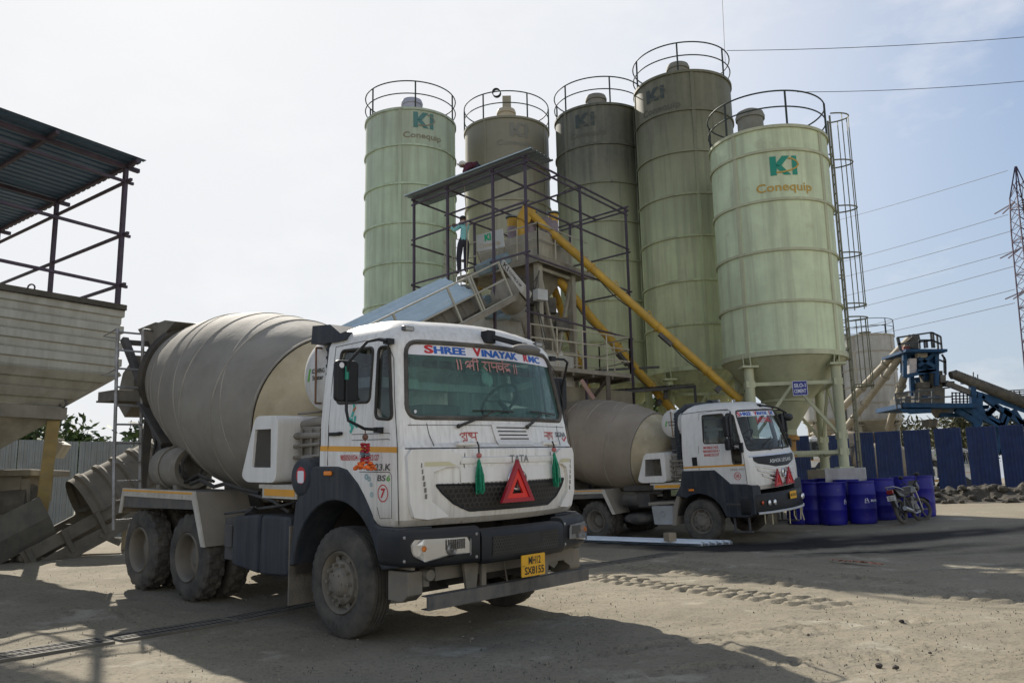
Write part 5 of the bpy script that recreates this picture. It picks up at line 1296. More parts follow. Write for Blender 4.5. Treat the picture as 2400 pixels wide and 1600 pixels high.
# ------------------------------------------------------------------ cement silos
m_rail = M('silo_railing_steel', (.035, .045, .04), .6, .2, var=.2)
def silo_mat(name, col, top, streak=.4, patch=None):
    return M(name, col, .55, var=.10, vs=.9, streak=streak, scol=(.19, .185, .13), sscale=(3.0, 3.0, .17), top=top, dust=.16, dcol=(.36, .32, .24), bump=.05, bs=1.6, patch=patch)
def silo(cx, cy, R, zlip, zbase, rings, col_m, ribs, label, rail_n, cap_col, zfoot, legs=True, railph=0.0, capoff=(-.12, 0), capr=.38, caph=1.0, band=None, ladder=None, hatch=False):
    d = math.hypot(cx, cy); fw = Vector((cx / d, cy / d, 0)); rt = Vector((fw.y, -fw.x, 0)); C0 = Vector((cx, cy, 0))
    def pos(th, r, z): return C0 + (rt * math.sin(th) - fw * math.cos(th)) * r + Vector((0, 0, z))
    root = thing('cement_silo', label, 'silo', (cx, cy, zfoot), 'cement silos of the concrete plant')
    s = MB(); n = 72
    s.grid([[pos(2 * PI * i / n, R, z) for i in range(n)] for z in np.linspace(zbase, zlip, 24)], True)
    s.grid([[pos(2 * PI * i / n, r, z) for i in range(n)] for r, z in ((R, zlip - .01), (R * .5, zlip + .18), (.02, zlip + .25))], True)
    sh = s.build('shell', col_m, root, smooth=50)
    b = MB()
    for z in rings:
        w = .075 if z != zbase else .14; q = .05 if z != zbase else .07
        b.grid([[pos(2 * PI * i / n, R + o, z + dz) for i in range(n)] for o, dz in ((-.01, w), (q, w), (q, 0), (-.01, 0), (-.01, w))], True)
    b.grid([[pos(2 * PI * i / n, R + o, zlip + dz) for i in range(n)] for o, dz in ((-.01, -.06), (.05, -.06), (.05, .03), (-.05, .03))], True)
    for a in ribs:
        a = math.radians(a)
        for e in (-.05, .05):
            p = [pos(a + e / R - .012, R + .0, zbase), pos(a + e / R + .012, R, zbase)]
        b.add([pos(a - .06 / R, R + .028, zbase), pos(a + .06 / R, R + .028, zbase), pos(a + .06 / R, R + .028, zlip), pos(a - .06 / R, R + .028, zlip), pos(a - .07 / R, R - .01, zbase), pos(a + .07 / R, R - .01, zbase), pos(a + .07 / R, R - .01, zlip), pos(a - .07 / R, R - .01, zlip)],
              [(0, 1, 2, 3), (0, 3, 7, 4), (1, 5, 6, 2)])
    b.build('stiffener_bands', band or col_m, sh, smooth=30)
    c = MB(); pr = [(R, zbase), (R * .985, zbase - .03), (.72, zbase - 1.12), (.74, zbase - 1.13), (.74, zbase - 1.2), (.70, zbase - 1.21), (.22, zbase - 2.0), (.22, zbase - 2.2)]
    c.grid([[pos(2 * PI * i / n, r, z) for i in range(n)] for r, z in pr], True); c.build('cone', band or col_m, root, smooth=30)
    v = MB(); v.grid([[pos(2 * PI * i / 20, r, zbase - z) for i in range(20)] for r, z in ((.22, 2.15), (.28, 2.2), (.28, 2.3), (.17, 2.32), (.17, 2.8))], True); v.build('outlet_valve', M('rusty_orange_pipe', (.45, .22, .04), .7, var=.3, dust=.3), root, smooth=30)
    rl = MB(); Rr = R + .02
    for z, rr in ((zlip + 1.08, .024), (zlip + .58, .022)): rl.tube([pos(2 * PI * i / 64, Rr, z) for i in range(64)], rr, 6, closed=True)
    for i in range(rail_n): a = railph + 2 * PI * i / rail_n; rl.bar(pos(a, Rr, zlip), pos(a, Rr, zlip + 1.08), .06, .03, up=tuple(fw))
    rl.build('top_railing', m_rail, root, smooth=60)
    cp = MB(); cc = C0 + rt * capoff[0] + fw * capoff[1]; cz = zlip + .2
    cp.lathe([(0, capr), (caph * .72, capr), (caph * .72, capr * 1.12), (caph * .80, capr * 1.14), (caph * .92, capr * 1.02), (caph, capr * .6), (caph * 1.03, .01)], 32, cc + Vector((0, 0, cz)), (0, 0, 1)); cp.build('dust_filter', cap_col, root, smooth=40)
    if legs:
        lg = [math.radians(a) for a in (-35, 55, 145, -125)]; zt = zbase - .25
        for a in lg:
            m = MB(); m.tube([pos(a, R - .06, zfoot), pos(a, R - .06, zt)], .138, 18); m.box(pos(a, R - .06, zt), (.46, .46, .06)); m.bx(*[k for p in zip(pos(a, R - .06, zfoot) - V(.2, .2, 0), pos(a, R - .06, zfoot) + V(.2, .2, .04)) for k in p])
            for e in (-.12, .12): m.bar(pos(a + e / R, R - .02, zt), pos(a + e / R, R + .01, zbase + .1), .03, .2, up=tuple(fw))
            m.build('leg', band or col_m, root, smooth=30)
        m = MB()
        zl = zfoot + .45; zu = zbase - .75
        for i in range(4):
            a, a2 = lg[i], lg[(i + 1) % 4]
            for z in (zl, zu): m.bar(pos(a, R - .06, z), pos(a2, R - .06, z), .09, .10)
            mid = (pos(a, R - .06, zu) + pos(a2, R - .06, zu)) / 2
            m.bar(mid, pos(a, R - .06, zl + .4), .07, .08); m.bar(mid, pos(a2, R - .06, zl + .4), .07, .08)
            for z in (zl, zl + .45, zu): m.box(pos(a, R - .06, z), (.26, .26, .18))
        m.build('leg_bracing', band or col_m, root)
    return root, pos, sh
def logo(parent, pos, R, px, py, Yf, w, h, py2, px2, w2, h2, c1, c2, tilt=0.0):
    """the KI emblem with its swoosh and the word below, wrapped on the shell"""
    def fn_at(qx, qy, dr):
        p = at(qx, qy, Yf); C_ = pos(0, 0, 0); rt = (pos(PI / 2, 1, 0) - C_); off = (p - C_).dot(rt); th0 = math.asin(max(-1, min(1, off / R))); z0 = p.z
        return lambda u, v: pos(th0 + u / R, R + dr, z0 + v)
    f = fn_at(px, py, .014); mb = MB()
    W_, H_ = w, h
    K = [(-.5, -.5), (-.5, .5), (-.28, .5), (-.28, -.5)]
    def poly(P_): mb.add([f(u * W_ * 1.0, v * H_) for u, v in P_], [tuple(range(len(P_)))])
    poly(K); poly([(-.30, .06), (-.30, -.10), (-.02, -.5), (.22, -.5), (-.10, .0)]); poly([(-.30, -.06), (-.10, .0), (.20, .5), (-.06, .5), (-.30, .10)])
    poly([(.28, -.5), (.28, .5), (.46, .5), (.46, -.5)])
    mb.build('emblem_letters', c1, parent)
    mb = MB(); g = fn_at(px, py, .018)
    pl = [(u * W_, v * H_) for u, v in [(-.28, -.36), (-.05, -.34), (.2, -.27), (.42, -.12), (.52, .05), (.47, .2), (.34, .32), (.16, .38)]]
    strokes(mb, [pl], .05 * W_ / .9, g); mb.build('emblem_swoosh', c2, parent)
    mb = MB(); g = fn_at(px2, py2, .014); add_txt(mb, 'Conequip', w2, h2, g, .012); mb.build('maker_lettering', c2, parent)
col5 = silo_mat('silo_pale_green_paint', (.60, .69, .46), None, .5, (1.6, .62, .8, (.30, .24, .13), .45))
col1 = silo_mat('silo_weathered_green_paint', (.46, .575, .41), (12.0, 15.5, (.33, .35, .31), .5), .6)
col2 = silo_mat('silo_dusty_beige_paint', (.52, .53, .37), (8.5, 13.8, (.19, .175, .13), .92), .6)
col3 = silo_mat('silo_sooty_green_paint', (.54, .59, .36), (8.2, 13.0, (.055, .06, .048), .97), .65)
col4 = silo_mat('silo_grimy_olive_paint', (.54, .585, .335), (7.6, 13.2, (.075, .073, .045), .93), .7)
colb = silo_mat('silo_band_paint', (.48, .50, .33), None, .4)
m_capg = M('dusty_filter_casing', (.20, .195, .17), .7, var=.2, dust=.4)
g1 = flat('emblem_green', (.0, .25, .17), .5); g2 = flat('lettering_gold', (.50, .31, .045), .5)
f1 = flat('faded_emblem_blue', (.07, .19, .18), .6); f2 = flat('faded_lettering_brown', (.22, .19, .13), .6)
f3 = flat('faint_emblem_grey', (.185, .185, .155), .7); f4 = flat('sooty_emblem', (.05, .065, .06), .7); f5 = flat('sooty_lettering', (.105, .10, .08), .7)
SR = 1.75
s5, pos5, sh5 = silo(8.13, 24.7, SR, 11.66, 4.88, [4.88, 6.38, 7.88, 9.38, 10.88], col5, (-33, 58, 150, -125), 'nearest pale green silo with a bright green KI emblem and blue board below', 6, m_capg, 1.72, railph=.35, band=colb, capoff=(-.45, 0), caph=1.15, capr=.40)
logo(sh5, pos5, SR, 1838, 389, 23.0, .80, .58, 441, 1841, 1.62, .34, g1, g2)
ringz = [4.97, 6.47, 7.97, 9.47, 10.97, 12.47, 13.98]
s1, pos1, sh1 = silo(-3.84, 30.96, SR, 15.46, 4.97, ringz, col1, (-13, 75, 165, -100), 'bluish green silo at the left end of the silo row with a faded KI emblem', 6, M('lilac_grey_filter', (.36, .36, .44), .6, var=.1), .6, railph=.1, capoff=(.05, 0))
logo(sh1, pos1, SR, 994, 281, 29.3, .82, .62, 319, 992, 1.50, .30, f1, f2)
s2, pos2, sh2 = silo(-.05, 32.9, SR, 15.95, 4.97, ringz, col2, (-30, 62, 150, -120), 'beige dusty silo behind the workers with a stepped cream filter on its roof', 6, M('cream_filter', (.44, .38, .27), .6, var=.1), .6, railph=.5, capoff=(.0, 0), capr=.36, caph=.95)
logo(sh2, pos2, SR, 1217, 304, 31.2, .78, .58, 336, 1207, 1.45, .28, f3, f3)
t_ = MB(); t_.bx(-.20, .16, 32.7, 33.1, 17.0, 17.6); t_.build('filter_stack', M('cream_filter_stack', (.30, .27, .2), .7), s2)
hz = MB(); hp = pos2(-.22, SR + .03, 17.0)
for k in range(4): hz.tube([hp + Vector((.16 * math.cos(a) + .01 * k, .05 * k, .17 * math.sin(a))) for a in np.linspace(0, 2 * PI, 22)[:-1]], .014, 5, closed=True)
hz.build('coiled_cable', m_blk, s2)
s3, pos3, sh3 = silo(3.66, 31.2, SR, 15.6, 4.97, ringz, col3, (50, 140, -130, -48), 'sooty green silo half hidden behind the tallest grimy one', 6, m_capg, .6, railph=.25, capoff=(-.1, 0))
logo(sh3, pos3, SR, 1371, 281, 29.6, .80, .55, 315, 1377, 1.45, .28, f4, f5)
s4, pos4, sh4 = silo(6.52, 28.98, SR, 15.7, 5.08, [5.08, 6.6, 8.1, 9.65, 11.15, 12.7, 14.22], col4, (12, 100, -78, 190), 'tallest grimy olive silo with soot over its upper half and faint Conequip lettering', 6, m_capg, 1.0, railph=-.05, capoff=(-.1, 0))
logo(sh4, pos4, SR, 1534, 214, 27.5, .80, .5, 252, 1545, 1.55, .32, f4, f5)
# pedestals
m_ped = M('whitewashed_concrete', (.48, .47, .46), .9, var=.15, bump=.4, bs=25, streak=.2)
m_ped2 = M('stained_concrete', (.27, .24, .18), .9, var=.2, bump=.4, bs=25, streak=.4)
for i, (a, lab, mm) in enumerate(((55, 'whitewashed concrete block under the right front leg of the nearest silo', m_ped), (-35, 'concrete footing block under the left front leg of the nearest silo, behind the far truck', m_ped2), (145, 'rust stained concrete block under the right rear leg of the nearest silo', m_ped2), (-125, 'concrete footing block under the left rear leg of the nearest silo', m_ped2))):
    p = pos5(math.radians(a), SR - .06, 0); g = gz(p.x, p.y) - .05
    m = MB(); m.box((p.x, p.y, (g + 1.72) / 2), (1.05, .85, 1.72 - g), Matrix.Rotation(-.35, 3, 'Z')); tag(m.build('footing_block', mm, None, bevel=.02), lab, 'footing', 'silo footings')
for sroot, posn, nm in ((s1, pos1, 'bluish'), (s2, pos2, 'beige'), (s3, pos3, 'sooty'), (s4, pos4, 'olive')):
    for a, wh in ((-35, 'left front'), (55, 'right front'), (145, 'right rear'), (-125, 'left rear')):
        p = posn(math.radians(a), SR - .06, 0); g = gz(p.x, p.y) - .05; zt = .6 if sroot is not s4 else 1.0
        m = MB(); m.box((p.x, p.y, (g + zt) / 2), (.9, .9, abs(zt - g))); tag(m.build('footing_block', m_ped2), 'grey concrete block under the %s leg of the %s silo' % (wh, nm), 'footing', 'silo footings')
# caged ladder of the nearest silo: a part of it
def silo_ladder():
    th = math.radians(95); st = MB(); rg = MB(); cg = MB()
    def lp(dr, dt, z):
        p = pos5(th, SR + dr, z); t = (pos5(th + .01, SR, z) - pos5(th, SR, z)).normalized(); return p + t * dt
    for dt in (-.2, .2): st.bar(lp(.13, dt, 1.35), lp(.13, dt, 12.45), .05, .03)
    z = 1.6
    while z < 11.6: st.tube([lp(.13, -.2, z), lp(.13, .2, z)], .014, 6); z += .3
    for z in (3.2, 5.2, 7.4, 9.4, 11.2): st.bar(lp(.0, -.2, z), lp(.13, -.2, z), .04); st.bar(lp(.0, .2, z), lp(.13, .2, z), .04)
    st.build('ladder', M('ladder_green_steel', (.16, .165, .115), .6, .2, var=.2, dust=.2), s5)
    def hoop(z): return [lp(.13 + .58 * math.sin(a), -.36 * math.cos(a), z) for a in np.linspace(.0, PI, 13)]
    for z in (12.45, 10.95, 9.5, 8.05, 6.5, 6.1, 4.1):
        cg.tube(hoop(z), .022, 6)
    for a in (.6, 1.2, 1.95, 2.6):
        for z0, z1 in ((6.4, 12.45), (4.0, 6.1)): cg.bar(lp(.13 + .58 * math.sin(a), -.36 * math.cos(a), z0), lp(.13 + .58 * math.sin(a), -.36 * math.cos(a), z1), .045, .012, up=(1, 0, 0))
    cg.build('ladder_cage', M('ladder_green_steel'  , (.16, .165, .115)), s5)
silo_ladder()
# sign board
def signboard():
    pc = at(1875, 909, 22.85); t = thing('sign_board', 'blue board reading SILO-1 CEMENT in white letters on the nearest silo', 'sign', pc - V(0, 0, .21))
    d = math.hypot(pc.x, pc.y); fw = V(pc.x / d, pc.y / d, 0); rt = V(fw.y, -fw.x, 0); f = lambda u, v, dd=0: pc + rt * u + V(0, 0, v) - fw * dd
    m = MB(); m.prism([(-.20, -.205), (.20, -.205), (.20, .205), (-.20, .205)], lambda u, v, dd: f(u, v, dd), -.03, 0); b = m.build('board', M('sign_blue', (.03, .045, .26), .5), t)
    m = MB(); add_txt(m, 'SILO-1', .30, .105, lambda u, v: f(u, .075 + v, .005), .02); add_txt(m, 'CEMENT', .31, .105, lambda u, v: f(u, -.08 + v, .005), .02); m.build('lettering', m_banner, b)
    m = MB(); r_ = [(-.19, -.195), (.19, -.195), (.19, .195), (-.19, .195)]
    for i in range(4): strokes(m, [[r_[i], r_[(i + 1) % 4]]], .012, lambda u, v: f(u, v, .004))
    m.build('border_line', m_banner, b)
    m = MB(); m.bar(f(-.15, .1, -.03), f(-.15, .1, -.14), .03); m.bar(f(.15, .1, -.03), f(.15, .1, -.14), .03); m.build('bracket', m_rail, t)
signboard()

# ------------------------------------------------------------------ yellow screw conveyors
m_yel = M('yellow_screw_paint', (.56, .33, .02), .5, var=.15, dust=.28, up=.5, dcol=(.26, .22, .15), streak=.2, scol=(.2, .13, .05))
def screw(p, q, r, label, flanges=(.3, .62, .85)):
    p, q = Vector(p), Vector(q); t = thing('screw_conveyor', label, 'screw conveyor', min(p, q, key=lambda v: v.z), 'yellow screw conveyors of the tower')
    m = MB(); m.tube([p, q], r, 20); m.build('tube', m_yel, t, smooth=40)
    ax = (q - p).normalized(); f = MB()
    for k in flanges: c = p.lerp(q, k); f.lathe([(-.025, r), (-.025, r + .05), (.025, r + .05), (.025, r)], 22, c, ax)
    f.build('flange', m_yel, t, smooth=30)
    h = MB(); c = p.lerp(q, flanges[-1]) + ax * .45; h.box(c - V(0, 0, r + .05), (.16, .16, .3), ax.to_track_quat('X', 'Z').to_matrix()); h.box(p.lerp(q, flanges[1]) + ax * .3 - V(0, 0, r + .03), (.5, .2, .14), ax.to_track_quat('X', 'Z').to_matrix()); h.build('inspection_hatch', m_dsteel, t)
    e = MB()
    for k in (.42, .58): 
        c = p.lerp(q, k) + V(.02, 0, r + .06); e.tube([c + ax * (.07 * math.cos(a)) + V(0, 0, .07 * math.sin(a)) for a in np.linspace(0, 2 * PI, 15)[:-1]], .014, 5, closed=True)
    e.build('lifting_eye', m_yel, t)
    w = MB(); w.tube([p.lerp(q, k) + V(0, -.02, -r - .03 - .10 * math.sin(k * 19)) for k in np.linspace(.15, .95, 30)], .018, 5); w.build('power_cable', m_blk, t)
    return t
screw(at(1243, 500, 24.4), at(1735, 938, 24.2), .128, 'longest yellow screw conveyor slanting from tower top to far truck roof')
screw(at(1225, 560, 24.7), at(1575, 960, 27.0), .135, 'yellow screw conveyor steeply slanting down behind the frame corner post')
screw(at(1290, 650, 26.0), at(1392, 960, 28.8), .125, 'short steep yellow screw conveyor behind the rusty railed platform')
screw(at(1168, 555, 25.9), at(1090, 745, 29.0), .15, 'yellow screw conveyor passing behind the KI sign panel', (.3, .6, .85))
# ------------------------------------------------------------------ purple steel frame with its half-laid roof
m_purp = M('purple_primer_steel', (.055, .038, .066), .6, .1, var=.25, dust=.15)
m_sheetb = M('pale_blue_sheet', (.42, .54, .62), .5, .0, var=.06, dust=.12)
m_sheetg = M('galvanised_roof_sheet', (.20, .25, .29), .45, .3, var=.1)
A_, B_, C_ = V(.45, 21.7, 0), V(-2.99, 25.0, 0), V(3.81, 26.2, 0)
D_ = B_ + C_ - A_
def corr(mb, f, L, Wd, n_rib, h, th=.004):
    """ribbed sheet: f(s,w,d) with s along the ribs 0..L, w across 0..Wd"""
    prof = []
    for i in range(n_rib):
        w0 = Wd * i / n_rib; dw = Wd / n_rib
        prof += [(w0, 0), (w0 + dw * .55, 0), (w0 + dw * .65, h), (w0 + dw * .88, h), (w0 + dw * .98, 0)]
    prof.append((Wd, 0))
    mb.grid([[f(s, w, d + th) for w, d in prof] for s in (0, L)]); mb.grid([[f(s, w, d) for w, d in prof] for s in (0, L)])
    return mb
def scaffold():
    t = thing('steel_frame', 'tall purple steel frame standing around the mixing tower with only a strip of roof', 'frame', (A_ + D_) / 2 + V(0, 0, gz(.4, 25.6)))
    cols = [A_, B_, C_, D_, B_.lerp(A_, .33), B_.lerp(A_, .735), A_.lerp(C_, .5), B_.lerp(D_, .53), C_.lerp(D_, .5)]
    for c in cols:
        m = MB(); m.bar((c.x, c.y, gz(c.x, c.y) - .05), (c.x, c.y, 10.33), .066, .066, up=(.6, .8, 0)); m.build('post', m_purp, t)
    def rail(p, q, z, ext=.12, w=.046, dz=0):
        d = (q - p).normalized(); m = MB(); m.bar(p - d * ext + V(0, 0, z), q + d * ext + V(0, 0, z + dz), w, w); m.build('rail', m_purp, t)
    for z in (10.36, 10.18, 9.04, 7.62): rail(A_, B_, z)
    for z in (10.30, 10.12, 8.95, 7.54, 5.98): rail(A_, C_, z)
    for z in (10.30, 8.85, 7.55): rail(B_, D_, z)
    for z in (10.36, 10.22, 8.82, 7.50): rail(C_, D_, z)
    for k, kk in ((.33, .33), (.735, .735)): rail(B_.lerp(A_, k), D_.lerp(C_, kk), 10.26)
    rail(A_.lerp(C_, .5), B_.lerp(D_, .5), 10.24); rail(A_.lerp(C_, .28), B_.lerp(D_, .28), 10.25)
    P0, P1, P2 = V(.62, 21.33, 10.43), V(-3.31, 24.91, 10.43), V(1.27, 22.28, 10.43)
    u = (P1 - P0); L = u.length; u.normalize(); w = (P2 - P0); Wd = w.length; w.normalize()
    for k in range(1):
        m = MB(); corr(m, lambda s, q, d: P0 + u * s + w * q + V(0, 0, d), L, Wd, 6, .035); m.build('roof_sheet', m_sheetg, t)
    e = MB(); e.bar(P0 + V(0, 0, .01), P1 + V(0, 0, .01), .012, .03); e.build('sheet_edge', m_sheetb, t)
scaffold()

# ------------------------------------------------------------------ mixing tower
m_bei = M('beige_plant_steel', (.40, .38, .31), .6, .1, var=.15, dust=.35, streak=.4, scol=(.17, .14, .09), sscale=(6, 6, .6))
m_beid = M('dusty_plant_steel', (.25, .235, .195), .75, .1, var=.25, dust=.5, streak=.3)
m_dk = M('dark_machinery', (.07, .07, .068), .8, .1, var=.4, dust=.4)
m_wpan = M('white_cabin_panel', (.55, .54, .50), .6, var=.08, dust=.3, streak=.35)
m_motor = M('blue_grey_motor', (.16, .24, .28), .6, .1, var=.2, dust=.4)
UA = (B_ - A_).normalized(); UC = (C_ - A_).normalized()
def mixing_tower():
    O = V(.84, 23.7, 0); g0 = gz(.5, 24.5)
    f = lambda u, v, z: O + UA * u + UC * v + V(0, 0, z)
    t = thing('mixing_tower', 'beige concrete mixing tower with railed top deck and a green KI sign panel', 'mixing tower', f(1.2, 1.2, g0))
    def blk(mb, u0, u1, v0, v1, z0, z1):
        vs = [f(u, v, z) for z in (z0, z1) for u, v in ((u0, v0), (u1, v0), (u1, v1), (u0, v1))]
        return mb.add(vs, [(3, 2, 1, 0), (4, 5, 6, 7), (0, 1, 5, 4), (1, 2, 6, 5), (2, 3, 7, 6), (3, 0, 4, 7)])
    m = MB(); blk(m, -.1, 3.4, -.15, 2.9, 7.93, 8.02); blk(m, -.12, 3.42, -.17, -.13, 7.86, 8.06); blk(m, -.14, -.1, -.15, 2.9, 7.84, 8.06); m.build('deck', m_beid, t)
    m = MB(); blk(m, .05, 2.6, .1, 1.9, 8.03, 8.92); m.build('weigh_hopper', m_bei, t, bevel=.02)
    m = MB(); zz = [(8.03, 0), (7.0, .55)]
    m.grid([[f(.2 + i, .25 + i, z), f(2.4 - i, .25 + i, z), f(2.4 - i, 1.8 - i, z), f(.2 + i, 1.8 - i, z)] for z, i in ((7.93, 0), (6.9, .6))], True); m.build('hopper_cone', m_beid, t)
    for u, v in ((.12, .1), (.12, 1.9), (2.9, .1), (2.9, 1.9)):
        m = MB(); blk(m, u - .1, u + .1, v - .1, v + .1, g0, 7.9); m.build('leg', m_bei, t)
    m = MB()
    for a, b in (((.12, .1, 7.8), (.12, 1.0, 5.2)), ((.12, 1.9, 7.8), (.12, 1.0, 5.2)), ((2.9, .1, 7.8), (1.5, .1, 5.6)), ((.12, .1, 5.1), (.12, 1.9, 5.1)), ((.12, .1, 7.75), (.12, 1.9, 7.75)), ((.12, .1, 5.1), (2.9, .1, 5.1)), ((.12, .1, 3.2), (.12, 1.9, 3.2))): m = MB(); m.bar(f(*a), f(*b), .08, .1); m.build('brace', m_bei, t)
    m = MB(); blk(m, .5, 2.4, .3, 1.7, 5.4, 6.7); m.lathe([(0, .75), (1.9, .75)], 24, f(.5, 1.0, 5.9), UA, True, True); m.build('mixer_drum', m_beid, t, smooth=30)
    m = MB(); blk(m, .3, 3.6, -.3, -.22, 5.25, 6.55); m.grid([[f(.2, -.45, 5.3), f(3.8, -.45, 5.3)], [f(.5, -.35, 6.1), f(2.4, -.35, 6.65)]]); blk(m, .25, 3.5, -.5, .2, 5.0, 5.3); m.build('conveyor_chute', m_bei, t)
    m = MB()
    for u, v, z, w in ((.5, -.1, 6.9, .5), (.2, .7, 6.7, .45), (.6, .4, 5.5, .6), (1.4, -.05, 7.2, .5), (.1, 1.3, 6.2, .4)): m.box(f(u, v, z), (w, w * .8, w))
    for i in range(9):
        u0 = random.uniform(-.1, 1.2); m.tube([f(u0, -.1 + .2 * random.random(), 7.6), f(u0 + .15, -.15, 6.6 + random.random()), f(u0 - .1, .1, 5.4)], .02, 5)
    m.build('pipework', m_dk, t)
    m = MB(); m.lathe([(0, .25), (.5, .26), (.55, .18), (.62, .1)], 18, f(1.65, -.5, 6.85), UA, True, True); m.box(f(1.5, -.5, 6.5), (.5, .4, .3)); m.lathe([(0, .1), (.4, .12)], 12, f(1.2, -.62, 6.3), -UA, True, True); m.build('drive_motor', m_motor, t, smooth=40)
    c0 = at(1265, 692, 23.4); m = MB(); m.box(c0 + V(.02, 0, 0), (.36, .25, .32), Matrix.Rotation(.6, 3, 'Z')); m.build('junction_box', M('pale_box', (.45, .46, .46), .5), t, bevel=.01)
    m = MB(); blk(m, .0, 1.1, -.9, -.35, 3.0, 5.15); blk(m, -.5, .05, -.5, 1.0, 3.4, 5.1); m.build('white_cladding', m_wpan, t, bevel=.01)
    # top railings
    def fence(pts, zb, zt, name='deck_railing'):
        m = MB()
        for a, b in zip(pts, pts[1:]):
            for k in (1, .55): m.tube([f(*a, zb + (zt - zb) * k), f(*b, zb + (zt - zb) * k)], .022, 6)
            n = max(1, int((f(*b, 0) - f(*a, 0)).length / .75))
            for i in range(n + 1): k = i / n; u = a[0] + (b[0] - a[0]) * k; v = a[1] + (b[1] - a[1]) * k; m.bar(f(u, v, zb), f(u, v, zt), .035, .035)
        m.build(name, M('cream_railing', (.42, .41, .34), .6, var=.1, dust=.3), t)
    fence([(3.3, -.1), (-.05, -.1), (-.05, 2.7)], 8.02, 9.05)
    for u, v, zt in ((.75, .6, 9.75), (1.55, .6, 9.78), (.35, 1.3, 9.80)):
        m = MB(); m.lathe([(0, .16), (.55, .155)], 20, f(u, v, 8.9), (0, 0, 1)); m.build('canvas_sleeve', M('mauve_canvas', (.30, .25, .29), .9, var=.15), t, smooth=40)
        m = MB(); m.lathe([(0, .15), (zt - 9.47, .16)], 20, f(u, v, 9.42), (0, 0, 1)); sp = m.build('inlet_spout', m_yel, t, smooth=40)
        m = MB(); m.lathe([(0, .16), (0, .21), (.035, .21), (.035, .05), (.07, .05), (.07, .001)], 20, f(u, v, zt - .02), (0, 0, 1)); m.build('flange_plate', m_motor, sp, smooth=30)
    m = MB(); m.box(f(.15, .9, 9.1), (.35, .5, .5)); m.lathe([(0, .18), (.45, .18)], 14, f(.25, .75, 9.0), (0, 0, 1)); m.build('filter_bag', M('grey_filter_bag', (.22, .19, .21), .9), t, bevel=.04)
    # sign panel with KI
    q = [at(1116.5, 551.5, 24.0), at(1177.5, 535.5, 23.4), at(1182, 578, 23.4), at(1118, 590, 24.0)]
    nrm = (q[1] - q[0]).cross(q[3] - q[0]).normalized(); nrm = nrm if nrm.y > 0 else -nrm
    m = MB(); m.add([p for p in q] + [p + nrm * .03 for p in q], [(0, 1, 2, 3), (7, 6, 5, 4), (0, 4, 5, 1), (1, 5, 6, 2), (2, 6, 7, 3), (3, 7, 4, 0)]); sg = m.build('sign_panel', M('pale_sign_panel', (.52, .53, .52), .5, var=.05, dust=.15), t)
    pf = lambda u, v: (q[3] + (q[2] - q[3]) * u + ((q[0] + (q[1] - q[0]) * u) - (q[3] + (q[2] - q[3]) * u)) * v) - nrm * .006
    m = MB(); add_txt(m, 'KI', .24, .40, lambda u, v: pf(.43 + u, .72 + v), .05); m.build('emblem_letters', M('bright_green_letters', (.0, .36, .16), .5), sg)
    m = MB(); add_txt(m, 'Conequip', .78, .34, lambda u, v: pf(.49 + u, .26 + v), .01); m.build('maker_lettering', flat('pale_gold_lettering', (.50, .42, .27), .6), sg)
    m = MB(); m.bar(q[3], q[3] + V(.2, .3, -.5), .03); m.bar(q[2], q[2] + V(.0, .3, -.5), .03); m.build('sign_bracket', m_beid, sg)
    # head cover of the belt conveyor with its lettering
    h = [at(1178, 604, 22.6), at(1231, 667, 22.3), at(1221, 688, 22.3), at(1172, 618, 22.6)]
    n2 = (h[1] - h[0]).cross(h[3] - h[0]).normalized(); n2 = n2 if n2.y > 0 else -n2
    m = MB(); m.add(h + [p + n2 * .75 for p in h], [(0, 1, 2, 3), (7, 6, 5, 4), (0, 4, 5, 1), (1, 5, 6, 2), (2, 6, 7, 3), (3, 7, 4, 0)]); hc = m.build('belt_head_cover', M('pale_head_cover', (.56, .55, .50), .6, var=.06, dust=.3, streak=.3), t, bevel=.03)
    hf = lambda u, v: h[3] + (h[2] - h[3]) * u + ((h[0] + (h[1] - h[0]) * u) - (h[3] + (h[2] - h[3]) * u)) * v - n2 * .006
    m = MB(); add_txt(m, 'KI', .20, .62, lambda u, v: hf(.22 + u, .52 + v), .01); add_txt(m, 'CONEQUIP', .55, .34, lambda u, v: hf(.64 + u, .48 + v), .012); m.build('cover_lettering', m_ink, hc)
    m = MB(); m.lathe([(0, .42), (.75, .42)], 24, h[2].lerp(h[3], .35) + V(-.25, .05, -.25), n2, True, True); m.build('head_pulley_cover', m_beid, t, smooth=30)
    # yellow screw heads meeting the deck
    m = MB(); m.box(at(1236, 500, 24.5) + V(-.03, 0, -.05), (.42, .36, .5), Matrix.Rotation(.5, 3, 'Y')); m.tube([at(1222, 515, 24.5), at(1222, 560, 24.5)], .13, 14); m.build('screw_head', m_yel, t, bevel=.03)
    # access ladder with hoops at the left of the deck
    m = MB(); L0 = f(3.25, -.35, 0)
    for k in (-.2, .2): m.tube([L0 + UA * k + V(0, 0, 4.5), L0 + UA * k + V(0, 0, 9.2)], .022, 6)
    for i in range(16): z = 4.6 + .29 * i; m.tube([L0 + UA * -.2 + V(0, 0, z), L0 + UA * .2 + V(0, 0, z)], .012, 5)
    for z in (6.6, 7.6, 8.4, 9.1): m.tube([L0 + UA * (.34 * math.cos(a)) - UC * (.5 * math.sin(a)) + V(0, 0, z) for a in np.linspace(0, PI, 12)], .016, 5)
    for a in (.7, 1.57, 2.4): m.tube([L0 + UA * (.34 * math.cos(a)) - UC * (.5 * math.sin(a)) + V(0, 0, z) for z in (6.6, 9.1)], .014, 5)
    m.build('hooped_ladder', M('cream_railing', (.42, .41, .34)), t)
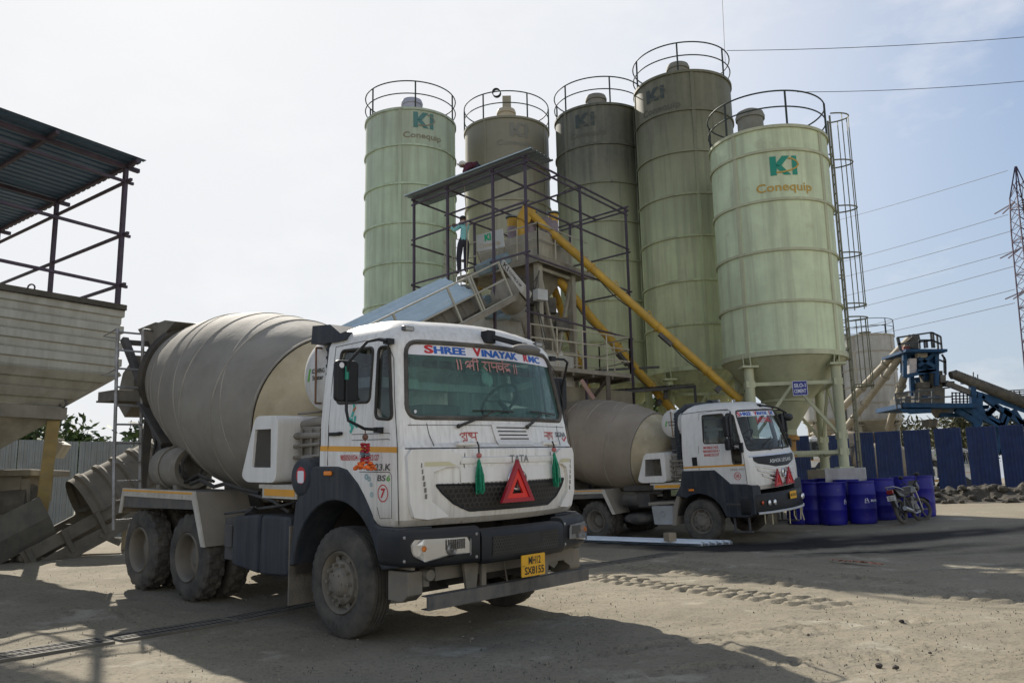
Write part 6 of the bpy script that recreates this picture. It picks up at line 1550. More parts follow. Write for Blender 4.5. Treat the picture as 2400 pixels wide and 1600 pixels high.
    m = MB(); m.box(at(1300, 565, 24.8), (.28, .12, .42), Matrix.Rotation(.7, 3, 'Z')); m.build('floodlight', M('grey_lamp', (.22, .26, .29), .4), t, bevel=.02)
mixing_tower()

# ------------------------------------------------------------------ railed control platform, canopy
def control_platform():
    a, b, c, d = V(.5, 22.0, 4.62), V(3.5, 24.5, 4.62), V(2.72, 25.7, 4.62), V(-.3, 23.2, 4.62)
    g = gz(2, 24)
    t = thing('control_platform', 'rusty railed steel platform beside the tower over a dark control room', 'platform', ((a + c) / 2).to_2d().to_3d() + V(0, 0, g))
    rust = M('rusty_cream_rail', (.40, .37, .29), .7, var=.1, patch=(14, .55, .7, (.17, .09, .045), .9))
    m = MB(); m.add([a, b, c, d] + [p - V(0, 0, .12) for p in (a, b, c, d)], [(0, 1, 2, 3), (7, 6, 5, 4), (0, 4, 5, 1), (1, 5, 6, 2), (2, 6, 7, 3), (3, 7, 4, 0)]); m.build('platform_deck', m_beid, t)
    m = MB()
    for p, q, n in ((a, b, 4), (b, c, 2), (c, d, 4)):
        for z in (1.08, .72, .36): m.tube([p + V(0, 0, z), q + V(0, 0, z)], .022, 6)
        for i in range(n + 1): r = p.lerp(q, i / n); m.bar(r, r + V(0, 0, 1.1), .04, .04)
    m.build('railing', rust, t)
    m = MB()
    for k in np.linspace(0, 1, 6): m.bar(a.lerp(b, k) - V(0, 0, .16), d.lerp(c, k) - V(0, 0, .16), .06, .1)
    for k in (.3, .75): p = a.lerp(b, k); q = d.lerp(c, k); m.bar(p - V(0, 0, .2), q - V(0, 0, 1.2), .07); m.bar(V(p.x, p.y, g), V(p.x, p.y, 4.5), .12)
    m.build('deck_framing', M('dark_rusty_steel', (.085, .07, .058), .85, var=.3, dust=.3), t)
    m = MB(); o = V(.9, 23.2, 0); e = (b - a).normalized(); n_ = V(-e.y, e.x, 0)
    vs = [o + e * u + n_ * v + V(0, 0, z) for z in (g, 4.2) for u, v in ((0, 0), (3.6, 0), (3.6, 2.6), (0, 2.6))]
    m.add(vs, [(3, 2, 1, 0), (4, 5, 6, 7), (0, 1, 5, 4), (1, 2, 6, 5), (2, 3, 7, 6), (3, 0, 4, 7)]); cb = m.build('control_room', M('dim_cabin_wall', (.20, .185, .14), .8, var=.2, dust=.3, streak=.3), t)
    m = MB(); ff = lambda u, z: o + e * u - n_ * .01 + V(0, 0, z); m.add([ff(.5, 2.6), ff(1.7, 2.6), ff(1.7, 3.7), ff(.5, 3.7)], [(0, 1, 2, 3)]); m.add([ff(2.0, 2.6), ff(3.2, 2.6), ff(3.2, 3.7), ff(2.0, 3.7)], [(0, 1, 2, 3)]); m.build('window', m_win, cb)
    pc = MB(); pc.bar(at(1362, 890, 22.3), at(1392, 935, 22.3), .12, .1); pc.build('pink_brace', M('dusty_pink_steel', (.30, .19, .16), .8), t)
control_platform()
def canopy():
    p0, p1 = at(1418, 917, 25.6), at(1628, 901, 26.6); u = (p1 - p0).normalized(); w = V(-u.y, u.x, 0) * 1.5 + V(0, 0, .14)
    t = thing('sheet_canopy', 'low dark corrugated canopy on posts behind the far truck drum', 'canopy', V(*(p0.lerp(p1, .5) + w * .5).to_2d(), gz(3.8, 26)))
    m = MB(); corr(m, lambda s, q, d: p0 + u * q + w * s + V(0, 0, d), 1.0, (p1 - p0).length, 12, .03); m.build('roof_sheet', M('sooty_sheet', (.055, .052, .048), .8, var=.3, dust=.3), t)
    m = MB()
    for p in (p0, p1, p0 + w, p1 + w): m.bar(V(p.x, p.y, gz(p.x, p.y) - .05), p - V(0, 0, .02), .07)
    m.bar(p0 - V(0, 0, .06), p1 - V(0, 0, .06), .06, .09); m.bar(p0 + w - V(0, 0, .06), p1 + w - V(0, 0, .06), .06, .09); m.build('canopy_posts', m_dsteel, t)
    m = MB(); m.bar(at(1395, 868, 26.0), at(1545, 860, 26.5), .05, .07); m.bar(at(1560, 905, 26.5), at(1560, 935, 26.5), .12); m.build('cross_bar', m_dsteel, t)
canopy()

# ------------------------------------------------------------------ inclined belt conveyor
E0 = V(-.57, 22.9, 6.72); DC = V(-.75, -.66, -.545); LC = V(.66, -.75, 0); NC = DC.cross(LC).normalized(); NC = NC if NC.z > 0 else -NC
def cv(t, l, n): return E0 + DC * t + LC * l + NC * n
m_cover = M('dusty_ribbed_cover', (.115, .105, .088), .75, .1, var=.2, dust=.4, up=.4, dcol=(.20, .18, .145), bump=.1, bs=30)
def conveyor():
    t = thing('belt_conveyor', 'long inclined belt conveyor with ribbed grey cover climbing to the mixing tower', 'conveyor', V(*cv(10.5, 0, 0).to_2d(), gz(-8, 16)))
    m = MB(); rows = []; k = 0; s = 10.25
    while s > .9:
        for ds, r in ((0, .56), (.10, .56), (.14, .60), (.20, .60), (.24, .56)):
            rows.append([cv(s - ds, (r + .06) * math.cos(a), -.12 + (r + .16) * math.sin(a)) for a in np.linspace(0, PI, 17)])
        s -= .30
    m.grid(rows); m.build('belt_cover', m_cover, t, smooth=35)
    m = MB(); m.grid([[cv(s, l, -.02) for l in (-.4, .4)] for s in (.4, 10.3)]); m.build('belt', m_dk, t)
    m = MB()
    for l in (-.52, .52): m.bar(cv(.2, l, -.22), cv(11.4, l, -.22), .1, .22); m.bar(cv(9.6, l, -.55), cv(12.9, l, -.50), .09, .26)
    for s in np.arange(.6, 12.8, .9): m.bar(cv(s, -.5, -.22), cv(s, .5, -.22), .07, .1)
    m.build('side_beam', M('shadowy_conveyor_steel', (.105, .098, .08), .75, .1, var=.25, dust=.3, streak=.3), t)
    m = MB()
    for s in np.arange(10.2, 12.6, .55):
        m.bar(cv(s, .56, -.55), cv(s, .62, -.1), .05, .09); m.bar(cv(s + .1, .56, -.5), cv(s - .12, .5, -.85), .05, .1)
    m.build('idler_brackets', M('shadowy_conveyor_steel', (.15, .14, .115)), t)
    tr = MB(); w0 = [(-.36, -.15), (-.5, .22), (-.5, .62), (-.47, .62), (-.47, .22), (-.33, -.12), (.33, -.12), (.47, .22), (.47, .62), (.5, .62), (.5, .22), (.36, -.15)]
    tr.grid([[cv(s, l, n) for l, n in w0] for s in (10.8, 13.6)], True)
    tr.add([cv(10.8, l, n) for l, n in w0], [(0, 5, 6, 11), (0, 1, 4, 5), (1, 2, 3, 4), (6, 7, 10, 11), (7, 8, 9, 10)])
    tr.add([cv(13.6, l, n) for l, n in ((-.36, -.15), (.36, -.15), (.5, .22), (.5, .62), (-.5, .62), (-.5, .22))], [tuple(range(6))]); tr.build('loading_trough', M('grey_trough_steel', (.075, .08, .073), .65, .1, var=.12, dust=.3, streak=.25), t)
    for s in (8.2, 9.4):
        for l in (-.5, .5):
            p = cv(s, l, -.3); m = MB(); m.bar(p, V(p.x, p.y, gz(p.x, p.y) - .05), .14, .14); m.build('support_leg', m_bei, t)
    m = MB(); a, b = cv(8.2, .5, 0), cv(9.4, .5, 0); ga = gz(a.x, a.y); m.bar(V(a.x, a.y, ga + .75), V(b.x, b.y, ga + .75), .1, .12); m.bar(V(a.x, a.y, ga + .1), V(b.x, b.y, ga + .72), .07, .09)
    for s in (2.0, 5.0): 
        for l in (-.5, .5): p = cv(s, l, -.3); m.bar(p, V(p.x, p.y, gz(p.x, p.y)), .16, .16)
    m.build('leg_bracing', m_bei, t)
    # walkway railing on the near side
    m = MB(); l = .80
    for n in (-.18, .32, .82): m.tube([cv(-.0, l, n), cv(9.0, l, n)], .026, 6)
    for s in (.0, .98, 1.06, 1.75, 3.4, 5.0, 6.6, 8.2): m.bar(cv(s, l, -.2), cv(s, l, .84), .05, .05)
    m.build('walkway_railing', M('cream_railing', (.42, .41, .34)), t)
    m = MB(); m.add([cv(0, .45, -.2), cv(9, .45, -.2), cv(9, .84, -.2), cv(0, .84, -.2)], [(0, 1, 2, 3)])
    for i in range(64): s = .05 + .14 * i; m.bar(cv(s, .46, -.19), cv(s, .82, -.19), .03, .03)
    m.bar(cv(-.1, .86, -.26), cv(9, .86, -.26), .06, .14); m.build('walkway', m_beid, t)
    m = MB(); pr = [(-.45, .75), (-.1, .95), (.35, .75)]
    rows = [[cv(s, -.75 + 0, .55 + .16), cv(s, .25, .98 + .12), cv(s, .5, .95)] for s in (-.1, -1.1)]
    m.box(cv(-.55, -.1, .75), (.95, .6, .34), DC.to_track_quat('X', 'Z').to_matrix()); m.build('motor_hood', m_motor, t, bevel=.06)
conveyor()
def stored_sheet():
    p0 = cv(-.05, 1.12, .20); L = 5.2
    m = MB(); corr(m, lambda s, q, d: cv(1.0 + s, .78 - q * .78, .34 + q * .50 + d), L, 1.25, 5, .04)
    corr(m, lambda s, q, d: cv(1.12 + s, .76 - q * .78, .365 + q * .50 + d), L, 1.25, 5, .04)
    tag(m.build('roofing_sheet', m_sheetb), 'stack of pale blue ribbed roofing sheets lying on the inclined conveyor walkway', 'roofing sheet')
stored_sheet()

# ------------------------------------------------------------------ aggregate bins, their roof
m_bin = M('cream_ribbed_bin', (.42, .42, .37), .6, .1, var=.08, dust=.25, streak=.55, scol=(.20, .185, .14), sscale=(5, 5, .5), up=.4)
m_blue_sheet_dark = M('blue_grey_roof_sheet', (.085, .15, .23), .5, .3, var=.1)
O2 = V(-7.2, 15.0, 0); AU = V(-.575, -.818, 0); BV = V(-.786, .618, 0)
def bf(u, v, z): return O2 + AU * u + BV * v + V(0, 0, z)
def bins():
    t = thing('aggregate_bin', 'cream ribbed aggregate bin with sloping sides on yellowish legs', 'aggregate bin', bf(2, 3, .15))
    m = MB(); zs = []
    z = 4.75
    def row(z, o):
        i = max(0, (3.53 - z)) / .6; iu, iv = .75 * i, .55 * i
        return [bf(iu - o, iv - o, z), bf(5 - iu, iv - o, z), bf(5 - iu, 6.5 - iv, z), bf(iu - o, 6.5 - iv, z)]
    rows = []
    for k in range(6):
        zt = 4.75 - k * .305
        for dz, o in ((0, 0.0), (.02, .05), (.15, .05), (.17, .012), (.28, .012)): rows.append(row(max(2.93, zt - dz), o))
    m.grid(rows, True); m.build('ribbed_wall', m_bin, t)
    m = MB(); m.grid([row(4.80, .04), row(4.80, -.08), row(4.68, -.08)], True)
    for s in (0, 1): m.bar(bf(-.05, -.05, 4.77), bf(5, -.05, 4.77), .12, .1)
    m.grid([[p + V(0, 0, 0) for p in row(2.93, .06)], [p for p in row(2.93, .10)], [p - V(0, 0, .22) for p in row(2.93, .10)], [p - V(0, 0, .22) for p in row(2.93, 0)]], True); m.build('rim_beam', m_beid, t)
    for v0, v1 in ((.6, 3.1), (3.3, 5.9)):
        m = MB(); m.grid([[bf(.78, v0, 2.72), bf(4.2, v0, 2.72), bf(4.2, v1, 2.72), bf(.78, v1, 2.72)], [bf(1.9, v0 + .9, 1.85), bf(2.8, v0 + .9, 1.85), bf(2.8, v1 - .9, 1.85), bf(1.9, v1 - .9, 1.85)], [bf(1.95, v0 + .95, 1.6), bf(2.75, v0 + .95, 1.6), bf(2.75, v1 - .95, 1.6), bf(1.95, v1 - .95, 1.6)]], True); m.build('discharge_cone', m_bei, t)
    m = MB(); m.box(bf(2.1, 1.6, 1.62), (.5, .5, .25)); m.box(bf(1.7, 1.5, 1.75), (.25, .25, .3)); m.build('gate_gear', m_dk, t)
    yl = M('yellowish_leg_paint', (.46, .36, .16), .7, var=.15, dust=.3, patch=(6, .55, .7, (.36, .33, .26), .7))
    for (u, v, px, py) in ((.80, .62, 92, 1236), ):
        p = bf(u, v, 2.75); q = on_ground(60, 1250); q = at(88, 1250, 16.7); m = MB(); m.bar(p, V(q.x, q.y, gz(q.x, q.y)), .2, .22); m.build('leg', yl, t)
    for u, v in ((.8, 5.9), (4.2, .62), (4.2, 5.9)):
        p = bf(u, v, 2.75); m = MB(); m.bar(p, V(p.x, p.y, gz(p.x, p.y)), .2, .22); m.build('leg', m_bei, t)
    m = MB(); m.tube([bf(.75, .55, 3.0) + V(.09, -.05, 0) + V(.055 * math.cos(a), 0, .075 * math.sin(a)) for a in np.linspace(0, 2 * PI, 15)[:-1]], .016, 6, closed=True); m.tube([bf(1.6, .0, 4.86) + V(.06 * math.cos(a), 0, .06 * math.sin(a)) for a in np.linspace(0, 2 * PI, 15)[:-1]], .014, 6, closed=True); m.build('lifting_eye', m_dsteel, t)
    m = MB(); m.bar(bf(-.04, -.04, 3.55), bf(.72, .52, 2.95), .05, .07); m.build('corner_angle', m_beid, t)
    # weigh hopper below
    c = at(30, 1110, 16.3); m = MB(); m.box(c, (1.5, 1.4, .12)); m.box(c - V(.1, 0, .3), (1.2, 1.1, .5)); m.bar(c + V(.55, -.5, -.1), c + V(.62, -.5, -1.1), .12); m.bar(c + V(.3, -.5, -.25), c + V(.6, -.5, -.5), .07); m.build('weigh_hopper', m_beid, t, bevel=.02)
    c = at(60, 1200, 15.9); m = MB(); m.lathe([(0, .34), (1.6, .34)], 18, c - V(1.5, 0, 0), (1, .05, .12), True, True); m.build('belt_return', m_dk, t, smooth=40)
    c = at(134, 1050, 17.6); m = MB(); m.box(c, (.32, .35, .32), Matrix.Rotation(.5, 3, 'Y')); 
    for i in range(5): m.box(c + V(-.09 + .05 * i, -.1, .17), (.025, .3, .05))
    m.build('vibrator_motor', m_bei, t, bevel=.02)
bins()
def bin_roof():
    T = V(-6.87, 14.95, 7.62); ua = V(-.515, -.857, 0); ub = V(-.786, .618, 0)
    t = thing('bin_roof', 'dark blue corrugated roof on purple posts above the aggregate bin', 'roof', bf(2, 3, 4.7))
    m = MB(); corr(m, lambda s, q, d: T + ua * s + ub * q + V(0, 0, d), 6.5, 9.0, 40, .035); m.build('roof_sheet', m_blue_sheet_dark, t)
    for v in (.12, 3.05, 6.1, 8.6):
        for u in (.12, 3.1, 6.2):
            if u > .2 and v > 7: continue
            p = O2 + ub * v + ua * (u - .1); m = MB(); m.bar(V(p.x, p.y, 4.6), V(p.x, p.y, 7.55), .075, .075, up=tuple(ua)); m.build('post', m_purp, t)
    def rl(a, b, z, w=.05):
        m = MB(); m.bar(a + V(0, 0, z), b + V(0, 0, z), w, w); m.build('rail', m_purp, t)
    P0 = O2 + ub * .12
    for z in (7.25, 6.20, 5.22): rl(P0 - ub * .2, P0 + ub * 8.7, z)
    for z in (7.25, 6.20, 5.22): rl(P0 - ua * .15, P0 + ua * 6.3, z)
    for v in (.12, 3.05, 6.1): 
        p = O2 + ub * v; rl(p - ua * .25, p + ua * 6.4, 7.54, .075)
    for u in (0, 1.55, 3.1, 4.6): 
        p = O2 + ua * u; rl(p - ub * .3, p + ub * 8.8, 7.56, .065)
bin_roof()
# ------------------------------------------------------------------ workers
def skin_body(name, joints, edges, mats, matof, parent):
    names = list(joints); idx = {n: i for i, n in enumerate(names)}
    me = bpy.data.meshes.new(name)
    o0 = Vector(ORG[parent.name])
    me.from_pydata([tuple(Vector(joints[n][0]) - o0) for n in names], [(idx[a], idx[b]) for a, b in edges], [])
    o = bpy.data.objects.new(name, me); COL.objects.link(o)
    sk = o.modifiers.new('skin', 'SKIN'); sk.use_smooth_shade = True
    for n in names:
        v = me.skin_vertices[0].data[idx[n]]; r = joints[n][1]; v.radius = (r * 1.22, r * 1.22) if not isinstance(r, tuple) else (r[0] * 1.18, r[1] * 1.18); v.use_root = (n == names[0])
    sb = o.modifiers.new('sub', 'SUBSURF'); sb.levels = 1; sb.render_levels = 1
    dg = bpy.context.evaluated_depsgraph_get(); dg.update()
    m2 = bpy.data.meshes.new_from_object(o.evaluated_get(dg)); o.modifiers.clear(); o.data = m2
    m2.materials.clear()
    for m in mats: m2.materials.append(m)
    P_ = {n: Vector(joints[n][0]) - o0 for n in names}
    for p in m2.polygons:
        best = None
        for a, b in edges:
            u = P_[b] - P_[a]; t = max(0, min(1, (p.center - P_[a]).dot(u) / max(u.length_squared, 1e-9))); dd = (P_[a] + u * t - p.center).length
            if best is None or dd < best[0]: best = (dd, a, b, t)
        p.material_index = matof(best[1], best[2], best[3]); p.use_smooth = True
    o.parent = parent; ORG[o.name] = tuple(o0)
    return o
def hand(J, E, tag_, wrist, d, side):
    """palm, four fingers bent round what they hold and a thumb"""
    d = d.normalized(); s = d.cross(V(0, 0, 1)); s = s.normalized() if s.length > .1 else V(1, 0, 0); dn = s.cross(d)
    J[tag_ + 'palm'] = (wrist + d * .06, (.036, .018)); E.append((tag_ + 'wrist', tag_ + 'palm'))
    for i, (o, l) in enumerate(((-.030, .07), (-.010, .08), (.011, .075), (.031, .06))):
        a = wrist + d * .10 + s * o; J[tag_ + 'knuckle%d' % i] = (a, .010); J[tag_ + 'fingermid%d' % i] = (a + d * l * .5 - dn * .012, .009); J[tag_ + 'fingertip%d' % i] = (a + d * l * .55 - dn * (.02 + l * .4), .008)
        E += [(tag_ + 'palm', tag_ + 'knuckle%d' % i), (tag_ + 'knuckle%d' % i, tag_ + 'fingermid%d' % i), (tag_ + 'fingermid%d' % i, tag_ + 'fingertip%d' % i)]
    a = wrist + d * .04 + s * .045 * side; J[tag_ + 'thumbmid'] = (a, .011); J[tag_ + 'thumbtip'] = (a + d * .05 - dn * .02, .009)
    E += [(tag_ + 'palm', tag_ + 'thumbmid'), (tag_ + 'thumbmid', tag_ + 'thumbtip')]
m_skin = M('brown_skin', (.20, .105, .06), .6, var=.08)
m_shirt = M('turquoise_shirt_cloth', (.22, .50, .50), .9, var=.12, vs=6)
m_trou = M('dark_navy_trousers', (.028, .028, .042), .9, var=.2, vs=8)
m_shoe = flat('dark_shoes', (.02, .02, .022), .7)
m_hair = flat('black_hair', (.01, .009, .009), .6)
def worker_standing():
    Y = 23.62; k = lambda x, y, dy=0: at(1040 + x / 6.03, 500 + y / 6.03, Y + dy)
    foot = k(270, 838); t = thing('person', 'worker in turquoise shirt and dark trousers standing on a frame rail', 'person', V(foot.x, foot.y, 7.65), 'workers on the steel frame')
    J = {'pelvis': (k(280, 405), (.150, .105)), 'waist': (k(286, 345), (.135, .095)), 'chest': (k(290, 240), (.165, .105)), 'collar': (k(285, 165), (.11, .08)), 'neck': (k(277, 140, .02), .055),
         'Lshoulder': (k(238, 175), .062), 'Lelbow': (k(150, 245, -.10), .047), 'Lwrist': (k(112, 200, -.02), .032), 'Rshoulder': (k(340, 178, .02), .062), 'Relbow': (k(300, 190, .30), .047), 'Rwrist': (k(190, 165, .28), .032),
         'Lhip': (k(238, 430), .092), 'Lknee': (k(213, 620, .02), .068), 'Lankle': (k(215, 795), .048), 'Lheel': (k(210, 822), .045), 'Ltoe': (k(188, 835, .10), .036),
         'Rhip': (k(318, 430), .092), 'Rknee': (k(318, 620, .03), .068), 'Rankle': (k(310, 780), .048), 'Rheel': (k(312, 806), .045), 'Rtoe': (k(330, 818, .12), .036)}
    E = [('pelvis', 'waist'), ('waist', 'chest'), ('chest', 'collar'), ('collar', 'neck'), ('collar', 'Lshoulder'), ('Lshoulder', 'Lelbow'), ('Lelbow', 'Lwrist'), ('collar', 'Rshoulder'), ('Rshoulder', 'Relbow'), ('Relbow', 'Rwrist'),
         ('pelvis', 'Lhip'), ('Lhip', 'Lknee'), ('Lknee', 'Lankle'), ('Lankle', 'Lheel'), ('Lheel', 'Ltoe'), ('pelvis', 'Rhip'), ('Rhip', 'Rknee'), ('Rknee', 'Rankle'), ('Rankle', 'Rheel'), ('Rheel', 'Rtoe')]
    J['skull'] = (k(272, 100, .03), (.088, .10)); J['crown'] = (k(270, 82, .03), (.075, .085)); E += [('neck', 'skull'), ('skull', 'crown')]
    hand(J, E, 'L', J['Lwrist'][0], J['Lwrist'][0] - J['Lelbow'][0], 1); hand(J, E, 'R', J['Rwrist'][0], J['Rwrist'][0] - J['Relbow'][0], -1)
    def mo(a, b, tt):
        s = a + b
        if 'palm' in s or 'finger' in s or 'knuckle' in s or 'thumb' in s: return 0
        if 'skull' in s or 'crown' in s or (b == 'neck' and tt > .6): return 0
        if 'heel' in s or 'toe' in s: return 3
        if 'hip' in s or 'knee' in s or 'ankle' in s: return 2
        if a == 'pelvis' and b == 'waist': return 2 if tt < .35 else 1
        return 1
    skin_body('body', J, E, [m_skin, m_shirt, m_trou, m_shoe], mo, t)
    hd = J['skull'][0]; m = MB(); m.ball(hd + V(0, .0, .06), .105, 14, 9, (1, 1.08, .8)); m.build('hair', m_hair, t, smooth=60)
    fc = MB(); fwd = V(-.5, .85, 0).normalized(); sd = V(fwd.y, -fwd.x, 0)
    fc.ball(hd + fwd * .095, .018, 8, 6, (1, 1, 1.3)); 
    for s_ in (-1, 1): fc.ball(hd + sd * s_ * .09, .022, 8, 6, (.6, 1, 1.4))
    fc.build('nose_and_ears', m_skin, t, smooth=60)
    ey = MB()
    for s_ in (-1, 1): ey.ball(hd + fwd * .085 + sd * s_ * .035 + V(0, 0, .03), .011, 6, 5)
    ey.build('eyes', m_hair, t)
    mt = MB(); mt.box(hd + fwd * .088 - V(0, 0, .045), (.045, .012, .012)); mt.build('mouth', flat('lip_brown', (.16, .06, .045), .6), t)
    sc = MB(); sc.tube([hd + V(.10 * math.cos(a), .09 * math.sin(a), -.085 + .02 * math.sin(3 * a)) for a in np.linspace(0, 2 * PI, 21)[:-1]], .035, 8, closed=True); sc.tube([hd + V(.09, -.09, -.10), hd + V(.12, -.12, -.17), hd + V(.10, -.11, -.26)], [.04, .05, .03], 8); sc.build('scarf', M('pale_scarf', (.46, .38, .34), .9, var=.2, vs=12), t, smooth=60)
    return J['Rwrist'][0]
def worker_roof():
    Y = 24.0; k = lambda x, y, dy=0: at(1040 + x / 4.9, 340 + y / 4.9, Y + dy)
    t = thing('person', 'worker in a maroon shirt and white cap crouching on the frame roof', 'person', V(k(340, 260).x, Y + .25, 10.47), 'workers on the steel frame')
    z0 = 10.47
    J = {'pelvis': (k(400, 235, .25), (.14, .12)), 'waist': (k(350, 232, .18), (.13, .105)), 'chest': (k(290, 238, .08), (.15, .115)), 'collar': (k(252, 245, .0), (.10, .085)), 'neck': (k(235, 238, -.02), .055), 'skull': (k(214, 232, -.03), (.085, .095)), 'crown': (k(203, 222, -.03), (.075, .08)),
         'Lshoulder': (k(258, 262, -.14), .062), 'Lelbow': (k(232, 305, -.26), .048), 'Lwrist': (k(238, 335, -.30), .033), 'Rshoulder': (k(262, 248, .18), .062), 'Relbow': (k(285, 300, .16), .048), 'Rwrist': (k(262, 325, -.10), .033)}
    pv = J['pelvis'][0]
    du = -UA; dw = V(.56, .83, 0); k0 = V(pv.x, pv.y, z0 + .07) - dw * .1
    for sd, w_ in (('L', -.10), ('R', .12)):
        J[sd + 'hip'] = (pv + dw * w_ * .8 - V(0, 0, .03), .09); kn = k0 + dw * w_ - du * .10; J[sd + 'knee'] = (kn, .07); J[sd + 'ankle'] = (kn + du * .42 - V(0, 0, .01), .05); J[sd + 'toe'] = (kn + du * .56 - V(0, 0, .02), .038)
    E = [('pelvis', 'waist'), ('waist', 'chest'), ('chest', 'collar'), ('collar', 'neck'), ('neck', 'skull'), ('skull', 'crown'), ('collar', 'Lshoulder'), ('Lshoulder', 'Lelbow'), ('Lelbow', 'Lwrist'), ('collar', 'Rshoulder'), ('Rshoulder', 'Relbow'), ('Relbow', 'Rwrist'),
         ('pelvis', 'Lhip'), ('Lhip', 'Lknee'), ('Lknee', 'Lankle'), ('Lankle', 'Ltoe'), ('pelvis', 'Rhip'), ('Rhip', 'Rknee'), ('Rknee', 'Rankle'), ('Rankle', 'Rtoe')]
    hand(J, E, 'L', J['Lwrist'][0], V(-.2, -.1, -.6), 1); hand(J, E, 'R', J['Rwrist'][0], V(-.4, -.3, -.5), -1)
    def mo(a, b, tt):
        s = a + b
        if 'palm' in s or 'finger' in s or 'knuckle' in s or 'thumb' in s or 'skull' in s: return 0
        if 'toe' in s: return 3
        if 'hip' in s or 'knee' in s or 'ankle' in s: return 2
        if b in ('Lwrist', 'Rwrist') and tt > .5: return 0
        return 1
    skin_body('body', J, E, [m_skin, M('maroon_shirt_cloth', (.085, .018, .032), .9, var=.2, vs=8), m_trou, m_shoe], mo, t)
    hd = J['skull'][0]; fwd = V(-.75, -.45, -.45).normalized()
    m = MB(); m.ball(hd + V(-.0, 0, .045), .108, 14, 9, (1.08, 1, .85)); m.box(hd + V(-.11, -.03, .0), (.11, .13, .014), Matrix.Rotation(.55, 3, 'Y') @ Matrix.Rotation(0, 3, 'X')); m.build('cap', M('off_white_cap', (.56, .54, .48), .9, var=.08), t, smooth=60)
    fc = MB(); fc.ball(hd + fwd * .10, .018, 8, 6); fc.ball(hd + V(.03, -.085, -.01), .02, 8, 6, (1, .6, 1.4)); fc.ball(hd + V(.03, .085, -.01), .02, 8, 6, (1, .6, 1.4)); fc.build('nose_and_ears', m_skin, t, smooth=60)
    ey = MB(); ey.ball(hd + fwd * .09 + V(0, -.035, .03), .011, 6, 5); ey.ball(hd + fwd * .09 + V(0, .035, .03), .011, 6, 5); ey.build('eyes', m_hair, t)
    mt = MB(); mt.box(hd + fwd * .09 - V(0, 0, .04), (.02, .045, .012)); mt.build('mouth', flat('lip_brown', (.16, .06, .045), .6), t)
    return J['Lwrist'][0]
h1 = worker_standing(); h2 = worker_roof()
rp = MB(); tip = h2 + V(-.02, -.02, -.1); bot = at(1093, 664, 23.3)
rp.tube([tip, tip.lerp(bot, .3) + V(.04, 0, 0), tip.lerp(bot, .6) + V(.05, 0, 0), bot], .014, 6)
tag(rp.build('hanging_rope', M('pale_rope', (.42, .37, .27), .9)), 'pale rope hanging straight down from the hands of the crouching worker', 'rope')

# ------------------------------------------------------------------ blue drums
m_drumb = M('blue_plastic_drum', (.012, .011, .22), .42, spec=.3, var=.12, dust=.04, dcol=(.16, .15, .2), up=.3, patch=(7, .60, .74, (.12, .11, .16), .4))
DRUM_R, DRUM_H = .335, 1.08
def make_barrel(px, py, label, tilt=0.0, logo_=None):
    g = on_ground(px, py); d = g.to_2d().normalized(); c = g + V(d.x * DRUM_R, d.y * DRUM_R, 0); c.z = gz(c.x, c.y) - .01
    t = thing('plastic_drum', label, 'drum', c, 'blue plastic drums beside the far truck')
    m = MB(); R, H = DRUM_R, DRUM_H
    m.lathe([(0, R * .90), (.02, R * .96), (.10, R), (.12, R * 1.0), (H * .33, R * 1.015), (H * .34, R * 1.03), (H * .36, R * 1.03), (H * .37, R * 1.015), (H * .66, R * 1.015), (H * .67, R * 1.03), (H * .69, R * 1.03), (H * .70, R * 1.01), (H - .10, R * .985), (H - .06, R * .95), (H - .055, R * .99), (H - .01, R * 1.0), (H, R * .97), (H - .005, R * .9), (H - .03, R * .88), (H - .03, .001)], 40, c, (0, 0, 1), True)
    m.build('drum_body', m_drumb, t, smooth=35)
    m = MB(); 
    for s in (-.17, .17): m.lathe([(0, .045), (.03, .045), (.03, .001)], 14, c + V(s * .8, s * .5, H - .03), (0, 0, 1))
    m.build('bung', m_drumb, t, smooth=35)
    if logo_ is not None:
        fw = V(d.x, d.y, 0); rt = V(fw.y, -fw.x, 0); f = lambda u, v: c + (rt * math.sin(logo_ + u / R) - fw * math.cos(logo_ + u / R)) * (R * 1.015 + .004) + V(0, 0, .58 + v)
        m = MB(); strokes(m, [[(-.10, -.05), (-.09, .04), (-.04, .06), (0, -.05), (-.10, -.05)], [(-.07, .0), (-.04, .02), (-.02, -.02)]], .014, f); add_txt(m, 'MAPEI', .30, .065, lambda u, v: f(.20 + u, .0 + v), .02, .15); m.build('drum_lettering', m_banner, t)
    return t
brl = [(1877, 1229, 'blue drum peeping out beside the far truck bumper', None), (1911, 1229, 'blue drum wedged behind the front drum with the small white patch', None), (1956, 1231, 'blue front drum second along the row, with a small white patch at its side', 1.25),
       (2025, 1228, 'blue front drum with a white MA logo and dusty scuffs on its upper side', .52), (2072, 1219, 'blue drum directly left of the parked motorcycle seat', None), (2126, 1213, 'blue drum just behind the motorcycle fuel tank', None), (2163, 1211, 'blue drum at the right end of the row, behind the motorcycle front wheel', None),
       (1990, 1220, 'blue drum in the gap between the two front drums', None), (1893, 1214, 'dark dusty blue drum in the back row nearest the truck cab', None), (1942, 1211, 'dark blue drum in the back row before the whitewashed block', None)]
for b_ in brl: make_barrel(b_[0], b_[1], b_[2], 0, b_[3])

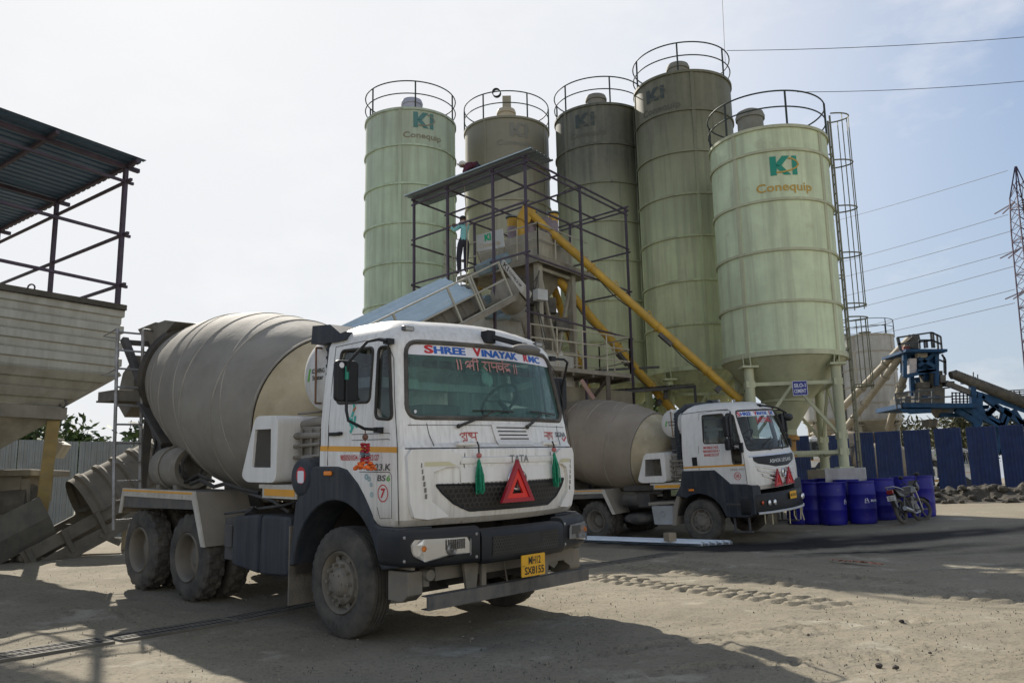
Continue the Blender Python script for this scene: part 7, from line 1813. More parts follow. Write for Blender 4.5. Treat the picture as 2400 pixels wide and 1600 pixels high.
# ------------------------------------------------------------------ motorcycle
def motorcycle():
    pr = on_ground(2119, 1229); pf = on_ground(2151, 1221); d = (pf - pr); d.z = 0; d.normalize()
    base = pr + d * .62; base.z = (pr.z + pf.z) / 2
    lf = V(-d.y, d.x, 0); lean = .16; up = (V(0, 0, 1) + lf * lean).normalized(); lf2 = up.cross(d).normalized(); R = Matrix((d, lf2, up)).transposed()
    t = thing('motorcycle', 'black motorcycle with a white rear plate parked against the blue drums', 'motorcycle', base, rot=R)
    ORG[t.name] = (0, 0, 0)
    xr, xf, wr = -.63, .64, .305
    m_t = M('motorcycle_tyre', (.05, .047, .042), .9, var=.2, dust=.6, dcol=(.16, .145, .12))
    def wheel(x, st):
        ax = V(-math.sin(st), math.cos(st), 0); c = V(x, 0, wr)
        w = MB(); w.tube([c + (V(math.cos(st), math.sin(st), 0) * math.cos(a) + V(0, 0, 1) * math.sin(a)) * .235 for a in np.linspace(0, 2 * PI, 33)[:-1]], .016, 8, closed=True)
        for i in range(6): a = PI * i / 3; w.bar(c, c + (V(math.cos(st), math.sin(st), 0) * math.cos(a) + V(0, 0, 1) * math.sin(a)) * .23, .035, .02, up=tuple(ax))
        w.lathe([(-.06, .05), (.06, .05)], 14, c, ax, True, True); o = w.build('wheel', m_dsteel, t, smooth=40)
        y = MB(); y.tube([c + (V(math.cos(st), math.sin(st), 0) * math.cos(a) + V(0, 0, 1) * math.sin(a)) * .262 for a in np.linspace(0, 2 * PI, 41)[:-1]], .044, 10, closed=True); y.build('tyre', m_t, o, smooth=60)
    ST = -.55
    wheel(xr, 0); wheel(xf, ST)
    k = M('black_gloss_bodywork', (.015, .015, .018), .25, var=.1, dust=.1, up=.2); sv = M('motorcycle_silver', (.45, .45, .46), .35, .7, dust=.15)
    m = MB(); m.prism([(-.10, .74), (.02, .90), (.24, .92), (.36, .82), (.30, .72), (.0, .68)], lambda u, v, dd: V(u, dd, v), -.13, .13); m.build('fuel_tank', k, t, bevel=.05, seg=3)
    m = MB(); m.prism([(-.86, .86), (-.55, .80), (-.30, .76), (-.06, .76), (-.06, .68), (-.40, .68), (-.84, .80)], lambda u, v, dd: V(u, dd, v), -.12, .12); m.build('seat', m_blk, t, bevel=.03)
    m = MB(); m.tube([V(-.45, -.13, .80), V(-.75, -.14, .86), V(-.93, -.10, .90), V(-.93, .10, .90), V(-.75, .14, .86), V(-.45, .13, .80)], .014, 8); m.build('grab_rail', sv, t, smooth=50)
    m = MB(); m.prism([(-.92, .84), (-.40, .74), (-.38, .62), (-.70, .66)], lambda u, v, dd: V(u, dd, v), -.11, .11); m.prism([(-.98, .60), (-.93, .74), (-.80, .72), (-.82, .40), (-.90, .36)], lambda u, v, dd: V(u, dd, v), -.06, .06); m.build('rear_fender', k, t, bevel=.02)
    m = MB(); m.box((-.97, 0, .78), (.07, .16, .10)); m.build('tail_lamp', M('tail_lamp_red', (.22, .01, .012), .3), t, bevel=.015)
    m = MB(); m.box((-.985, 0, .63), (.008, .20, .12)); p = m.build('number_plate', M('white_plate', (.62, .61, .58), .5), t)
    m = MB(); add_txt(m, 'MH 12', .13, .035, lambda u, v: V(-.991, -u, .655 + v), .01); add_txt(m, '8855', .13, .04, lambda u, v: V(-.991, -u, .605 + v), .01); m.build('plate_lettering', m_ink, p)
    m = MB(); m.box((.06, 0, .40), (.34, .22, .26)); m.lathe([(-.13, .10), (.13, .10)], 16, (.10, 0, .36), (0, 1, 0), True, True); m.box((.10, 0, .58), (.16, .15, .14))
    for i in range(4): m.box((.10, 0, .53 + .03 * i), (.2, .19, .01))
    m.build('engine', M('motorcycle_engine', (.16, .16, .16), .5, .5, dust=.35), t, bevel=.015)
    m = MB(); m.tube([V(.22, -.08, .5), V(.25, -.12, .25), V(-.1, -.14, .22), V(-.35, -.16, .28)], .022, 8); m.tube([V(-.30, -.16, .28), V(-.78, -.18, .36)], [.04, .055], 12); m.build('exhaust', sv, t, smooth=50)
    m = MB()
    for y in (-.08, .08): m.tube([V(.30, 0, .80), V(.0, y, .70), V(-.35, y, .66), V(-.55, y, .64)], .018, 6); m.tube([V(.28, 0, .72), V(.22, y, .32), V(-.15, y, .28), V(-.35, y, .62)], .018, 6); m.tube([V(-.15, y, .3), V(xr, y, wr)], .02, 6); m.tube([V(xr, y * 1.2, wr), V(-.42, y * 1.2, .68)], .026, 8)
    m.tube([V(.02, .1, .28), V(-.12, .28, .01)], .012, 6); m.bar(V(-.05, -.25, .30), V(-.05, .25, .30), .025); m.build('frame', m_dsteel, t, smooth=50)
    sx, sy = math.cos(ST), math.sin(ST)
    m = MB()
    for s in (-.075, .075): 
        ofs = V(-sy * s, sx * s, 0); m.tube([V(.64, 0, wr) + ofs, V(.44, 0, .88) + ofs], .022, 8)
    m.build('front_fork', sv, t, smooth=50)
    m = MB(); 
    for s in (-1, 1): m.tube([V(.44, 0, .90) + V(-sy * .03 * s, sx * .03 * s, 0), V(.42, 0, 1.0) + V(-sy * .2 * s, sx * .2 * s, 0), V(.34, 0, .99) + V(-sy * .36 * s, sx * .36 * s, 0)], .014, 8)
    m.build('handlebar', m_dsteel, t, smooth=50)
    for s in (-1, 1):
        m = MB(); b = V(.40, 0, 1.0) + V(-sy * .22 * s, sx * .22 * s, 0); e = b + V(.02, 0, .17) + V(-sy * .10 * s, sx * .10 * s, 0); m.tube([b, e], .008, 6); m.ball(e, .07, 12, 8, (.4, 1, .7)); m.build('mirror', k, t, smooth=60)
    m = MB(); m.ball((.50, -.03, .86), .11, 14, 9, (.8, 1, 1.1)); m.prism([(.40, .92), (.48, 1.05), (.58, .88), (.54, .80)], lambda u, v, dd: V(u, dd - .03, v), -.10, .10); m.build('headlamp_fairing', k, t, smooth=50)
    m = MB(); m.grid([[V(.64, 0, wr) + (V(sx, sy, 0) * math.cos(a) + V(0, 0, 1) * math.sin(a)) * .325 + V(-sy * w, sx * w, 0) for w in (-.06, 0, .06)] for a in np.linspace(.5, 2.7, 10)]); m.build('front_fender', k, t, smooth=60)
motorcycle()

# ------------------------------------------------------------------ fences
m_fb = M('dark_blue_sheet', (.016, .038, .135), .55, .0, spec=.3, var=.15, dust=.10, dcol=(.15, .14, .13), streak=.25, scol=(.07, .08, .11))
def panel(name, p, q, z0, z1, n, mm, label, cat, group, lean=0.0, th=.03):
    u = (q - p); u.z = 0; L = u.length; u.normalize(); nrm = V(-u.y, u.x, 0)
    t = thing(name, label, cat, V((p.x + q.x) / 2, (p.y + q.y) / 2, z0), group)
    m = MB(); corr(m, lambda s, w, d: V(p.x, p.y, z0) + u * w + V(0, 0, s) - nrm * (d - s * lean), z1 - z0, L, n, th); m.build('sheet', mm, t)
    m = MB()
    for k in (.12, .88): m.bar(V(p.x, p.y, z0) + u * L * k + nrm * .05, V(p.x, p.y, z0 + (z1 - z0) * .96) + u * L * k + nrm * (.05 + (z1 - z0) * lean), .05, .05)
    for k in (.2, .75): m.bar(V(p.x, p.y, z0 + (z1 - z0) * k) + nrm * (.05 + (z1 - z0) * k * lean), V(p.x, p.y, z0 + (z1 - z0) * k) + u * L + nrm * (.05 + (z1 - z0) * k * lean), .04, .04)
    m.build('support_rails', m_dsteel, t)
tops = [(45, 165, 850, 'left end, seen behind the silo funnel'), (235, 460, 846, 'next to the whitewashed block, behind the silo leg'), (498, 640, 825, 'just right of the silo ladder foot'), (648, 838, 816, 'behind the two drums left of the motorcycle'), (862, 1060, 806, 'behind the motorcycle and the last drum'), (1090, 1290, 792, 'first one right of the drum row, above bare earth'), (1327, 1550, 780, 'second one right of the drum row, below the blue conveyor'), (1573, 1760, 768, 'cut by the right edge of the photo')]
FP, FQ = V(12.1, 34.4, 0), V(18.3, 29.9, 0)
for a, b, y, w in tops:
    def onl(px):
        d = at(px, 1100, 1.0); s = d.x; lo, hi = -0.3, 2.0       # intersection of the sight line with the fence line
        A = FQ - FP; tt = (s * FP.y - FP.x) / (A.x - s * A.y); return FP + A * tt
    p, q = onl(1850 + a / 3.136), onl(1850 + b / 3.136); zt = at((1850 + (a + b) / 2 / 3.136), 750 + y / 3.136, (p.y + q.y) / 2).z
    mid = (p + q) / 2; g = gz(mid.x, mid.y) - .03
    panel('fence_panel', p, q, g, zt, 7, m_fb, 'dark blue ribbed fence sheet, ' + w, 'fence panel', 'blue sheets of the boundary fence', random.uniform(-.035, .03))
m_fg = M('pale_grey_blue_sheet', (.30, .34, .36), .5, .2, var=.08, dust=.25, streak=.25)
for a, b, w in ((-30, 37, 'at the left edge under the bin'), (39, 106, 'below the bin outlet, left of the yellowish leg'), (109, 180, 'directly behind the yellowish bin leg'), (183, 309, 'behind the mixer truck ladder, the widest of them'), (312, 372, 'behind the rear frame of the nearer truck')):
    p, q = at(a, 1100, 23.8), at(b, 1100, 24.2); g1_ = gz((p.x + q.x) / 2, (p.y + q.y) / 2)
    panel('fence_panel', p, q, g1_ - .02, at((a + b) / 2, 1034, 24).z + (.04 if b < 110 else 0), max(4, int((b - a) / 13)), m_fg, 'pale grey ribbed fence sheet ' + w, 'fence panel', 'grey sheets of the left fence')

# ------------------------------------------------------------------ far plant: white silos, blue tower, belts
farw = M('far_white_silo_paint', (.42, .415, .385), .6, var=.1, streak=.6, scol=(.24, .21, .16), sscale=(1.6, 1.6, .12), top=(11.3, 11.6, (.22, .21, .19), .7))
def far_silo(px, Y, label, R=1.72, zl=None):
    c = at(px, 900, Y); zl = zl or at(px, 792, Y).z; zb = at(px, 989, Y).z
    return silo(c.x, c.y, R, zl, zb, [zb] + [zb + (zl - zb) * k for k in (.2, .4, .6, .8)], farw, (-30, 60, 150, -120), label, 8, m_capg, .6, legs=True, caph=.25, band=M('far_silo_band', (.36, .33, .26), .7))
far_silo(2042, 57.0, 'distant white silo with a stained top beyond the blue fence')
far_silo(1935, 60.0, 'distant white silo mostly hidden by the nearest green silo')
m_pb = M('far_plant_blue', (.004, .045, .115), .6, spec=.2, var=.25, dust=.06)
m_pd = M('far_plant_grime', (.06, .057, .05), .85, var=.3, dust=.4)
m_pr = M('far_railing_dark', (.035, .045, .055), .6, var=.2)
def far_plant():
    Y = 48.0; k = lambda x, y, dy=0: at(2080 + x / 6.272, 760 + y / 6.272, Y + dy)
    g = k(480, 1750); t = thing('blue_batching_plant', 'distant blue mixing tower with a railed top deck and long conveyor', 'batching plant', V(k(500, 1200).x, Y + 1, gz(k(500, 1200).x, Y)))
    def slab(mb, x0, x1, y0, y1, d0, d1):
        a, b, c, d = k(x0, y0), k(x1, y0), k(x1, y1), k(x0, y1); vs = [p + V(0, dd, 0) for dd in (d0, d1) for p in (a, b, c, d)]
        mb.add(vs, [(0, 1, 2, 3), (7, 6, 5, 4), (0, 4, 5, 1), (1, 5, 6, 2), (2, 6, 7, 3), (3, 7, 4, 0)])
    m = MB(); slab(m, 200, 805, 385, 425, -.6, 2.6); m.build('top_deck', m_pb, t)
    m = MB(); slab(m, 590, 745, 425, 640, .2, 2.2); slab(m, 440, 590, 430, 640, .8, 2.2); m.add([k(440, 640, .8), k(590, 640, .8), k(530, 760, 1.2), k(490, 760, 1.2), k(440, 640, 2.2), k(590, 640, 2.2), k(530, 760, 1.6), k(490, 760, 1.6)], [(0, 1, 2, 3), (7, 6, 5, 4), (0, 4, 5, 1), (1, 5, 6, 2), (2, 6, 7, 3), (3, 7, 4, 0)]); m.build('weigh_hopper', m_pb, t)
    m = MB(); slab(m, 322, 430, 500, 720, .0, .5); m.build('wrapped_filter', M('pale_tarpaulin', (.40, .38, .39), .8, var=.2), t); m = MB(); slab(m, 438, 582, 425, 490, -.05, .3); m.build('control_box', m_beid, t)
    m = MB()
    for a, b in (((720, 425), (720, 905)), ((250, 425), (250, 770)), ((450, 610), (700, 420)), ((450, 500), (720, 640)), ((250, 770), (700, 660)), ((430, 690), (720, 690))): m.bar(k(*a), k(*b), .22, .2)
    for a, b in (((350, 740), (370, 1050)), ((430, 780), (460, 960)), ((560, 480), (640, 840)), ((600, 430), (560, 830))): m.bar(k(*a, .8), k(*b, .8), .25, .2)
    m.build('tower_frame', m_pb, t)
    m = MB(); slab(m, 490, 870, 930, 1160, .2, 2.4); slab(m, 700, 850, 670, 930, .3, 2.0); slab(m, 495, 660, 840, 920, .3, 1.2); m.build('mixer_body', m_pd, t)
    m = MB(); slab(m, 530, 790, 1045, 1085, .14, .2); m.build('blue_stripe', m_pb, t); m = MB(); slab(m, 610, 715, 1058, 1078, .10, .14); m.build('maker_lettering', M('pale_far_lettering', (.4, .42, .45), .6), t)
    m = MB(); slab(m, 285, 370, 1050, 1220, .2, 1.2); slab(m, 170, 250, 1080, 1230, .3, 1.2); m.build('motor_pack', m_dk, t); m = MB(); slab(m, 330, 420, 290, 370, .8, 1.4); m.build('red_gearbox', M('dull_red', (.22, .06, .05), .7), t)
    m = MB(); m.tube([k(395, 365, .9), k(415, 250, .9), k(408, 150, .9)], [.3, .28, .22], 10); m.tube([k(330, 190, .9), k(410, 260, .9)], .3, 10); m.build('screw_head', m_pd, t)
    m = MB(); slab(m, 130, 1240, 1175, 1240, -.8, 2.8); m.add([k(140, 1240, -.8), k(640, 1240, -.8), k(640, 1300, -.8), k(330, 1318, -.8), k(140, 1240, 2.8), k(640, 1240, 2.8), k(640, 1300, 2.8), k(330, 1318, 2.8)], [(0, 1, 2, 3), (7, 6, 5, 4), (0, 4, 5, 1), (1, 5, 6, 2), (2, 6, 7, 3), (3, 7, 4, 0)]); slab(m, 1240, 1640, 1160, 1215, 1.0, 3.0); m.build('mixer_deck', m_pb, t)
    m = MB(); m.add([k(600, 1240, .2), k(920, 1240, .2), k(830, 1375, .7), k(700, 1375, .7), k(600, 1240, 2), k(920, 1240, 2), k(830, 1375, 1.6), k(700, 1375, 1.6)], [(0, 1, 2, 3), (7, 6, 5, 4), (0, 4, 5, 1), (1, 5, 6, 2), (2, 6, 7, 3), (3, 7, 4, 0)]); slab(m, 700, 830, 1375, 1480, .7, 1.6); m.build('discharge_funnel', m_dk, t)
    m = MB()
    for a, b in (((140, 195), (650, 118)), ((150, 290), (660, 235)), ((650, 118), (780, 180)), ((660, 235), (790, 290)), ((160, 195), (205, 385)), ((140, 195), (185, 385)), ((635, 118), (660, 345)), ((668, 118), (690, 345)), ((728, 150), (745, 360)), ((780, 180), (800, 400)), ((465, 230), (475, 355)), ((540, 225), (550, 350)), ((575, 225), (585, 345)), ((465, 232), (640, 232)), ((800, 440), (850, 520)), ((850, 520), (855, 740)), ((835, 480), (840, 720)), ((760, 520), (855, 560)), ((225, 530), (245, 770)), ((225, 530), (300, 520))): m.bar(k(*a), k(*b), .09, .09)
    for a, b in (((110, 1020), (940, 925)), ((110, 1110), (940, 1060)), ((110, 1020), (140, 1240)), ((195, 1060), (205, 1230)), ((260, 1090), (265, 1230)), ((400, 990), (405, 1215)), ((655, 960), (660, 1195)), ((130, 1170), (480, 1150))): m.bar(k(*a, -.7), k(*b, -.7), .08, .08)
    m.build('top_deck_railing', m_pr, t); m = MB()
    for yy in (1000, 1045, 1090, 1130): m.bar(k(940, yy + 5, 2.0), k(1240, yy, 2.0), .06, .06)
    for xx in range(950, 1250, 55): m.bar(k(xx, 995, 2.0), k(xx + 5, 1160, 2.0), .06, .06)
    m.build('deck_railing', m_pr, t); m = MB()
    for yy, e in ((985, -30), (1010, -25), (1040, -20)): m.bar(k(1600, yy, 3.0), k(2060, yy + e, 3.0), .06, .06)
    for xx in range(1620, 2050, 80): m.bar(k(xx, 975, 3.0), k(xx, 1065, 3.0), .06, .06)
    m.bar(k(1560, 1075, 3), k(2060, 1060, 3), .15, .15)
    m.build('walkway_railing', m_pr, t)
    m = MB(); m.tube([k(930, 750), k(985, 735), k(1250, 850), k(2100, 1180)], [.24, .27, .30, .34], 14); 
    for i in range(26): p = k(990 + 40 * i, 738 + 16.2 * i); m.lathe([(-.04, .29 + .003 * i), (.04, .29 + .003 * i)], 14, p, (k(2100, 1180) - k(985, 735)))
    m.build('belt_cover', m_pd, t, smooth=40)
    m = MB(); slab(m, 780, 860, 740, 850, .0, 1.2); m.bar(k(860, 860), k(1230, 1010), .2, .3); slab(m, 890, 1000, 830, 890, .1, .9); m.build('belt_head', m_dk, t)
    m = MB(); m.add([k(1250, 960), k(2100, 1210), k(2100, 1330), k(1950, 1280), k(1430, 1090)] + [k(1250, 960, 1.4), k(2100, 1210, 1.4), k(2100, 1330, 1.4), k(1950, 1280, 1.4), k(1430, 1090, 1.4)], [(0, 1, 2, 3, 4), (9, 8, 7, 6, 5), (0, 5, 6, 1), (1, 6, 7, 2), (2, 7, 8, 3), (3, 8, 9, 4), (4, 9, 5, 0)])
    for a, b in (((1240, 780), (1270, 1420)), ((1350, 1000), (1340, 1480)), ((1240, 1170), (1680, 1500)), ((1000, 1250), (1360, 1480)), ((1100, 1220), (1700, 1530)), ((1380, 1050), (2000, 1480)), ((1430, 1330), (1600, 1200)), ((1290, 1150), (1400, 1050)), ((1460, 1330), (1560, 1230)), ((1740, 1230), (1660, 1500)), ((1840, 1260), (1990, 1500)), ((1800, 1270), (1690, 1500)), ((1640, 1480), (1700, 1900)), ((1290, 1400), (1300, 1900)), ((1690, 1490), (1580, 1900))): m.bar(k(*a), k(*b), .30, .28)
    slab(m, 830, 1250, 1290, 1350, .4, .8); slab(m, 1205, 1340, 760, 850, .3, 1.0); m.build('conveyor_truss', m_pb, t)
    m = MB(); m.bar(k(1262, 700, .5), k(1262, 770, .5), .05); m.bar(k(1325, 735, .5), k(1325, 800, .5), .05); m.build('rod', m_pr, t)
far_plant()
m_fs = M('far_dusty_screw', (.36, .32, .24), .7, var=.15, dust=.3)
for (a, b, Y0, Y1, lab) in (((2136, 790), (1975, 955), 48.9, 55, 'upper dusty pipe conveyor rising to the blue tower top'), ((2128, 812), (1985, 1000), 49, 55.5, 'lower dusty pipe conveyor rising to the blue tower top'), ((2130, 845), (2082, 1005), 49.2, 54, 'steep dusty pipe conveyor left of the blue tower')):
    p, q = at(*a, Y0), at(*b, Y1); t = thing('screw_conveyor', lab, 'screw conveyor', q, 'pipe conveyors of the far plant'); m = MB(); m.tube([p, q], .22, 14); m.build('tube', m_fs, t, smooth=40)
    m = MB()
    for k_ in (.35, .7): m.lathe([(-.06, .22), (-.06, .3), (.06, .3), (.06, .22)], 14, p.lerp(q, k_), q - p)
    m.build('flange', m_fs, t)

# ------------------------------------------------------------------ pylon and wires
def pylon():
    Y = 95.0; c = at(2392, 1100, Y); top = at(2366, 391, Y); zt = top.z; t = thing('power_pylon', 'tall slender purple lattice power pylon at the right edge', 'pylon', V(c.x, c.y, 1.0))
    cx = top.x + .75; mm = M('pylon_steel', (.06, .04, .072), .6, .2, var=.2)
    def wd(z): return float(np.interp(z, [1, zt * .35, zt * .80, zt * .90, zt], [1.7, 1.25, .95, .75, .05]))
    m = MB(); zs = list(np.linspace(1, zt * .9, 26)) + [zt * .95, zt]
    cor = lambda z, i: V(cx + wd(z) * (1, 1, -1, -1)[i], Y + wd(z) * (1, -1, -1, 1)[i], z)
    for i in range(4):
        for a, b in zip(zs, zs[1:]): m.bar(cor(a, i), cor(b, i), .12)
    m.build('corner_legs', mm, t)
    m = MB()
    for n_, (a, b) in enumerate(zip(zs, zs[1:])):
        for i in range(4):
            j = (i + 1) % 4; m.bar(cor(a, i), cor(b, j) if n_ % 2 else cor(b, j), .055); m.bar(cor(a, j), cor(b, i), .055)
            if n_ % 3 == 0: m.bar(cor(a, i), cor(a, j), .09)
    m.build('lattice_bracing', mm, t)
    m = MB(); ins = MB()
    for fz in (.885, .735, .60, ):
        z = zt * fz
        for s in (-1, 1): m.bar(V(cx, Y - 1, z + .3), V(cx + .5 * s, Y - 4.5, z), .12); m.bar(V(cx, Y + 1, z + .3), V(cx + .5 * s, Y + 4.5, z), .12)
        for x in (-.7, 0, .6):
            for q in range(9): ins.ball(V(cx + x, Y - 1.6, z - .4 - .28 * q), .17, 8, 5, (1, 1, .55))
    m.build('cross_arms', mm, t); ins.build('insulator_strings', M('dark_insulators', (.03, .025, .03), .4), t)
pylon()
m_wire = flat('dark_wire', (.05, .05, .055), .6)
def wire(p, q, sag, r, label, grp='overhead wires'):
    m = MB(); m.tube([p.lerp(q, k) - V(0, 0, sag * 4 * k * (1 - k)) for k in np.linspace(0, 1, 24)], r, 5); tag(m.build('overhead_wire', m_wire), label, 'wire', grp)
lines = [((2361, 400), (1960, 514), 'topmost wire running left from the pylon tip'), ((2362, 503), (1960, 614), 'second wire below the pylon tip'), ((2368, 542), (1960, 650), 'third wire down on the pylon'), ((2372, 589), (1960, 695), 'fourth wire down on the pylon'), ((2376, 624), (1960, 730), 'fifth wire down on the pylon'), ((2378, 678), (1960, 776), 'sixth wire down on the pylon'), ((2378, 710), (1960, 800), 'lowest wire running left from the pylon')]
for a, b, lab in lines:
    q = at(*b, 150); q2 = q + (q - at(*a, 94)) * .5
    wire(at(*a, 94), q2, .3, .035, lab)
wire(at(1703, 119, 29), at(2440, 84, 27), .12, .012, 'thin wire from the tallest silo railing off to the right', 'wires from the silo tops')
wire(at(1868, 216, 25), at(2440, 187, 24), .10, .010, 'thin wire from the nearest silo railing off to the right', 'wires from the silo tops')
wire(at(1700, 150, 29), at(1692, -20, 29), 0, .010, 'thin wire rising straight up from the tallest silo', 'wires from the silo tops')

# ------------------------------------------------------------------ trees
m_leafs = [M('leaf_light', (.10, .15, .04), .6, var=.35, vs=1.5), M('leaf_dark', (.035, .065, .02), .6, var=.35, vs=1.5)]
m_scrub = [M('scrub_light', (.15, .15, .07), .7, var=.3, vs=1.5), M('scrub_dark', (.06, .065, .03), .7, var=.3, vs=1.5)]
m_bark = M('grey_bark', (.11, .09, .07), .9, var=.3)
def tree(c, h, w, n, label, leaf=.16, mats=m_leafs, seed=0, cl=14):
    rnd = random.Random(seed); z = gz(c.x, c.y); t = thing('tree', label, 'tree', V(c.x, c.y, z), 'trees behind the fences')
    m = MB(); tips = []
    m.tube([V(c.x, c.y, z), V(c.x + .1, c.y, z + h * .3), V(c.x - .05, c.y, z + h * .55)], [.09, .07, .05], 8)
    for i in range(cl):
        a = rnd.random() * 2 * PI; r = w * (.25 + .75 * rnd.random()) ; e = V(c.x + r * math.cos(a), c.y + r * math.sin(a) * .8, z + h * (.45 + .55 * rnd.random() * (1.05 - .35 * r / w)))
        s = V(c.x, c.y, z + h * rnd.uniform(.25, .55)); mid = s.lerp(e, .5) + V(0, 0, .1 * h * rnd.random()); m.tube([s, mid, e], [.04, .025, .01], 5); tips += [e, mid.lerp(e, .5)]
    m.build('trunk', m_bark, t, smooth=60)
    l = MB()
    for i in range(n):
        q = rnd.choice(tips); p = q + V(rnd.gauss(0, .26), rnd.gauss(0, .26), rnd.gauss(0, .22)) * (h / 4.2)
        a = V(rnd.uniform(-1, 1), rnd.uniform(-1, 1), rnd.uniform(-.6, .8)).normalized(); b = a.cross(V(rnd.uniform(-1, 1), rnd.uniform(-1, 1), rnd.uniform(-1, 1))).normalized(); s = leaf * rnd.uniform(.6, 1.3)
        l.m = 0 if rnd.random() < .45 else 1
        l.add([p - a * s, p + b * s * .4, p + a * s, p - b * s * .4], [(0, 1, 2, 3)])
    l.build('crown', mats, t, recalc=False)
def tat(px, Y): p = at(px, 1100, Y); return V(p.x, p.y, 0)
tree(tat(95, 29), 4.2, 1.3, 1500, 'leafy green tree behind the grey fence under the bin cone', seed=1)
tree(tat(165, 30), 4.3, 1.0, 1100, 'green tree rising behind the yellowish bin leg', seed=2)
tree(tat(345, 28), 4.0, .9, 900, 'green tree seen beneath the rear platform of the nearer truck', seed=3)
tree(tat(35, 30), 3.9, 1.0, 800, 'green tree at the left edge behind the grey fence', seed=4)
tree(tat(1545, 42), 5.2, 2.0, 1500, 'bright green tree glimpsed in the gap beneath the tallest silo', seed=5, leaf=.22)
tree(tat(1490, 46), 4.6, 1.8, 1000, 'green tree glimpsed under the sheet canopy', seed=6, leaf=.22)
for i, (px, Y, h, w, lab) in enumerate(((2150, 62, 5.6, 2.6, 'sparse olive tree left of the blue tower funnel'), (2235, 66, 6.0, 2.8, 'sparse olive tree right of the blue tower funnel'), (2300, 64, 5.6, 2.4, 'thin scrubby tree behind the blue conveyor truss'), (2375, 66, 5.9, 2.8, 'scrubby tree at the right edge behind the truss'), (2080, 68, 5.2, 2.0, 'small olive tree between the far silo and blue tower'))):
    tree(tat(px, Y), h, w, 1300, lab, leaf=.22, mats=m_scrub, seed=20 + i, cl=22)

# ------------------------------------------------------------------ earth bank, loose things on the ground
def lump_mesh(pts, seed, label, name, cat, mm, kind=None):
    pass
def soil_bank():
    rnd = random.Random(5); n, k = 230, 46; P0, P1 = V(13.2, 28.6, 0), V(21.5, 24.6, 0); u = (P1 - P0); L = u.length; u.normalize(); w = V(-u.y, u.x, 0)
    X = np.linspace(0, L, n); Wd = np.linspace(-1.5, 1.5, k); rows = []
    for j in Wd:
        r = []
        for i, x in enumerate(X):
            env = math.exp(-(j / .75) ** 2) * min(1, x / .9) * min(1, (L - x) / .4 + .2)
            px_, py_ = P0.x + u.x * x + w.x * j, P0.y + u.y * x + w.y * j
            nz = float(vnoise(np.array(px_), np.array(py_), .6, 21)); n2 = float(vnoise(np.array(px_), np.array(py_), .24, 22)) * .8 + .22 * float(vnoise(np.array(px_), np.array(py_), .12, 23))
            r.append(V(px_, py_, gz(px_, py_) - .05 + env * (.12 + .36 * nz + .30 * n2)))
        rows.append(r)
    m = MB(); m.grid(rows)
    for i in range(260):
        x = rnd.uniform(.3, L - .2); j = rnd.gauss(0, .55); q = P0 + u * x + w * j; r = rnd.choice((.05, .07, .09, .12, .18)) * rnd.uniform(.7, 1.2); env = math.exp(-(j / .75) ** 2)
        m.ball((q.x, q.y, gz(q.x, q.y) + env * rnd.uniform(.15, .5)), r, 7, 5, (rnd.uniform(.8, 1.3), rnd.uniform(.8, 1.2), rnd.uniform(.55, .8)))
    o = m.build('soil_bank', M('dark_soil', (.05, .044, .034), .95, var=.5, vs=3, dust=.12, up=.0, bump=.8, bs=14), None); tag(o, 'long low heap of dark lumpy soil along the foot of the blue fence', 'soil heap')
soil_bank()
def clod(c, r, mm, label, group, name='stone', cat='stone', seed=0):
    rnd = random.Random(seed); bm = bmesh.new(); bmesh.ops.create_icosphere(bm, subdivisions=2, radius=r)
    for v in bm.verts: v.co *= rnd.uniform(.78, 1.12); v.co.z *= .7; v.co.x *= 1.15
    me = bpy.data.meshes.new(name); bm.to_mesh(me); bm.free(); me.materials.append(mm); o = bpy.data.objects.new(name, me); COL.objects.link(o); o.location = c + V(0, 0, r * .35); o.rotation_euler = (0, 0, rnd.random() * 6); tag(o, label, cat, group); return o
m_clod = M('dark_clod', (.055, .047, .04), .95, var=.3, bump=.5); m_peb = M('grey_pebble', (.24, .22, .18), .95, var=.2, bump=.4)
for px, py, r, mm, lab in ((2113, 1457, .055, m_clod, 'lone black clod on the sunlit ground at the right'), (1640, 1497, .03, m_clod, 'small dark clod near the edge of the truck shadow'), (1895, 1488, .03, m_clod, 'small dark clod midway across the bright ground'), (2060, 1562, .06, m_clod, 'flat dark clod near the bottom right of the yard'), (2100, 1565, .05, m_clod, 'second flat dark clod near the bottom right of the yard'), (2180, 1530, .03, m_clod, 'small clod right of the flat clods'), (1785, 1523, .03, m_clod, 'tiny clod by the shadow tip'), (1105, 1498, .045, m_peb, 'grey stone lying in the truck shadow'), (1085, 1492, .035, m_peb, 'smaller grey stone beside the first in the shadow'), (838, 1499, .03, m_peb, 'pebble touching the front tyre of the nearer truck'), (260, 1575, .03, m_clod, 'dark clod at the lower left'), (155, 1572, .028, m_clod, 'little dark clod at the bottom left')):
    p = on_ground(px, py); clod(p, r * .45, mm, lab, 'loose clods and stones', seed=int(px))
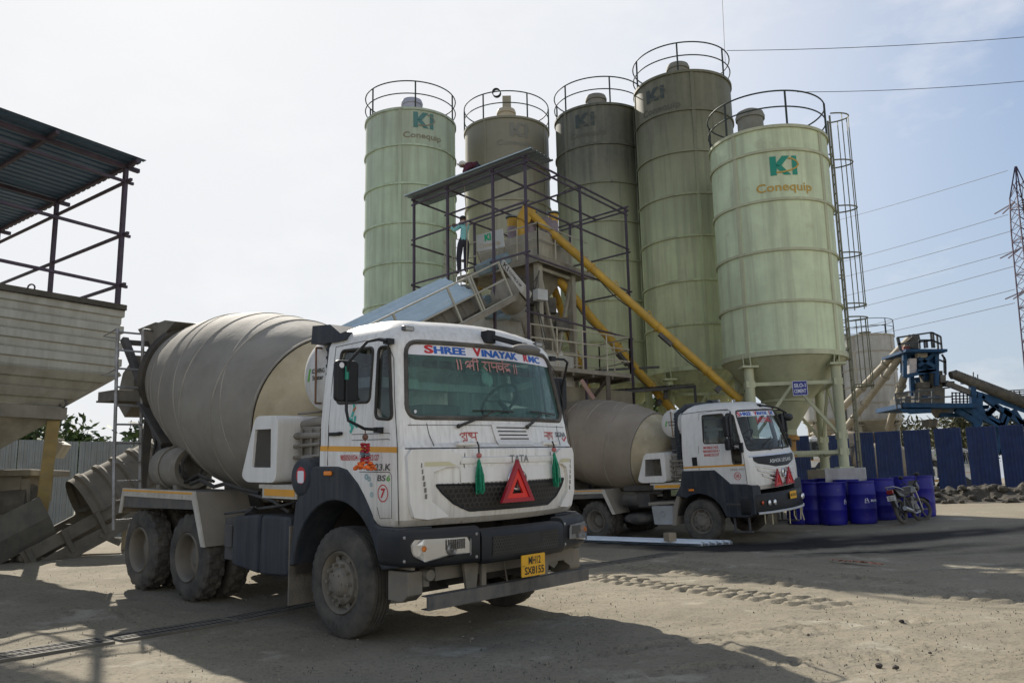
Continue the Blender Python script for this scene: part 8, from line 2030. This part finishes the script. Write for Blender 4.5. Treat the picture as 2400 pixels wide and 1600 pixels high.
def gravel():
    rnd = random.Random(11); m = MB()
    for i in range(2600):
        if rnd.random() < .55: px, py = rnd.uniform(1250, 2420), rnd.uniform(1300, 1610)
        else: px, py = rnd.uniform(-20, 1400), rnd.uniform(1370, 1610)
        p = at_z(px, py, 0.0); p.z = gz(p.x, p.y); r = rnd.uniform(.003, .008) * (1 if rnd.random() < .95 else 1.7)
        a = rnd.random() * 6; m.m = 0 if rnd.random() < .6 else 1
        q = [p + V(r * math.cos(a + k * 2.1) * rnd.uniform(.7, 1.3), r * math.sin(a + k * 2.1) * rnd.uniform(.7, 1.3), -.004) for k in range(3)] + [p + V(0, 0, r * rnd.uniform(.7, 1.3) + .006)]
        m.add(q, [(0, 1, 3), (1, 2, 3), (2, 0, 3)])
    o = m.build('gravel', [m_peb, M('dark_grit', (.08, .07, .06), .95)], None); o['kind'] = 'stuff'
gravel()
def ground_sheet():
    p = V(4.03, 18.9, 0); d = V(-.725, .688, 0); w = V(.686, .724, 0)
    def f(s, q, dd): x = p + d * (s - .32 * q) + w * q; return V(x.x, x.y, gz(x.x, x.y) + .012 + dd)
    m = MB()
    for L in range(4): corr(m, lambda s, q, dd: f(s + .03 * (L % 2), q, dd + .016 * L), 4.6, .96, 5, .035)
    tag(m.build('roofing_sheet', M('bluish_white_sheet', (.70, .77, .83), .45, var=.04, dust=.08)), 'pale bluish white ribbed roofing sheets lying flat on the ground beside the far truck', 'roofing sheet')
    b = f(.85, .12, .09); m = MB(); m.box(b + V(0, 0, .09), (.22, .20, .19), Matrix.Rotation(.5, 3, 'Z')); tag(m.build('concrete_block', M('brown_concrete_block', (.30, .25, .18), .9, var=.15, bump=.4), None, bevel=.01), 'brownish block weighing down the roofing sheets on the ground', 'block')
ground_sheet()
def rag():
    rnd = random.Random(3); p0, p1 = on_ground(1948, 1314), on_ground(2066, 1325); rows = []
    for i in range(24):
        c = p0.lerp(p1, i / 23); wv = .10 * math.sin(i * .8) + .05; rows.append([c + V(rnd.uniform(-.02, .02), dy + wv * .5, .012 + .05 * abs(math.sin(i * 1.3 + dy * 20)) * (1 if abs(dy) < .08 else .2)) for dy in (-.12, -.06, 0, .06, .12)])
    for r in rows:
        for q in r: q.z += gz(q.x, q.y) - q.z + .012 + rnd.uniform(0, .035)
    m = MB(); m.grid(rows); tag(m.build('torn_rag', M('faded_red_rag', (.33, .15, .10), .95, var=.45, vs=7)), 'torn faded red rag lying on the open yard', 'rag')
rag()
# drain gratings across the yard
def drain():
    L, Wd = 1.22, .34; m = MB()
    for w in (-Wd / 2, 0, Wd / 2): m.bx(0, L, w - .022, w + .022, -.03, .010)
    n = 20
    for i in range(n + 1):
        x = L * i / n; m.bx(x - .007, x + .007, -Wd / 2 + .022, -.022, -.03, .0075); m.bx(x - .007, x + .007, .022, Wd / 2 - .022, -.03, .0075)
    gm = m.mesh('grating_bars', M('dusty_grating_steel', (.11, .105, .09), .85, .0, var=.25, dust=.3))
    k = MB(); k.bx(.0, L, -Wd / 2, Wd / 2, .0015, .0045); km = k.mesh('channel_shadow_bed', M('drain_slot_shade', (.008, .008, .008), 1.0))  # near-black plate just under the bars stands in for the channel's shade
    names = ['nearest the lower left corner', 'second from the lower left corner', 'third from the lower left corner', 'just behind the fuel tank shadow', 'behind the nearer front wheel', 'under the cab of the nearer truck', 'under the far side of the nearer truck', 'emerging beyond the nearer truck bumper', 'midway between the two trucks', 'short of the roofing sheets on the ground', 'next to the roofing sheets on the ground']
    for i in range(11):
        p = DR0 + DRD * (1.30 * i - .35); a = math.atan2(DRD.y, DRD.x); q = p + DRD * L
        z0, z1 = gz(p.x, p.y), gz(q.x, q.y)
        t = thing('drain_grating', 'long steel drain grating in the yard, ' + names[i], 'drain grating', V(p.x, p.y, z0 + .004), 'gratings of the yard drain')
        t.rotation_euler = (0, -math.atan2(z1 - z0, L), a)
        for nm, me in (('grating_bars', gm), ('slot_shade_plate', km)): o = bpy.data.objects.new(nm, me); COL.objects.link(o); o.parent = t
drain()

# ------------------------------------------------------------------ trucks of the neighbouring yard
SK = ('windscreen_banner', 'maker_lettering', 'phone_number', 'number_badge', 'model_badge', 'banner_lettering', 'banner_initials', 'windscreen_writing', 'logo_lettering', 'plate_lettering')
def yard_truck(px, Y, yaw, label, zofs=0):
    p = at(px, 1100, Y); c = dup(T2, label=label, skip=SK); c.matrix_world = Matrix.Translation(V(p.x, p.y, gz(p.x, p.y) + zofs)) @ Matrix.Rotation(yaw, 4, 'Z'); c['group'] = 'mixer trucks in the neighbouring yard'
yard_truck(1897, 54, math.radians(-150), 'distant mixer truck behind the legs of the nearest silo')
yard_truck(2225, 52, math.radians(-20), 'distant mixer truck glimpsed between the blue fence sheets', -.95)
bpy.context.view_layer.update()
